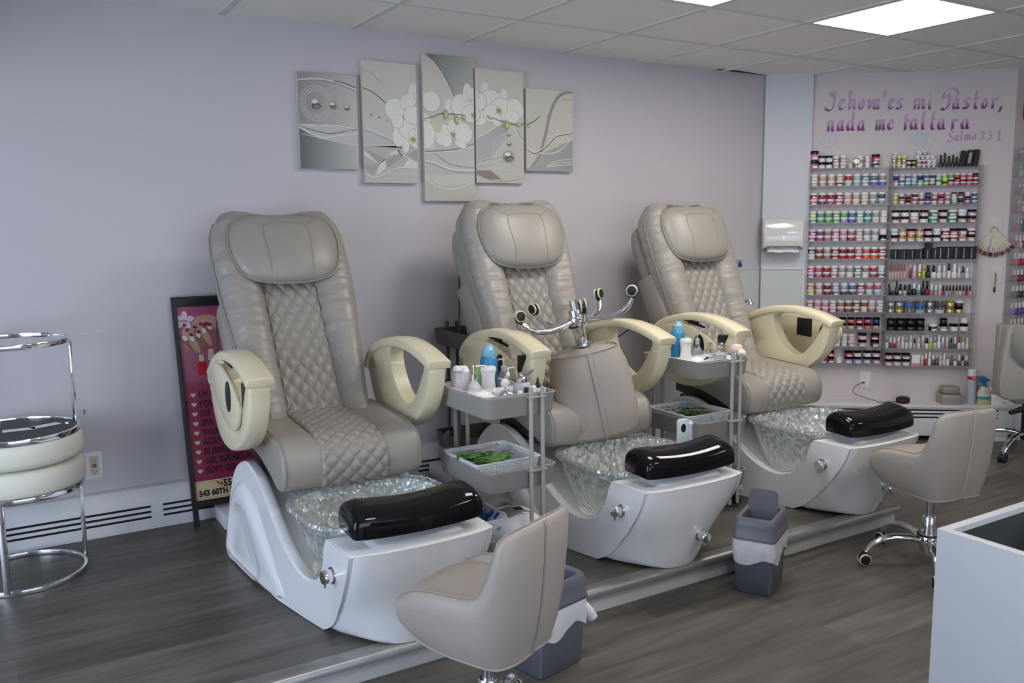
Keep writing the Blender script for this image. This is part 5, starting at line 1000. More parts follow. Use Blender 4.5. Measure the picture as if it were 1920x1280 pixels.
# ================================================================= five-panel canvas print
def flat(name, col, rough=0.45, metal=0.0): return mat(name, col, rough, metal, var=0.0)
TONE = {0: flat('print_dark_silver', (0.10, 0.10, 0.10)), 1: flat('print_white', (0.66, 0.65, 0.61)), 2: flat('print_gold', (0.40, 0.30, 0.15)), 3: flat('print_mid_grey', (0.36, 0.35, 0.33)), 4: flat('print_taupe', (0.38, 0.345, 0.31))}
def gradm(name, c0, c1, axis, lo, hi):
    m, nt, b = node_mat(name); tc = nt.nodes.new('ShaderNodeTexCoord'); sx = nt.nodes.new('ShaderNodeSeparateXYZ'); mr = nt.nodes.new('ShaderNodeMapRange'); mx = nt.nodes.new('ShaderNodeMix'); mx.data_type = 'RGBA'
    mr.inputs[1].default_value = lo; mr.inputs[2].default_value = hi; mx.inputs[6].default_value = c0+(1,); mx.inputs[7].default_value = c1+(1,)
    L = nt.links; L.new(tc.outputs['Object'], sx.inputs[0]); L.new(sx.outputs[axis], mr.inputs[0]); L.new(mr.outputs[0], mx.inputs[0]); L.new(mx.outputs[2], b.inputs['Base Color']); b.inputs['Roughness'].default_value = 0.5; return m
# printed tones (the print's own picture tones run across the canvases)
FT = {'taupe2': gradm('print_taupe_field', (0.30, 0.275, 0.25), (0.55, 0.53, 0.49), 0, 1.31, 1.62), 'steel': gradm('print_steel_field', (0.10, 0.115, 0.12), (0.50, 0.50, 0.47), 0, 1.31, 1.62), 'pale': flat('print_pale', (0.52, 0.51, 0.48)),
      'steel2': gradm('print_steel_soft', (0.50, 0.50, 0.48), (0.30, 0.30, 0.30), 0, 1.9, 2.9), 'gem': flat('print_gem', (0.46, 0.44, 0.41)), 'steel3': gradm('print_steel_band', (0.17, 0.18, 0.18), (0.46, 0.46, 0.43), 0, 1.96, 2.24), 'taupe3': flat('print_taupe_deep', (0.26, 0.22, 0.19))}
M_canvas = gradm('print_canvas_ground', (0.50, 0.475, 0.41), (0.60, 0.575, 0.50), 2, 1.5, 2.1)
M_petal = flat('print_petal_white', (0.72, 0.715, 0.66)); M_petals = flat('print_petal_edge', (0.47, 0.465, 0.42)); M_yel = flat('print_orchid_yellow', (0.55, 0.40, 0.10)); M_bud = flat('print_bud_green', (0.28, 0.36, 0.10)); M_stem = flat('print_stem_green', (0.12, 0.15, 0.04)); M_lace = flat('print_lace', (0.56, 0.55, 0.53)); M_hi = flat('print_highlight', (0.78, 0.77, 0.74)); M_bud2 = flat('print_bud_pale', (0.55, 0.58, 0.40))
PANELS_ART = [(1.313, 1.604, 1.600, 2.041), (1.631, 1.919, 1.538, 2.121), (1.955, 2.246, 1.452, 2.180), (2.256, 2.551, 1.548, 2.133), (2.568, 2.875, 1.617, 2.054)]
def clip(poly, x0, x1, z0, z1):
    for ax, lim, sg in ((0, x0, 1), (0, x1, -1), (1, z0, 1), (1, z1, -1)):
        out = []; n = len(poly)
        for i in range(n):
            a, b = poly[i], poly[(i+1) % n]; da, db = sg*(a[ax]-lim), sg*(b[ax]-lim)
            if da >= 0: out.append(a)
            if (da >= 0) != (db >= 0): t = da/(da-db); out.append((a[0]+(b[0]-a[0])*t, a[1]+(b[1]-a[1])*t))
        poly = out
        if len(poly) < 3: return []
    return poly
def stroke_quads(pts, w):
    c_ = cat2(pts, 6, False); out = []; n = len(c_); L_ = []
    for i in range(n):
        a, b = c_[max(0, i-1)], c_[min(n-1, i+1)]; l = math.hypot(b[0]-a[0], b[1]-a[1]) or 1; nx, nz = -(b[1]-a[1])/l, (b[0]-a[0])/l; ww = w/2*(0.35+0.65*math.sin(PI*min(1, max(0, (i+1)/(n+1))))**0.4)
        L_.append(((c_[i][0]+nx*ww, c_[i][1]+nz*ww), (c_[i][0]-nx*ww, c_[i][1]-nz*ww)))
    return [[L_[i][0], L_[i+1][0], L_[i+1][1], L_[i][1]] for i in range(n-1)]
shapes = []   # (layer, polygon, material)
for i, (p, t_) in enumerate(ART_FILLS): shapes.append((0.1+0.15*i, p, FT[t_]))
for p, t_ in ART_GEM: shapes.append((2, p, TONE[3] if t_ else TONE[1]))
lay = 3
for i, (p, w_, t_) in enumerate(ART_STROKES):
    for q in stroke_quads(p, w_): shapes.append((3+(i % 6), q, TONE[t_]))
for (cx_, cz_, rx, rz) in ART_RINGS:
    for kk in (1.0, 0.86, 0.72):
        for k in range(40):
            a0, a1 = 2*PI*k/40, 2*PI*(k+0.62)/40; shapes.append((9, [(cx_+rx*kk*math.cos(a0), cz_+rz*kk*math.sin(a0)), (cx_+rx*kk*math.cos(a1), cz_+rz*kk*math.sin(a1)), (cx_+rx*(kk-0.07)*math.cos(a1), cz_+rz*(kk-0.07)*math.sin(a1)), (cx_+rx*(kk-0.07)*math.cos(a0), cz_+rz*(kk-0.07)*math.sin(a0))], M_lace))
for k in range(9):
    for j in range(14): shapes.append((4, ell(2.165+k*0.0092, 2.155-j*0.0092, 0.0028, 0.0028, 0, 6), TONE[3]))
for i, (cx_, cz_, rx, rz, a) in enumerate(ART_PETALS):
    shapes.append((10+2*(i % 12), ell(cx_, cz_, rx*1.05, rz*1.04, R(-a), 18), M_petals)); shapes.append((11+2*(i % 12), ell(cx_-0.001, cz_+0.001, rx*0.97, rz*0.96, R(-a), 18), M_petal))
for p, w_ in ART_STEMS:
    for q in stroke_quads(p, w_): shapes.append((36, q, M_stem))
for i, (cx_, cz_, rx, rz, a) in enumerate(ART_BUDS): shapes.append((37, ell(cx_, cz_, rx, rz, R(-a), 14), M_bud2 if i == 6 else M_bud)); shapes.append((38, ell(cx_+rx*0.3, cz_+rz*0.1, rx*0.4, rz*0.6, R(-a), 10), M_bud2))
for (cx_, cz_, rx, rz) in ART_CENTRES:
    for k in range(9):
        a = 2*PI*k/9+0.3; shapes.append((39, ell(cx_+rx*0.5*math.cos(a), cz_+rz*0.5*math.sin(a), rx*0.45, rz*0.14, a, 8), M_yel if k % 3 else FT['taupe3']))
for (cx_, cz_, rx, rz) in ART_SPHERES:
    shapes += [(40, ell(cx_, cz_, rx, rz), TONE[4]), (41, ell(cx_, cz_-rz*0.32, rx*0.75, rz*0.5), TONE[0]), (42, ell(cx_+rx*0.1, cz_-rz*0.42, rx*0.5, rz*0.28), FT['taupe3']), (43, ell(cx_-rx*0.22, cz_+rz*0.36, rx*0.45, rz*0.32), M_hi)]
anames = ['first and widest-set at the left, with grey spheres', 'second from left, with white orchids and a faceted gem', 'tallest one in the middle, with orchids and green buds', 'fourth from left, with an orchid and a hanging pendant', 'last one at the right, with a taupe swoosh']
for (x0, x1, z0, z1), an in zip(PANELS_ART, anames):
    T = thing('canvas_print', 'orchid canvas print, '+an, 'picture', ((x0+x1)/2, 0, z0), 0, 'five-panel orchid canvas'); of = (-(x0+x1)/2, 0, -z0)
    T0 = T
    t = MB(); t.box(((x0+x1)/2, -0.0155, (z0+z1)/2), (x1-x0, 0.029, z1-z0)); cv_ = t.build('canvas', M_canvas, T, off=of, bevel=0.0015, smooth=0)
    cv_.data.transform(Matrix.Translation((-of[0], 0, -of[2]))); cv_.location = of        # keep wall coordinates for the print tones
    used = {}
    t = MB(); ml = []
    for ly, poly, m_ in shapes:
        q = clip(poly, x0+0.001, x1-0.001, z0+0.001, z1-0.001)
        if len(q) < 3: continue
        if m_ not in ml: ml.append(m_)
        y = -0.0302-0.00006*ly; t.add([(a, y, b) for a, b in q], [tuple(range(len(q)))], ml.index(m_))
    me = bpy.data.meshes.new('printed_picture'); me.from_pydata(t.v, [], t.f)
    for m_ in ml: me.materials.append(m_)
    me.polygons.foreach_set('material_index', t.mi)
    o = bpy.data.objects.new('printed_picture', me); C.objects.link(o); o.parent = T; o.location = of

# ================================================================= painted verse: broad-nib strokes
G = {
 'J': [[(0.9, 1.75), (0.6, 1.55), (0.25, 1.60)], [(0.62, 1.62), (0.60, 0.9), (0.55, 0.25), (0.35, -0.02), (0.12, 0.05), (0.02, 0.30)], [(0.25, 1.60), (0.45, 1.35), (0.5, 1.2)]],
 'e': [[(0.70, 0.62), (0.30, 0.50)], [(0.72, 0.62), (0.68, 0.88), (0.45, 1.0), (0.18, 0.78), (0.10, 0.40), (0.28, 0.06), (0.55, 0.05), (0.78, 0.25)]],
 'h': [[(0.22, 1.75), (0.22, 0.9), (0.20, 0.0)], [(0.22, 0.65), (0.50, 0.98), (0.72, 0.80), (0.70, 0.25), (0.82, 0.02)]],
 'o': [[(0.42, 0.98), (0.14, 0.70), (0.12, 0.28), (0.38, 0.02), (0.70, 0.28), (0.72, 0.70), (0.42, 0.98)]],
 'v': [[(0.08, 0.92), (0.20, 0.85), (0.26, 0.40), (0.36, 0.04)], [(0.36, 0.04), (0.66, 0.40), (0.74, 0.92)]],
 'a': [[(0.62, 0.92), (0.35, 0.98), (0.12, 0.62), (0.12, 0.25), (0.30, 0.03), (0.62, 0.28)], [(0.66, 0.98), (0.64, 0.5), (0.66, 0.12), (0.86, 0.04)]],
 "'": [[(0.8, 1.75), (0.45, 1.35), (0.15, 1.1)]],
 's': [[(0.80, 0.90), (0.50, 1.0), (0.24, 0.78), (0.45, 0.54), (0.70, 0.34), (0.62, 0.06), (0.32, 0.02), (0.08, 0.14)]],
 'm': [[(0.04, 0.85), (0.14, 0.92), (0.14, 0.0)], [(0.14, 0.62), (0.32, 0.98), (0.46, 0.85), (0.45, 0.0)], [(0.46, 0.62), (0.66, 0.98), (0.80, 0.85), (0.79, 0.15), (0.92, 0.03)]],
 'n': [[(0.04, 0.85), (0.20, 0.92), (0.20, 0.0)], [(0.20, 0.62), (0.48, 0.98), (0.70, 0.85), (0.69, 0.15), (0.88, 0.03)]],
 'i': [[(0.30, 0.92), (0.42, 0.9), (0.42, 0.15), (0.70, 0.02)], [(0.45, 1.32), (0.62, 1.46)]],
 'P': [[(0.42, 1.45), (0.50, 1.1), (0.48, 0.6), (0.36, 0.15), (0.16, -0.02), (0.03, 0.14)], [(0.14, 1.0), (0.10, 1.35), (0.35, 1.80), (0.70, 1.95), (0.98, 1.65), (0.92, 1.15), (0.60, 0.78), (0.52, 0.80)], [(0.22, 1.0), (0.30, 1.25), (0.45, 1.35)]],
 't': [[(0.58, 1.72), (0.46, 1.0), (0.40, 0.35), (0.52, 0.05), (0.85, 0.12)], [(0.08, 1.0), (0.45, 1.04), (0.92, 0.98)]],
 'r': [[(0.10, 0.85), (0.25, 0.92), (0.25, 0.0)], [(0.27, 0.68), (0.50, 0.98), (0.68, 0.95), (0.85, 0.84)]],
 ',': [[(0.60, 0.55), (0.75, 0.62)], [(0.60, 0.20), (0.62, 0.05), (0.30, -0.35)]],
 'd': [[(0.62, 0.92), (0.35, 0.98), (0.12, 0.62), (0.12, 0.25), (0.30, 0.03), (0.62, 0.28)], [(0.78, 1.85), (0.68, 1.2), (0.66, 0.5), (0.66, 0.12), (0.86, 0.04)]],
 'l': [[(0.70, 1.72), (0.42, 1.0), (0.40, 0.3), (0.50, 0.05), (0.85, 0.08)]],
 'F': [[(0.20, 1.35), (0.22, 0.9), (0.16, 0.0)], [(0.16, 1.15), (0.45, 1.42), (0.85, 1.50)], [(0.20, 0.80), (0.60, 0.98), (0.88, 0.78)]],
 'S': [[(0.85, 1.25), (0.55, 1.42), (0.20, 1.15), (0.45, 0.75), (0.78, 0.45), (0.60, 0.05), (0.25, 0.02), (0.0, 0.18)]],
 '2': [[(0.10, 0.72), (0.35, 0.98), (0.70, 0.88), (0.62, 0.5), (0.15, 0.05), (0.50, 0.10), (0.92, 0.08)]],
 '3': [[(0.15, 0.92), (0.50, 0.98), (0.75, 0.92), (0.45, 0.58)], [(0.45, 0.58), (0.80, 0.42), (0.68, 0.08), (0.35, 0.0), (0.10, 0.12)]],
 ':': [[(0.35, 0.75), (0.60, 0.85)], [(0.35, 0.08), (0.60, 0.18)]],
 '1': [[(0.15, 0.82), (0.50, 1.0), (0.50, 0.5), (0.50, 0.05)], [(0.15, 0.04), (0.90, 0.06)]],
}
def verse_mat(name, lo, hi, c0, c1):
    m, nt, b = node_mat(name); tc = nt.nodes.new('ShaderNodeTexCoord'); sx = nt.nodes.new('ShaderNodeSeparateXYZ'); mr = nt.nodes.new('ShaderNodeMapRange'); rp = nt.nodes.new('ShaderNodeValToRGB')
    mr.inputs[1].default_value = lo; mr.inputs[2].default_value = hi; L = nt.links; L.new(tc.outputs['Object'], sx.inputs[0]); L.new(sx.outputs[2], mr.inputs[0]); L.new(mr.outputs[0], rp.inputs[0]); L.new(rp.outputs[0], b.inputs['Base Color'])
    rp.color_ramp.elements[0].color = c0+(1,); rp.color_ramp.elements[1].color = c1+(1,); rp.color_ramp.elements[1].position = 0.38; b.inputs['Roughness'].default_value = 0.6; return m
vm = [verse_mat('violet_paint_upper', 2.035, 2.115, (0.22, 0.05, 0.20), (0.52, 0.34, 0.52)), verse_mat('violet_paint_lower', 1.925, 2.0, (0.22, 0.05, 0.20), (0.52, 0.34, 0.52)), mat('violet_paint_small', (0.50, 0.30, 0.48), 0.6, var=0.05)]
def wall_glyphs(lines, m_, nibw, label):
    t = MB(); parts_ = []
    for (g_, s0, s1, b0, x1) in lines:
        h = (x1-b0)*(0.87 if nibw > 0.015 else 1.0); k = MB()
        for j, st in enumerate(G[g_]):
            pts = [(s0+nibw*0.2+(s1-s0-nibw*0.4)*a, b0+h*b) for a, b in st]; c_ = cat2(pts, 5, False) if len(pts) > 2 else pts
            nx, nz = nibw/2*math.cos(R(32)), nibw/2*math.sin(R(32)); off = 0.0008+0.0005*j
            for i in range(len(c_)-1):
                (a, b), (c, d) = c_[i], c_[i+1]; e = 0.0018
                q = [(a-nx, b-nz), (a+nx, b+nz), (c+nx, d+nz), (c-nx, d-nz)]
                k.add([dw(u, off+0.00001*i, v) for u, v in q], [(0, 1, 2, 3)])
            for q in stroke_quads(pts if len(pts) > 2 else [pts[0], ((pts[0][0]+pts[1][0])/2, (pts[0][1]+pts[1][1])/2), pts[1]], nibw*0.28): k.add([dw(u, off-0.0002, v) for u, v in q], [(0, 1, 2, 3)])
        t.add(k.v, k.f)
    me = bpy.data.meshes.new('painted_verse'); me.from_pydata(t.v, [], t.f); me.materials.append(m_)
    o = bpy.data.objects.new('painted_verse', me); C.objects.link(o); return tag(o, label, 'lettering')
wall_glyphs(VERSE[0], vm[0], 0.0205, 'upper line of violet blackletter verse painted above the polish racks')
wall_glyphs(VERSE[1], vm[1], 0.0205, 'second line of violet blackletter verse, just under the upper line')
wall_glyphs(VERSE[2], vm[2], 0.012, 'small violet verse reference painted at the lower right of the verse')
M_swirl = mat('pale_blue_paint', (0.42, 0.56, 0.66), 0.6, var=0.08)
for p, lab in ((SWIRLS[0:2], 'pale blue painted swirl under the left end of the verse'), (SWIRLS[2:5], 'pale blue painted scroll under the middle of the verse')):
    t = MB()
    for q in p:
        for sq in stroke_quads(q, 0.006): t.add([dw(a, 0.0005, b) for a, b in sq], [(0, 1, 2, 3)])
    o = t.build('painted_swirl', M_swirl, smooth=0); tag(o, lab, 'painting')
# ================================================================= bottles and tools on the carts
def bottle(name, label, cat, loc, parts, group=None, rz=0.0):
    T = thing(name, label, cat, loc, rz, group); first = None
    for (pn_, m_, prof_, kw) in parts:
        t = MB()
        if callable(prof_): prof_(t)
        else: t.lathe(prof_, kw.get('n', 22), sx=kw.get('sx', 1), sy=kw.get('sy', 1))
        t.build(pn_, m_, T, smooth=45)
    return T
M_blueliq = mat('blue_translucent_plastic', (0.05, 0.33, 0.62), 0.2, trans=0.25, var=0.03); M_bluecap = mat('pale_blue_cap', (0.30, 0.62, 0.82), 0.25, trans=0.2, var=0.02)
M_limeb = mat('lime_plastic', (0.42, 0.72, 0.25), 0.3, var=0.03); M_frost = mat('frosted_plastic', (0.62, 0.65, 0.68), 0.35, trans=0.3, var=0.02); M_mauve = mat('violet_liquid', (0.25, 0.22, 0.38), 0.15, trans=0.3, var=0)
M_pinkliq = mat('pale_pink_liquid', (0.78, 0.58, 0.62), 0.12, trans=0.4, var=0); M_irid = mat('iridescent_glass', (0.80, 0.76, 0.80), 0.12, trans=0.25, film=480, bump=1.0, bscale=55, var=0.06, vscale=40); M_puff = mat('cream_puff', (0.80, 0.72, 0.62), 0.85, var=0.05)
M_puffp = mat('peach_bristle', (0.80, 0.62, 0.55), 0.9, var=0.05); M_silver = mat('mirror_silver', (0.70, 0.70, 0.70), 0.15, metal=1.0, var=0)
def cotton(t, r_=0.034, z0=0.095, n=9, seed=1):
    q = random.Random(seed)
    for k in range(n):
        a = q.uniform(0, 2*PI); d = r_*0.62*q.random()**0.5; x, y, s_ = d*math.cos(a), d*math.sin(a), r_*q.uniform(0.36, 0.5); z = z0+q.uniform(0, 0.012)
        t.lathe([(s_*math.sin(R(v))*(1 if v % 60 else 0.9)+0.0005, s_*-math.cos(R(v))) for v in (0, 30, 60, 90, 120, 150, 180)], 9, (x, y, z))
def pump(h, r_, arm=0.035, z0=0.0, a=0.0):
    def f(t):
        t.lathe([(r_, z0), (r_, z0+h*0.38), (r_*0.62, z0+h*0.42), (r_*0.3, z0+h*0.44), (r_*0.3, z0+h*0.8), (r_*0.55, z0+h*0.82), (r_*0.55, z0+h*0.98), (r_*0.3, z0+h)], 16)
        t.tube([(0, 0, z0+h*0.92), (arm*math.cos(a), arm*math.sin(a), z0+h*0.90), (arm*1.12*math.cos(a), arm*1.12*math.sin(a), z0+h*0.80)], r_*0.26, 8)
    return f
def on(cart, x, y, z=0.655): return (cart[0]+x, cart[1]+y, z)
K1 = (1.655, -1.225); K2 = (2.853, -1.055)
def tray_insert(cart, label, x, y, w, d):
    t = MB(); t.loft([[(a, b, z) for a, b in rrect(w*k, d*k, 0.015, 4)] for k, z in ((0.94, 0.0), (1.0, 0.052), (1.03, 0.054), (1.03, 0.056), (0.975, 0.056), (0.92, 0.003))])
    o = t.build('tray_insert', M_white, smooth=50); o.location = on(cart, x, y, 0.650); tag(o, label, 'tray')
tray_insert(K1, 'shallow white tray in the back half of the nearer cart top', -0.01, 0.085, 0.255, 0.19)
tray_insert(K1, 'small white tray in the front half of the nearer cart top', -0.01, -0.095, 0.255, 0.14)
tray_insert(K2, 'shallow white tray in the back half of the farther cart top', -0.01, 0.085, 0.255, 0.19)
tray_insert(K2, 'small white tray in the front half of the farther cart top', -0.01, -0.095, 0.255, 0.14)
ZB, ZF = 0.6545, 0.6545
for ci, (K, w_) in enumerate(((K1, 'nearer'), (K2, 'farther'))):
    c_ = w_+' cart'
    px = (-0.085, 0.120) if ci == 0 else (-0.075, 0.150)
    bottle('cotton_jar', 'iridescent glass jar heaped with cotton balls on the '+c_, 'jar', on(K, *px, ZB), [('glass', M_irid, [(0.034, 0), (0.038, 0.004), (0.038, 0.09), (0.039, 0.104), (0.036, 0.104), (0.035, 0.03)], {'n': 18}), ('cotton_balls', M_cotton, lambda t: cotton(t, 0.040, 0.103, 10, ci+1), {})])
    bx = (0.060, 0.150) if ci == 0 else (0.035, 0.160)
    bottle('blue_bottle', 'tall translucent blue bottle with pale blue cap on the '+c_, 'bottle', on(K, *bx, ZB), [('body', M_blueliq, [(0.030, 0), (0.034, 0.004), (0.035, 0.115), (0.035, 0.135), (0.030, 0.148), (0.022, 0.152)], {}), ('cap', M_bluecap, [(0.026, 0.150), (0.027, 0.154), (0.027, 0.176), (0.020, 0.180), (0.015, 0.192), (0.012, 0.196)], {})])
    gx = (0.018, 0.160) if ci == 0 else (0.095, 0.165)
    bottle('green_bottle', 'short lime green bottle behind the white bottle on the '+c_, 'bottle', on(K, *gx, ZB), [('body', M_limeb, [(0.026, 0), (0.029, 0.004), (0.029, 0.075), (0.024, 0.09), (0.020, 0.094)], {}), ('cap', M_limeb, [(0.019, 0.094), (0.019, 0.110), (0.012, 0.114)], {})])
    wx = (0.020, 0.085) if ci == 0 else (0.020, 0.085)
    bottle('white_bottle', 'waisted white plastic bottle on the '+c_, 'bottle', on(K, *wx, ZB), [('body', M_white, [(0.028, 0), (0.033, 0.003), (0.032, 0.03), (0.027, 0.062), (0.028, 0.085), (0.032, 0.105), (0.032, 0.116), (0.028, 0.120)], {'sy': 0.8}), ('neck_ring', M_whitepaint, [(0.0325, 0.1), (0.0335, 0.104), (0.0325, 0.108)], {'sy': 0.8})])
fl = [(0.040, 0), (0.042, 0.004), (0.036, 0.03), (0.020, 0.062), (0.013, 0.072), (0.012, 0.080)]
bottle('flask_pump', 'conical clear glass pump bottle with chrome pump on the nearer cart', 'bottle', on(K1, -0.065, 0.045, ZB), [('flask', M_irid, fl, {'n': 12}), ('pump', M_chrome, pump(0.062, 0.014, 0.040, 0.078, -0.4), {})])
bottle('clear_pump', 'slim clear pump bottle with white pump head at the back of the nearer cart', 'bottle', on(K1, 0.105, 0.110, ZB), [('bottle_body', M_clear, [(0.022, 0), (0.024, 0.003), (0.024, 0.07), (0.016, 0.085), (0.010, 0.09)], {}), ('pump_head', M_frost, pump(0.055, 0.011, 0.02, 0.088, 2.6), {})])
bottle('silver_pump', 'round glass bottle with silver collar and white pump on the nearer cart', 'bottle', on(K1, 0.090, 0.050, ZB), [('bottle_body', M_clear, [(0.024, 0), (0.027, 0.003), (0.027, 0.05), (0.020, 0.06), (0.014, 0.064)], {}), ('silver_collar', M_silver, [(0.015, 0.06), (0.017, 0.063), (0.017, 0.08), (0.010, 0.083)], {}), ('pump_head', M_white, pump(0.034, 0.008, 0.032, 0.080, 0.1), {})])
bottle('frosted_dispenser', 'frosted square dispenser with chrome push top on the nearer cart', 'bottle', on(K1, 0.100, -0.040, ZF), [('bottle_body', M_frost, [(0.033, 0), (0.036, 0.003), (0.036, 0.055), (0.026, 0.066), (0.020, 0.068)], {'n': 16}), ('push_top', M_silver, [(0.021, 0.066), (0.022, 0.07), (0.022, 0.082), (0.014, 0.085), (0.010, 0.092), (0.014, 0.096), (0.014, 0.104), (0.004, 0.106)], {}), ('lid_flap', M_chromed, lambda t: t.tube([(0.02, 0, 0.088), (0.035, 0.0, 0.10), (0.052, 0.0, 0.112)], [0.004, 0.010, 0.007], 10, flat=0.25), {})])
bottle('dropper_bottle', 'small white bottle with black pointed dropper on the nearer cart', 'bottle', on(K1, 0.142, -0.085, ZF), [('bottle_body', M_white, [(0.016, 0), (0.018, 0.002), (0.018, 0.04), (0.012, 0.048), (0.008, 0.05)], {}), ('dropper', M_black, [(0.010, 0.05), (0.011, 0.052), (0.011, 0.062), (0.006, 0.068), (0.004, 0.082), (0.0015, 0.09)], {})])
bottle('chrome_lidded_jar', 'small glass jar with domed chrome lid on the nearer cart', 'jar', on(K1, 0.020, -0.050, ZF), [('glass', M_clear, [(0.026, 0), (0.028, 0.002), (0.028, 0.03)], {}), ('chrome_lid', M_chrome, [(0.031, 0.03), (0.032, 0.033), (0.028, 0.040), (0.012, 0.046), (0.004, 0.05), (0.006, 0.056), (0.003, 0.060)], {})])
def ball(r_, z0): return [(max(0.0008, r_*math.sin(R(v))), z0-r_*math.cos(R(v))) for v in range(0, 181, 20)]
bottle('powder_puff', 'small round cream puff beside the chrome-lidded jar', 'puff', on(K1, 0.055, 0.015, 0.704), [('puff', M_puff, ball(0.018, 0.010), {})])
bottle('cone_bottle', 'tiny clear cone-shaped bottle with white tip at the front of the nearer cart', 'bottle', on(K1, -0.045, -0.075, ZF), [('bottle_body', M_frost, [(0.016, 0), (0.018, 0.003), (0.015, 0.035), (0.006, 0.05)], {}), ('tip', M_white, [(0.006, 0.048), (0.006, 0.062), (0.002, 0.066)], {})])
bottle('cone_bottle', 'shortest white-tipped bottle at the very front of the nearer cart', 'bottle', on(K1, -0.030, -0.125, ZF), [('bottle_body', M_frost, [(0.011, 0), (0.012, 0.002), (0.008, 0.032)], {}), ('tip', M_white, [(0.006, 0.032), (0.005, 0.048), (0.002, 0.052)], {})])
def vial(K, x, y, h, cm, label, r_=0.011):
    bottle('polish_vial', label, 'bottle', on(K, x, y, ZF), [('glass', M_frost, [(r_*0.95, 0), (r_, 0.002), (r_, h*0.5), (r_*0.6, h*0.55)], {'n': 14}), ('cap', cm, [(r_*0.85, h*0.52), (r_*0.85, h*0.97), (r_*0.7, h)], {'n': 14})], 'polish vials at the front of the carts')
vial(K1, 0.030, -0.135, 0.055, M_white, 'white-capped vial between the cone bottle and the black-capped vial')
vial(K1, 0.068, -0.120, 0.062, M_black, 'black-capped vial at the front rim of the nearer cart', 0.012)
vial(K1, 0.098, -0.125, 0.068, M_white, 'taller white-capped vial right of the black-capped one on the nearer cart')
vial(K1, 0.128, -0.145, 0.058, M_white, 'short white-capped vial at the right front corner of the nearer cart')
t = MB(); t.loft([[(x*k, y*k, z+0.004*math.sin(x*90)) for x, y in rrect(0.075, 0.06, 0.01, 3)] for k, z in ((1, 0), (1.02, 0.012), (0.7, 0.022), (0.2, 0.026))]); o = t.build('cotton_pads', M_cotton, smooth=70); o.location = on(K1, -0.10, -0.08, 0.686); tag(o, 'pile of white tissue at the front left of the nearer cart', 'tissue')
# farther cart
bottle('clear_pump', 'clear square pump bottle with violet liquid on the farther cart', 'bottle', on(K2, 0.085, 0.075, ZB), [('bottle_body', M_clear, [(0.030, 0.022), (0.030, 0.05), (0.015, 0.075), (0.012, 0.09)], {'n': 14}), ('liquid', M_mauve, [(0.029, 0.0), (0.031, 0.003), (0.031, 0.024), (0.028, 0.025)], {'n': 14}), ('pump_head', M_frost, pump(0.07, 0.011, 0.045, 0.088, 0.2), {})])
bottle('pink_pump', 'small glass pump bottle with pale pink liquid on the farther cart', 'bottle', on(K2, 0.110, 0.020, ZB), [('bottle_body', M_pinkliq, [(0.026, 0), (0.028, 0.003), (0.024, 0.035), (0.014, 0.048)], {'n': 14}), ('silver_pump_head', M_silver, pump(0.055, 0.012, 0.030, 0.046, 0.2), {})])
bottle('frosted_dispenser', 'frosted dispenser with round silver top on the farther cart', 'bottle', on(K2, 0.110, -0.060, ZF), [('bottle_body', M_frost, [(0.034, 0), (0.037, 0.003), (0.037, 0.058), (0.022, 0.066)], {'n': 16}), ('push_top', M_silver, [(0.022, 0.066), (0.022, 0.078), (0.012, 0.082), (0.020, 0.090), (0.020, 0.098), (0.010, 0.102), (0.014, 0.108), (0.004, 0.112)], {})])
bottle('dropper_bottle', 'slim bottle with black dropper beside the frosted dispenser on the farther cart', 'bottle', on(K2, 0.145, 0.030, ZF), [('bottle_body', M_black, [(0.010, 0), (0.011, 0.002), (0.011, 0.045), (0.007, 0.05)], {'n': 14}), ('dropper', M_black, [(0.007, 0.05), (0.007, 0.072), (0.002, 0.085)], {'n': 14})])
bottle('black_marker', 'black bottle with grey cap near the puffs on the farther cart', 'bottle', on(K2, 0.148, -0.035, ZF), [('bottle_body', M_black, [(0.012, 0), (0.013, 0.002), (0.013, 0.055)], {'n': 16}), ('cap', M_bin, [(0.012, 0.055), (0.012, 0.078), (0.010, 0.08)], {'n': 16})])
bottle('makeup_brush', 'fluffy peach powder brush at the right corner of the farther cart', 'brush', on(K2, 0.140, -0.130, 0.715), [('bristles', M_puffp, [(0.008, 0.0), (0.024, 0.012), (0.030, 0.028), (0.024, 0.042), (0.008, 0.048)], {'n': 18})])
bottle('powder_puff', 'small cream puff in front of the peach brush on the farther cart', 'puff', on(K2, 0.130, -0.172, 0.712), [('puff', M_puff, ball(0.020, 0.012), {})])
bottle('glass_cup', 'small clear glass cup at the front of the farther cart', 'cup', on(K2, 0.035, -0.110, 0.662), [('glass', M_clear, [(0.024, 0), (0.028, 0.002), (0.032, 0.045), (0.030, 0.045), (0.025, 0.006)], {})])
vial(K2, 0.078, -0.140, 0.062, M_white, 'white-capped vial between the glass cup and silver tip on the farther cart')
vial(K2, 0.060, -0.165, 0.052, M_white, 'shorter white-capped vial in front of the glass cup on the farther cart')
bottle('silver_tip', 'silver pointed tool standing at the front of the farther cart', 'tool', on(K2, 0.105, -0.155, ZF), [('tip', M_silver, [(0.012, 0), (0.013, 0.02), (0.012, 0.05), (0.006, 0.068), (0.003, 0.078)], {'n': 14})])
t = MB(); t.loft([[(x*k, y*k, z+0.004*math.sin(x*90)) for x, y in rrect(0.06, 0.045, 0.01, 3)] for k, z in ((1, 0), (1.02, 0.01), (0.7, 0.018), (0.2, 0.02))]); o = t.build('cotton_pads', M_cotton, smooth=70); o.location = on(K2, -0.085, -0.10, 0.694); tag(o, 'little heap of cotton at the front left of the farther cart', 'cotton')
T = thing('nail_clipper', 'pair of chrome nail clippers in the tray of the farther cart', 'tool', on(K2, -0.02, -0.10, 0.706))
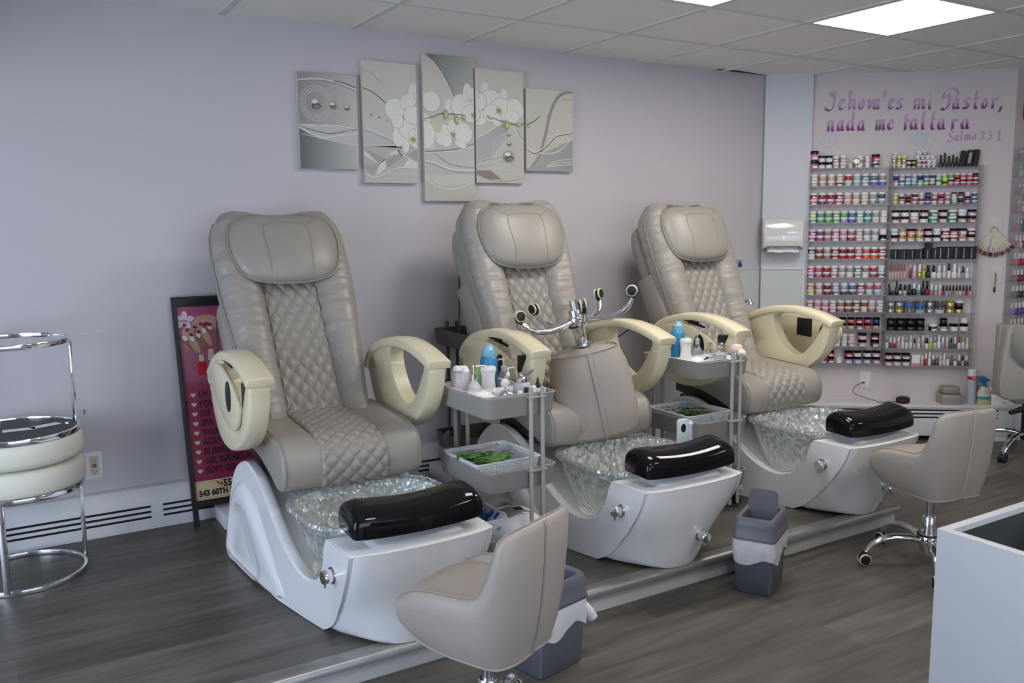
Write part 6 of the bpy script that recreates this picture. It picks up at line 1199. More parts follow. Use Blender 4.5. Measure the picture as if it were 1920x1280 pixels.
t = MB(); t.tube([(-0.035, 0, 0), (0.0, 0.004, 0.002), (0.03, -0.008, 0.0)], [0.004, 0.005, 0.003], 8); t.build('lever', M_chrome, T); t = MB(); t.tube([(-0.03, -0.012, 0), (0.03, 0.006, 0.0)], [0.004, 0.004], 8); t.build('jaw', M_black, T)
# the device standing by the middle chair's bowl
T = thing('electric_nail_file', 'pale pearly handset with a black round window standing beside the middle chair bowl', 'device', (2.395, -1.475, 0.352))
t = MB(); t.prism(rrect(0.052, 0.135, 0.010, 4, (0, 0.115)), lambda a, b, d: (a, d, b), -0.008, 0.008); t.build('body', mat('pale_blue_pearl', (0.60, 0.74, 0.76), 0.2, film=350, var=0.02), T, bevel=0.002)
t = MB(); t.prism([(0.013*math.cos(2*PI*k/20), 0.146+0.018*math.sin(2*PI*k/20)) for k in range(20)], lambda a, b, d: (a-0.003, d, b), -0.0095, -0.008); t.build('window', M_black, T)
t = MB(); t.tube([(0.038, 0, 0.06), (0.038, 0, 0.155), (0.038, 0, 0.158), (0.038, 0, 0.17)], [0.013, 0.013, 0.015, 0.011], 14); t.build('side_grip', mat('pearl_white', (0.72, 0.68, 0.74), 0.2, film=350), T)
t = MB(); t.lathe([(0.020, 0.0), (0.022, 0.02), (0.014, 0.05)], 14); t.build('holder', M_chrome, T)

# things on the radiator
T = thing('tissue_box', 'glittery silver tissue box on the radiator cover', 'box', dw(1.215, 0.085, RZ), R(-37.9))
M_glit = mat('silver_glitter', (0.42, 0.40, 0.34), 0.3, metal=0.6, bump=1.0, bscale=260, var=0.35, vscale=220)
t = MB(); t.box((0, 0, 0.034), (0.125, 0.115, 0.068)); t.build('lower_box', M_glit, T, bevel=0.002)
t = MB(); t.box((0, 0.005, 0.092), (0.10, 0.08, 0.045)); t.build('raised_lid', M_glit, T, bevel=0.002)
t = MB(); t.box((0, 0, 0.0685), (0.110, 0.09, 0.002)); t.build('dark_seam', M_black, T, smooth=0)
T = thing('spray_can', 'tall white aerosol can with red band on the radiator cover', 'can', dw(1.352, 0.075, RZ))
t = MB(); t.lathe([(0.0265, 0), (0.028, 0.002), (0.028, 0.175)], 24); t.build('can_body', mat('pale_lilac_can', (0.55, 0.56, 0.70), 0.3, var=0.1, vscale=40), T)
t = MB(); t.lathe([(0.0287, 0.160), (0.0287, 0.182)], 24); bnd = t.build('red_band', mat('red_can_print', (0.50, 0.02, 0.04), 0.35, var=0), T)
t = MB(); t.lathe([(0.0275, 0.182), (0.027, 0.222), (0.024, 0.225)], 24); t.build('cap', M_white, T)
t = MB(); vs_, fs = text_mesh('CPC', 0.018, (0.9, 1), 0, bold=0.0006); t.add([(v[0]-0.016, -0.0295, 0.165+v[1]) for v in vs_], fs); o = t.build('can_lettering', M_white, bnd, smooth=0); o.rotation_euler = (0, 0, R(-32))
T = thing('spray_bottle', 'clear spray bottle of yellow liquid with blue trigger on the radiator cover', 'bottle', dw(1.425, 0.085, RZ), R(-37.9))
t = MB(); t.lathe([(0.038, 0), (0.041, 0.004), (0.041, 0.05)], 22, sy=0.7); t.build('yellow_liquid', mat('yellow_liquid', (0.55, 0.52, 0.25), 0.25, var=0), T)
t = MB(); t.lathe([(0.0415, 0.05), (0.040, 0.07), (0.026, 0.10), (0.013, 0.115), (0.012, 0.122)], 22, sy=0.7); t.build('upper_body', mat('cloudy_plastic', (0.60, 0.60, 0.52), 0.3, var=0), T)
t = MB(); t.lathe([(0.0418, 0.034), (0.0418, 0.052)], 22, sy=0.7); t.build('teal_label', mat('teal_label', (0.05, 0.30, 0.36), 0.4, var=0.2, vscale=60), T)
t = MB(); t.lathe([(0.015, 0.118), (0.015, 0.138)], 14); t.prism([(-0.042, 0.165), (-0.040, 0.180), (-0.010, 0.186), (0.030, 0.160), (0.034, 0.152), (0.012, 0.150), (0.012, 0.138), (-0.012, 0.138), (-0.014, 0.152), (-0.022, 0.142), (-0.028, 0.145), (-0.022, 0.162)], XZ, -0.010, 0.010); t.build('trigger_head', mat('bright_blue_plastic', (0.02, 0.18, 0.42), 0.3, var=0), T, bevel=0.002)
T = thing('white_dispenser', 'small white dispenser with grey top at the right end of the radiator cover', 'dispenser', dw(1.505, 0.08, RZ), R(-37.9))
t = MB(); t.loft([[(x, y, z) for x, y in rrect(0.075*k, 0.07*k, 0.014, 4)] for k, z in ((1, 0), (1, 0.055), (0.92, 0.066))]); t.build('body', M_white, T, bevel=0.002, smooth=50)
t = MB(); t.prism(rrect(0.05, 0.035, 0.012, 3), XYZ, 0.066, 0.0675); t.build('grey_top', M_bin, T)
bottle('white_ball', 'round white ball-shaped diffuser behind the small white dispenser', 'ornament', dw(1.475, 0.035, RZ), [('stand', M_white, [(0.014, 0), (0.008, 0.05), (0.008, 0.07)], {}), ('ball', M_white, ball(0.022, 0.088), {})])
# swatch fan and little tool on their plates
T = thing('swatch_fan', 'fan of nail colour swatch sticks hanging from a ring on the wall', 'swatches', dw(1.457, 0.012, 1.262))
M_stick = mat('swatch_stick', (0.62, 0.58, 0.45), 0.4, var=0.02)
t = MB(); t.tube([dw(1.457+0.022*math.cos(2*PI*k/20), 0.012, 1.262+0.022*math.sin(2*PI*k/20)) for k in range(20)], 0.0022, 6, closed=True); t.build('ring', M_chromed, T, off=tuple(-v for v in dw(1.457, 0.012, 1.262)))
tips = [(0.16, 0.07, 0.05), (0.35, 0.10, 0.08), (0.05, 0.04, 0.05), (0.42, 0.14, 0.08), (0.10, 0.06, 0.06), (0.30, 0.10, 0.08), (0.02, 0.02, 0.025), (0.28, 0.16, 0.16)]
for k in range(15):
    a = R(-46+92*k/14); L_ = 0.135+0.01*math.cos(a); t = MB(); t.box((0, -0.0008*k, -0.012-L_/2), (0.011, 0.0014, L_)); o = t.build('swatch_stick', M_stick if k != 5 else mat('lilac_stick', (0.42, 0.36, 0.46), 0.4), T, smooth=0); o.rotation_euler = (0, -a, R(-37.9)); o.rotation_mode = 'XYZ'
    o.rotation_euler = (Matrix.Rotation(R(-37.9), 4, 'Z') @ Matrix.Rotation(-a, 4, 'Y')).to_euler()
    t = MB(); t.prism(rrect(0.013, 0.028, 0.005, 3), lambda p, q, d: (p, d-0.0008*k, q-0.012-L_), -0.0018, 0.0012); t.build('painted_tip', mat('swatch_tip_%d' % (k % 8), tips[k % 8], 0.25, var=0), o)
T = thing('hook_tool', 'small dark tool hanging from a hook below the swatch fan', 'tool', dw(1.482, 0.010, 0.99))
t = MB(); t.tube([(0, -0.002, 0), (0.002, -0.002, -0.05), (-0.002, -0.002, -0.09)], 0.003, 6); t.build('handle', M_chromed, T); t = MB(); t.box((-0.004, -0.002, -0.110), (0.014, 0.006, 0.034)); t.build('head', M_black, T, bevel=0.002)

# ================================================================= polish racks
SHZ_L = [1.664, 1.550, 1.432, 1.315, 1.198, 1.082, 0.961, 0.847, 0.734, 0.622, 0.508, 0.397]
SHZ_R = [1.658, 1.544, 1.426, 1.311, 1.192, 1.076, 0.956, 0.843, 0.728, 0.612, 0.496, 0.383]
def rack(label, s0, s1, zs, col_top):
    T = thing('polish_rack', label, 'rack', dw((s0+s1)/2, 0, zs[-1])); o0 = dw((s0+s1)/2, 0, zs[-1]); of = (-o0.x, -o0.y, -o0.z)
    for z in zs:
        t = MB(); t.frame_box(dw(s0, 0.002, z-0.004), DD*(s1-s0), DN*0.066, (0, 0, 0.004)); t.frame_box(dw(s0, 0.066, z-0.004), DD*(s1-s0), DN*0.003, (0, 0, 0.010)); t.build('shelf', M_shelf, T, off=of, smooth=0)
    for s_ in (s0, s1-0.004):
        t = MB(); t.frame_box(dw(s_, 0.001, zs[-1]-0.004), DD*0.004, DN*0.068, (0, 0, zs[0]-zs[-1]+0.02)); t.build('side_panel', M_shelf, T, off=of, smooth=0)
    return T
rack('left clear acrylic rack of nail powder jars on the polish wall', 0.286, 0.797, SHZ_L, 0)
rack('right clear acrylic rack of jars and polish bottles on the polish wall', 0.801, 1.350, SHZ_R, 0)
PAL = dict(beige=(0.62, 0.52, 0.40), tan=(0.55, 0.40, 0.27), peach=(0.66, 0.42, 0.33), rosebeige=(0.58, 0.38, 0.34), red=(0.42, 0.02, 0.035), crimson=(0.38, 0.015, 0.07), darkred=(0.22, 0.012, 0.025), mint=(0.42, 0.56, 0.50), sky=(0.28, 0.46, 0.60), blue=(0.06, 0.16, 0.42), navy=(0.03, 0.05, 0.20), steelblue=(0.12, 0.20, 0.30), grey=(0.34, 0.33, 0.33),
    purple=(0.20, 0.05, 0.20), rose=(0.50, 0.12, 0.20), sage=(0.36, 0.38, 0.30), darkgreen=(0.04, 0.10, 0.09), charcoal=(0.08, 0.09, 0.09), lime=(0.42, 0.62, 0.02), green=(0.14, 0.36, 0.12), bright=(0.04, 0.50, 0.08), teal=(0.08, 0.30, 0.28), lavender=(0.36, 0.28, 0.50), violetblue=(0.10, 0.09, 0.42), white=(0.72, 0.71, 0.70), magenta=(0.42, 0.05, 0.26), mauve=(0.34, 0.18, 0.20), pink=(0.60, 0.26, 0.34), taupe=(0.40, 0.33, 0.30),
    black=(0.012, 0.012, 0.014), brown=(0.24, 0.08, 0.04), coral=(0.60, 0.14, 0.12), orange=(0.62, 0.12, 0.02), hotpink=(0.60, 0.02, 0.16), burgundy=(0.14, 0.008, 0.03), plum=(0.12, 0.02, 0.07), gold=(0.60, 0.44, 0.12), clear=(0.60, 0.58, 0.56), lilac=(0.48, 0.38, 0.50), silver=(0.45, 0.45, 0.46), emerald=(0.02, 0.28, 0.20))
def pm(c): return mat('jar_'+c, PAL[c], 0.22, coat=0.5, var=0.08, vscale=60, metal=0.8 if c == 'silver' else (0.7 if c == 'gold' else 0))
ORD = ['first', 'second', 'third', 'fourth', 'fifth', 'sixth', 'seventh', 'eighth', 'ninth', 'tenth', 'eleventh', 'twelfth', 'thirteenth', 'fourteenth', 'fifteenth', 'sixteenth', 'seventeenth', 'eighteenth', 'nineteenth', 'twentieth', 'twenty-first', 'twenty-second']
JC = {}
YW = R(-37.9)
def jar_proto(c, lid, r_, h):
    k = (c, lid, round(r_, 4), round(h, 4))
    if k in JC: return JC[k]
    t = MB(); t.lathe([(r_*0.86, 0), (r_*0.98, 0.002), (r_, 0.006), (r_, h*0.60), (r_*0.93, h*0.64)], 12); o = t.build('polish_jar', pm(c), smooth=50); bm_ = o.data; bpy.data.objects.remove(o)
    t = MB(); t.lathe([(r_*1.0, h*0.62), (r_*1.02, h*0.64), (r_*1.02, h*0.96), (r_*0.95, h*0.985)], 12); o = t.build('lid', {'white': M_white, 'black': M_blackgloss, 'gold': pm('gold'), 'silver': M_silver}[lid], smooth=50); lm_ = o.data; bpy.data.objects.remove(o)
    t = MB(); a0, a1 = -0.75, 0.75
    t.loft([[(r_*1.012*math.sin(a0+(a1-a0)*i/4), -r_*1.012*math.cos(a0+(a1-a0)*i/4), z) for i in range(5)] for z in (h*0.10, h*0.34)], cu_=False, cap=False); o = t.build('label', M_paper, smooth=0); lb_ = o.data; bpy.data.objects.remove(o)
    JC[k] = (bm_, lm_, lb_); return JC[k]
SN = {'white': 'white', 'black': 'black', 'gold': 'gold', 'silver': 'silver'}
def put_jar(s_, off, z, c, lid, r_, h, label, group, cat='jar', lbl=False):
    b_, l_, p_ = jar_proto(c, lid, r_, h)
    o = bpy.data.objects.new('polish_jar', b_); C.objects.link(o); o.location = dw(s_, off, z); o.rotation_euler = (0, 0, YW+random.uniform(-0.3, 0.3)); tag(o, label, cat, group)
    q = bpy.data.objects.new('lid', l_); C.objects.link(q); q.parent = o
    if lbl: q = bpy.data.objects.new('label', p_); C.objects.link(q); q.parent = o
    return o
rows_L = {
 1: ('beige tan peach rosebeige red mint steelblue steelblue grey', 'rosebeige rosebeige rosebeige crimson mint sky sky blue blue'),
 2: ('red crimson darkred darkred peach rosebeige beige sage darkgreen', 'coral purple rose rose peach beige tan grey grey'),
 3: ('lime teal green green bright blue sky teal sage clear', 'green green green green lavender violetblue mint teal clear white'),
 4: ('magenta purple mauve rose pink mauve taupe grey grey white', 'magenta magenta mauve pink taupe crimson rosebeige clear clear black'),
 5: ('black brown taupe darkred darkred darkred coral coral red red', 'clear brown mauve darkred red red hotpink orange orange red'),
 6: ('hotpink rose red taupe taupe grey teal mauve red mint', 'rose rose crimson rose rosebeige clear teal white brown purple'),
 7: ('orange tan burgundy lavender sky blue burgundy rose rose', 'lime rosebeige darkred violetblue plum darkgreen rose mint sky'),
 8: ('mauve pink pink taupe mauve brown brown brown peach sky', 'rose pink pink pink mauve brown brown beige mauve tan'),
 9: ('mauve rose taupe mint taupe coral hotpink rose navy', 'pink rose rose mint taupe peach coral coral taupe'),
}
for r_i, (top, bot) in rows_L.items():
    z = SHZ_L[r_i]; lidc = 'white' if r_i != 9 else 'black'
    for lvl, seq in ((0, bot.split()), (1, top.split())):
        n = len(seq); pitch = (0.790-0.296)/10.0 if n == 10 else (0.775-0.296)/9.0
        rad = min(0.0222, pitch*0.465); h = 0.040
        for k, c in enumerate(seq):
            s_ = 0.296+pitch*(k+0.5); lab = '%s powder jar with %s lid, %s in %s row of shelf %d, left rack' % (c, lidc, ORD[k], 'upper' if lvl else 'lower', r_i+1)
            put_jar(s_, 0.033, z+0.0006+lvl*(h+0.0004), c, 'black' if (c == 'black' and lvl == 0) else lidc, rad, h, lab, 'powder jars on the left rack', lbl=(k % 3 == 0))
def custom(side, zs, r_i, items):
    # items: (s, level z offset, colour, lid, radius, height)
    for k, (s_, dz, c, lid, rad, h) in enumerate(items):
        lv = 'upper' if dz > 0.05 else ('middle' if dz > 0.01 and h < 0.03 else ('upper' if dz > 0.01 else 'lower'))
        same = [q for q in items if (q[1] > 0.01) == (dz > 0.01) and abs(q[1]-dz) < 0.012]; same.sort(); idx = [q[0] for q in same].index(s_)
        put_jar(s_, 0.033, zs[r_i]+0.0006+dz, c, lid, rad, h, '%s jar with %s lid, %s in %s row of shelf %d, %s rack' % (c, lid, ORD[idx], lv, r_i+1, side), 'odd jars on the %s rack' % side, lbl=(h > 0.035))
custom('left', SHZ_L, 0, [(0.318, 0, 'rose', 'black', 0.025, 0.055), (0.318, 0.0555, 'pink', 'black', 0.025, 0.060), (0.366, 0, 'white', 'black', 0.021, 0.042), (0.366, 0.0425, 'white', 'black', 0.021, 0.042), (0.411, 0, 'white', 'black', 0.021, 0.042), (0.411, 0.0425, 'white', 'black', 0.021, 0.042), (0.455, 0, 'rosebeige', 'white', 0.019, 0.040), (0.455, 0.0405, 'pink', 'white', 0.019, 0.040), (0.500, 0, 'peach', 'white', 0.020, 0.042), (0.500, 0.0425, 'rosebeige', 'white', 0.020, 0.042), (0.545, 0, 'clear', 'white', 0.014, 0.030), (0.600, 0, 'white', 'white', 0.021, 0.080), (0.649, 0, 'white', 'white', 0.015, 0.040), (0.649, 0.0405, 'white', 'white', 0.015, 0.040), (0.700, 0, 'charcoal', 'silver', 0.024, 0.042), (0.700, 0.0425, 'hotpink', 'black', 0.024, 0.045)])
custom('left', SHZ_L, 10, [(0.33, 0, 'red', 'white', 0.02, 0.04), (0.38, 0, 'coral', 'white', 0.02, 0.04), (0.44, 0, 'peach', 'white', 0.02, 0.04), (0.50, 0, 'clear', 'white', 0.0245, 0.045), (0.505, 0.0455, 'peach', 'black', 0.020, 0.040), (0.551, 0, 'mint', 'white', 0.0195, 0.042), (0.551, 0.0425, 'mint', 'white', 0.0195, 0.042), (0.595, 0, 'pink', 'white', 0.0195, 0.042), (0.595, 0.0425, 'rosebeige', 'white', 0.0195, 0.042), (0.665, 0, 'pink', 'black', 0.027, 0.045), (0.665, 0.0455, 'lilac', 'black', 0.027, 0.045), (0.745, 0, 'burgundy', 'black', 0.027, 0.045), (0.745, 0.0455, 'burgundy', 'black', 0.027, 0.045)])
custom('left', SHZ_L, 11, [(0.36, 0, 'darkred', 'black', 0.025, 0.042), (0.36, 0.0425, 'red', 'black', 0.025, 0.042), (0.415, 0, 'darkred', 'black', 0.025, 0.042), (0.415, 0.0425, 'crimson', 'black', 0.025, 0.042), (0.470, 0, 'red', 'black', 0.021, 0.042), (0.470, 0.0425, 'red', 'black', 0.02, 0.042), (0.520, 0, 'white', 'white', 0.020, 0.038), (0.582, 0, 'lavender', 'black', 0.026, 0.042), (0.582, 0.0425, 'crimson', 'black', 0.026, 0.042), (0.638, 0, 'lavender', 'black', 0.026, 0.042), (0.638, 0.0425, 'clear', 'black', 0.026, 0.042), (0.700, 0, 'lavender', 'black', 0.026, 0.042), (0.700, 0.0425, 'clear', 'black', 0.026, 0.042), (0.757, 0, 'mauve', 'black', 0.026, 0.042), (0.757, 0.0425, 'lilac', 'black', 0.026, 0.042)])
# hand mirror on the top shelf
T = thing('hand_mirror', 'small round gold hand mirror leaning on the top shelf of the left rack', 'mirror', dw(0.573, 0.060, 1.668), YW)
t = MB(); t.tube([(0.0+0.019*math.cos(2*PI*k/24), -0.004, 0.040+0.019*math.sin(2*PI*k/24)) for k in range(24)], 0.004, 8, closed=True); t.tube([(0.02, -0.004, 0.040), (0.055, -0.004, 0.043)], 0.004, 8); t.build('gold_frame', pm('gold'), T)
t = MB(); t.prism([(0.018*math.cos(2*PI*k/24), 0.04+0.018*math.sin(2*PI*k/24)) for k in range(24)], XZ, -0.006, -0.003); t.build('mirror_glass', M_silver, T)
t = MB(); t.tube([(0, 0, 0.0), (0, -0.003, 0.022)], 0.004, 8); t.build('foot', pm('gold'), T)
# small stacked jars, three high, on shelves 2 and 3 of the right rack
rnd = random.Random(11)
sm_rows = {1: ['navy rosebeige violetblue sky navy violetblue black mint lime green orange rose rose darkred', 'lavender blue sky mint sky green mint teal lime darkgreen rose crimson crimson darkred', 'clear sky teal teal mint green crimson clear lime rose rose crimson rose crimson'],
           2: ['beige clear coral black clear violetblue pink hotpink sage clear purple white navy', 'lime pink burgundy rose crimson navy hotpink rose rose clear navy purple blue', 'lime peach beige pink pink navy clear pink mint green rose hotpink teal']}
for r_i, seqs in sm_rows.items():
    for lv in range(3):
        seq = seqs[2-lv].split(); n = len(seq); pitch = (1.335-0.812)/n
        for k, c in enumerate(seq):
            s_ = 0.812+pitch*(k+0.5)+rnd.uniform(-0.002, 0.002); lid = 'white' if rnd.random() < 0.82 else 'black'; nm = ['lower', 'middle', 'upper'][lv]
            put_jar(s_, 0.033, SHZ_R[r_i]+0.0006+lv*0.0262, c, lid, 0.0158, 0.026, 'small %s pigment jar with %s lid, %s in %s row of shelf %d, right rack' % (c, lid, ORD[k], nm, r_i+1), 'small pigment jars on the right rack')
big = {3: ('white white white taupe emerald rosebeige emerald clear lavender', 'pink white pink white emerald rosebeige emerald rosebeige rose', 'k k k k w k w w k', 'k k w k w k w k k'),
       4: ('sky rosebeige pink rosebeige pink clear burgundy rose lilac burgundy', 'rosebeige rosebeige rosebeige rosebeige lilac clear burgundy darkred pink rosebeige', 'w g k g k w w k k w', 'k g g g k k w w g k')}
LK = {'k': 'black', 'w': 'white', 'g': 'gold', 's': 'silver'}
for r_i, (top, bot, lt, lb) in big.items():
    for lvl, seq, ls in ((0, bot.split(), lb.split()), (1, top.split(), lt.split())):
        n = len(seq); pitch = (1.335-0.808)/n
        for k, c in enumerate(seq): put_jar(0.808+pitch*(k+0.5), 0.033, SHZ_R[r_i]+0.0006+lvl*0.0425, c, LK[ls[k]], min(0.026, pitch*0.47), 0.042, '%s powder jar with %s lid, %s in %s row of shelf %d, right rack' % (c, LK[ls[k]], ORD[k], 'upper' if lvl else 'lower', r_i+1), 'large powder jars on the right rack', lbl=True)
# shelf 1 right: little stacked pots, black bottles, black boxes
it = []
for s_, dz, c, lid in [(0.815, 0, 'gold', 'white'), (0.845, 0, 'gold', 'white'), (0.875, 0, 'white', 'white'), (0.905, 0, 'gold', 'black'), (0.935, 0, 'gold', 'black'), (0.815, 0.027, 'gold', 'silver'), (0.845, 0.027, 'clear', 'gold'), (0.875, 0.027, 'gold', 'silver'), (0.905, 0.027, 'clear', 'black'), (0.935, 0.027, 'gold', 'black'), (0.815, 0.054, 'gold', 'white'), (0.845, 0.054, 'gold', 'white'), (0.875, 0.054, 'lime', 'white'),
       (0.968, 0, 'grey', 'white'), (0.998, 0, 'silver', 'white'), (1.028, 0, 'silver', 'white'), (1.058, 0, 'silver', 'white'), (0.968, 0.027, 'grey', 'white'), (0.998, 0.027, 'hotpink', 'white'), (1.028, 0.027, 'clear', 'white'), (1.058, 0.027, 'clear', 'white'), (0.958, 0.054, 'clear', 'white'), (0.988, 0.054, 'silver', 'white'), (1.018, 0.054, 'clear', 'white'), (1.048, 0.054, 'clear', 'white'), (0.968, 0.081, 'clear', 'white'), (1.000, 0.081, 'silver', 'white')]:
    it.append((s_, dz, c, lid, 0.0145, 0.0265))
for k, (s_, dz, c, lid, rad, h) in enumerate(it):
    rn = ['lowest', 'second', 'third', 'topmost'][round(dz/0.027)]; idx = sorted(q[0] for q in it if q[1] == dz).index(s_)
    put_jar(s_, 0.033, SHZ_R[0]+0.0006+dz, c, lid, rad, h, 'tiny %s pot with %s lid, %s in the %s layer, top shelf, right rack' % (c, lid, ORD[idx], rn), 'tiny pots on the top shelf of the right rack')
put_jar(0.822, 0.033, SHZ_R[0]+0.0006+0.081, 'clear', 'white', 0.016, 0.020, 'tiny clear pot with red top at the left end of the right rack', None).children[0].data = jar_proto('clear', 'white', 0.016, 0.020)[1].copy()
BC = {}
def put_bottle(s_, z, c, capc, w_, h, caph, label, group, square=False, off=0.033, tilt=0.0):
    k = (c, capc, w_, h, caph, square)
    if k not in BC:
        t = MB(); n = 12 if not square else 4
        t.lathe([(w_*0.9, 0), (w_, 0.003), (w_, h*0.75), (w_*0.75, h*0.92), (w_*0.42, h)], n); o = t.build('polish_bottle', pm(c), smooth=50 if not square else 30); a = o.data; bpy.data.objects.remove(o)
        t = MB(); t.lathe([(w_*0.52, h), (w_*0.58, h+0.002), (w_*0.52, h+caph*0.95), (w_*0.40, h+caph)], 10); o = t.build('cap', {'white': M_white, 'black': M_blackgloss}.get(capc) or pm(capc), smooth=50); b = o.data; bpy.data.objects.remove(o); BC[k] = (a, b)
    a, b = BC[k]; o = bpy.data.objects.new('polish_bottle', a); C.objects.link(o); o.location = dw(s_, off, z+0.0006); o.rotation_euler = (0, tilt, YW+(PI/4 if square else 0)); tag(o, label, 'bottle', group)
    q = bpy.data.objects.new('cap', b); C.objects.link(q); q.parent = o
    return o
def put_box(s_, z, w_, d_, h, m_, label, group, off=0.033, name='product_box', art=None, rz=0.0, cat='box'):
    t = MB(); t.box((0, 0, h/2), (w_, d_, h)); o = t.build(name, m_, smooth=0, bevel=0.0006); o.location = dw(s_, off, z+0.0006); o.rotation_euler = (0, rz, YW); tag(o, label, cat, group)
    if art: q = MB(); q.box((art[0]*w_, -d_/2-0.0006, art[1]*h), (art[2]*w_, 0.001, art[3]*h)); q.build('front_print_or_glint', art[4], o, smooth=0)
    return o
for k, (s_, h) in enumerate([(1.098, 0.06), (1.122, 0.07), (1.148, 0.055), (1.172, 0.06), (1.195, 0.05)]):
    put_bottle(s_, SHZ_R[0], 'black', 'black', 0.011, h*0.6, h*0.75, 'black bottle, %s of five standing between pots and boxes, top shelf, right rack' % ORD[k], 'black bottles on the top shelf')
for k, (s_, h, a_) in enumerate([(1.225, 0.105, 0.10), (1.262, 0.110, 0.14), (1.305, 0.112, 0.10)]):
    put_box(s_, SHZ_R[0], 0.030, 0.02, h, M_black, 'black product box, %s of three leaning at the end of the top shelf' % ORD[k], 'black boxes on the top shelf', rz=a_, art=(0.0, 0.55, 0.6, 0.6, mat('box_print_grey', (0.35, 0.33, 0.34), 0.4)) if k == 1 else None)
# shelf 6 right: black packs
for k in range(4): put_box(0.830+0.052*k, SHZ_R[5], 0.048, 0.045, 0.068, M_black, 'glossy black square box, %s from left on shelf six, right rack' % ORD[k], 'black boxes on shelf six', art=(0.3, 0.5, 0.05, 0.7, mat('painted_box_glint', (0.5, 0.5, 0.52), 0.3)))  # pale strip paints a glint on each black box front
for k in range(2): put_box(1.042+0.046*k, SHZ_R[5], 0.042, 0.045, 0.075, M_black, 'taller black box, %s of two in the middle of shelf six, right rack' % ORD[k], 'black boxes on shelf six', art=(0.0, 0.5, 0.06, 0.7, MATS['painted_box_glint']))  # same painted glint strip, centred on the front
put_box(1.052, SHZ_R[5]+0.0756, 0.038, 0.04, 0.035, M_black, 'small black box sitting on top of the taller ones, shelf six', 'black boxes on shelf six')
for k in range(5): put_box(1.130+0.0475*k, SHZ_R[5], 0.045, 0.03, 0.082, M_black, 'black pack with silver swirl, %s of five at the right of shelf six' % ORD[k], 'swirled packs on shelf six', art=(-0.15, 0.5, 0.12, 0.8, M_silver))
# shelf 7 right: copper tubes and bottles
for k in range(6): put_bottle(0.818+0.0185*k, SHZ_R[6], 'rosebeige', 'brown', 0.0088, 0.045, 0.046, 'copper-capped beige tube, %s of six at the left of shelf seven' % ORD[k], 'copper tubes on shelf seven', square=True)
sq7 = [('darkred', 'gold', .009, .06, .03), ('lilac', 'white', .014, .04, .045), ('gold', 'white', .015, .042, .048), ('lime', 'gold', .009, .05, .035), ('black', 'black', .015, .05, .035), ('white', 'black', .016, .042, .042), ('white', 'white', .015, .042, .04), ('beige', 'white', .014, .042, .04), ('white', 'black', .012, .050, .045), ('white', 'white', .018, .045, .045), ('clear', 'white', .010, .035, .035), ('grey', 'black', .010, .035, .042), ('white', 'white', .014, .038, .030)]
s_ = 0.938
for k, (c, cp, w_, h, ch) in enumerate(sq7): s_ += w_*1.1; put_bottle(s_, SHZ_R[6], c, cp, w_, h, ch, '%s bottle with %s cap, %s after the copper tubes on shelf seven' % (c, cp, ORD[k]), 'bottles on shelf seven'); s_ += w_*1.1
sq8 = [('black', 'black', .011, .055, .025), ('black', 'grey', .012, .030, .02), ('black', 'black', .009, .062, .035), ('silver', 'black', .013, .038, .040), ('sage', 'black', .013, .038, .034), ('black', 'black', .013, .050, .025), ('black', 'white', .014, .045, .035), ('emerald', 'white', .013, .034, .038), ('black', 'black', .011, .060, .036), ('burgundy', 'black', .013, .045, .050), ('rose', 'white', .013, .036, .038), ('grey', 'white', .012, .036, .032), ('lilac', 'white', .011, .040, .032)]
s_ = 0.808
for k, (c, cp, w_, h, ch) in enumerate(sq8): s_ += w_*1.08; put_bottle(s_, SHZ_R[7], c, cp, w_, h, ch, '%s bottle with %s cap, %s from left on shelf eight, right rack' % (c, cp, ORD[k]), 'bottles on shelf eight'); s_ += w_*1.08
for k, c in enumerate('red sky taupe green rosebeige clear grey red rosebeige'.split()): put_bottle(1.158+0.0205*k, SHZ_R[7], c, 'black', 0.0098, 0.032, 0.036, 'short %s bottle with black cap, %s of nine at the right of shelf eight' % (c, ORD[k]), 'short black-capped bottles on shelf eight', square=True)
tins = [('silver', 'silver', 'silver', 'silver', .024), ('gold', 'gold', 'silver', 'silver', .025), ('silver', 'silver', 'blue', 'silver', .030), ('sky', 'silver', 'blue', 'silver', .030), ('silver', 'silver', 'silver', 'silver', .024), ('clear', 'silver', 'charcoal', 'silver', .030), ('gold', 'silver', 'gold', 'gold', .026), ('gold', 'black', 'black', 'white', .024)]
s_ = 0.806
for k, (c0, l0, c1, l1, r_) in enumerate(tins):
    s_ += r_*1.13
    put_jar(s_, 0.033, SHZ_R[8]+0.0006, c0, l0, r_, 0.042, '%s tin with %s lid, %s in the lower row of shelf nine' % (c0, l0, ORD[k]), 'metal tins on shelf nine'); put_jar(s_, 0.033, SHZ_R[8]+0.0430, c1, l1, r_, 0.042, '%s tin with %s lid, %s in the upper row of shelf nine' % (c1, l1, ORD[k]), 'metal tins on shelf nine'); s_ += r_*1.13
for k in range(4):
    for lv in range(2): put_jar(0.838+0.062*k, 0.033, SHZ_R[9]+0.0006+0.0425*lv, 'black', 'black', 0.029, 0.042, 'large black jar, %s in the %s row of shelf ten, right rack' % (ORD[k], ['lower', 'upper'][lv]), 'large black jars on shelf ten', lbl=False)
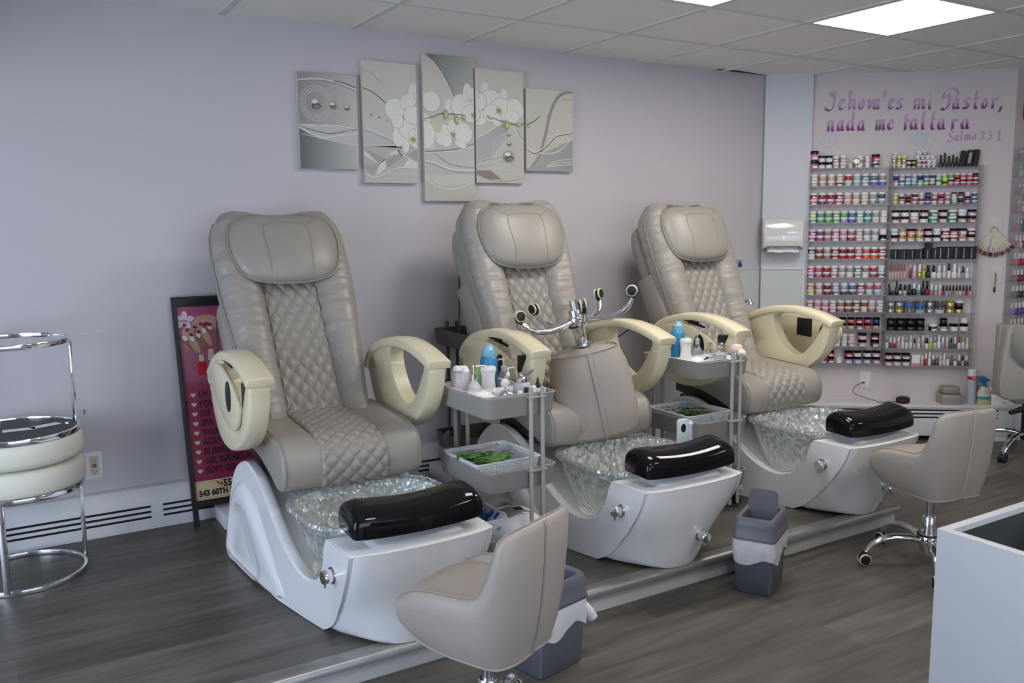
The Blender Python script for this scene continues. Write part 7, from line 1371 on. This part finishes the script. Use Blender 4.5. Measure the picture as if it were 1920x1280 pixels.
for k, (s_, c0, l0, c1, l1) in enumerate([(1.105, 'black', 'white', None, None), (1.170, 'grey', 'black', 'black', 'black'), (1.235, 'clear', 'black', None, None), (1.297, 'white', 'black', 'white', 'white')]):
    put_jar(s_, 0.033, SHZ_R[9]+0.0006, c0, l0, 0.026, 0.05, '%s jar with %s lid, %s in the right half of shelf ten' % (c0, l0, ORD[k]), 'jars in the right half of shelf ten', lbl=True)
    if c1: put_jar(s_, 0.033, SHZ_R[9]+0.051, c1, l1, 0.022, 0.035, '%s jar with %s lid stacked on the %s jar of shelf ten' % (c1, l1, ORD[k]), 'jars in the right half of shelf ten')
def bottle_row(r_i, s0, s1, n, seed, nm):
    q = random.Random(seed); cs = ['white', 'white', 'clear', 'white', 'lime', 'grey', 'white', 'rosebeige', 'beige', 'white', 'red', 'charcoal', 'white']; caps = ['white', 'white', 'black', 'white', 'silver', 'white', 'red', 'gold', 'white']
    for k in range(n):
        c, cp = q.choice(cs), q.choice(caps); w_ = q.choice([0.0095, 0.011, 0.0125]); h = q.choice([0.034, 0.040, 0.046]); put_bottle(s0+(s1-s0)*(k+0.5)/n, SHZ_R[r_i], c, cp, w_, h, q.choice([0.030, 0.036, 0.042]), '%s polish bottle with %s cap, %s from left on %s' % (c, cp, ORD[k], nm), 'polish bottles on '+nm)
bottle_row(10, 0.808, 1.338, 21, 5, 'shelf eleven, right rack')
for k in range(3):
    for lv in range(2): put_jar(0.835+0.056*k, 0.033, SHZ_R[11]+0.0006+0.0425*lv, ['pink', 'lilac', 'mauve'][k] if lv else ['pink', 'rosebeige', 'lilac'][k], 'black', 0.0255, 0.042, 'pink-toned jar with black lid, %s in the %s row of the lowest right shelf' % (ORD[k], ['lower', 'upper'][lv]), 'pink-toned jars on the lowest right shelf', lbl=True)
put_box(1.005, SHZ_R[11], 0.050, 0.04, 0.072, M_white, 'white carton with pink foot, beside the pink-toned jars on the lowest shelf', None, art=(0, 0.12, 0.98, 0.22, pm('pink')))
bottle_row(11, 1.038, 1.338, 13, 9, 'the lowest shelf, right rack')
# rack on the right wall
z0 = [1.70, 1.60, 1.485, 1.375, 1.255, 1.15, 1.035, 0.93, 0.825, 0.715]
cx_, cy_ = cornR.x+0.012, cornR.y
T = thing('polish_rack', 'tall clear rack of pink and red polish at the right edge of the view', 'rack', (cx_, cy_, 0.6))
for z in z0+[0.61]:
    t = MB(); t.box((0.30, -0.036, z-0.60-0.002), (0.60, 0.068, 0.004)); t.build('shelf', M_shelf, T, smooth=0)
for x in (0.002, 0.598): t = MB(); t.box((x, -0.036, 0.58), (0.004, 0.068, 1.16)); t.build('side_panel', M_shelf, T, smooth=0)
cols = [('magenta', 'silver'), ('clear', 'silver'), ('magenta', 'lime'), ('magenta', 'clear'), ('magenta', 'teal'), ('red', 'clear'), ('red', 'red'), ('darkred', 'darkred'), ('black', 'charcoal'), ('violetblue', 'purple'), ('rose', 'rose')]
for r_i, z in enumerate(z0+[0.61]):
    for k in range(9):
        c = cols[r_i][k % 2]; cp = 'white' if r_i not in (0, 1, 2, 3, 4) else 'silver'; t_ = put_bottle(0, 0, c, cp, 0.016, 0.042, 0.036, '%s polish bottle, %s on shelf %d from the top of the right-edge rack' % (c, ORD[k], r_i+1), 'polish bottles on the right-edge rack'); t_.location = (cx_+0.024+0.042*k, cy_-0.038, z+0.0006)
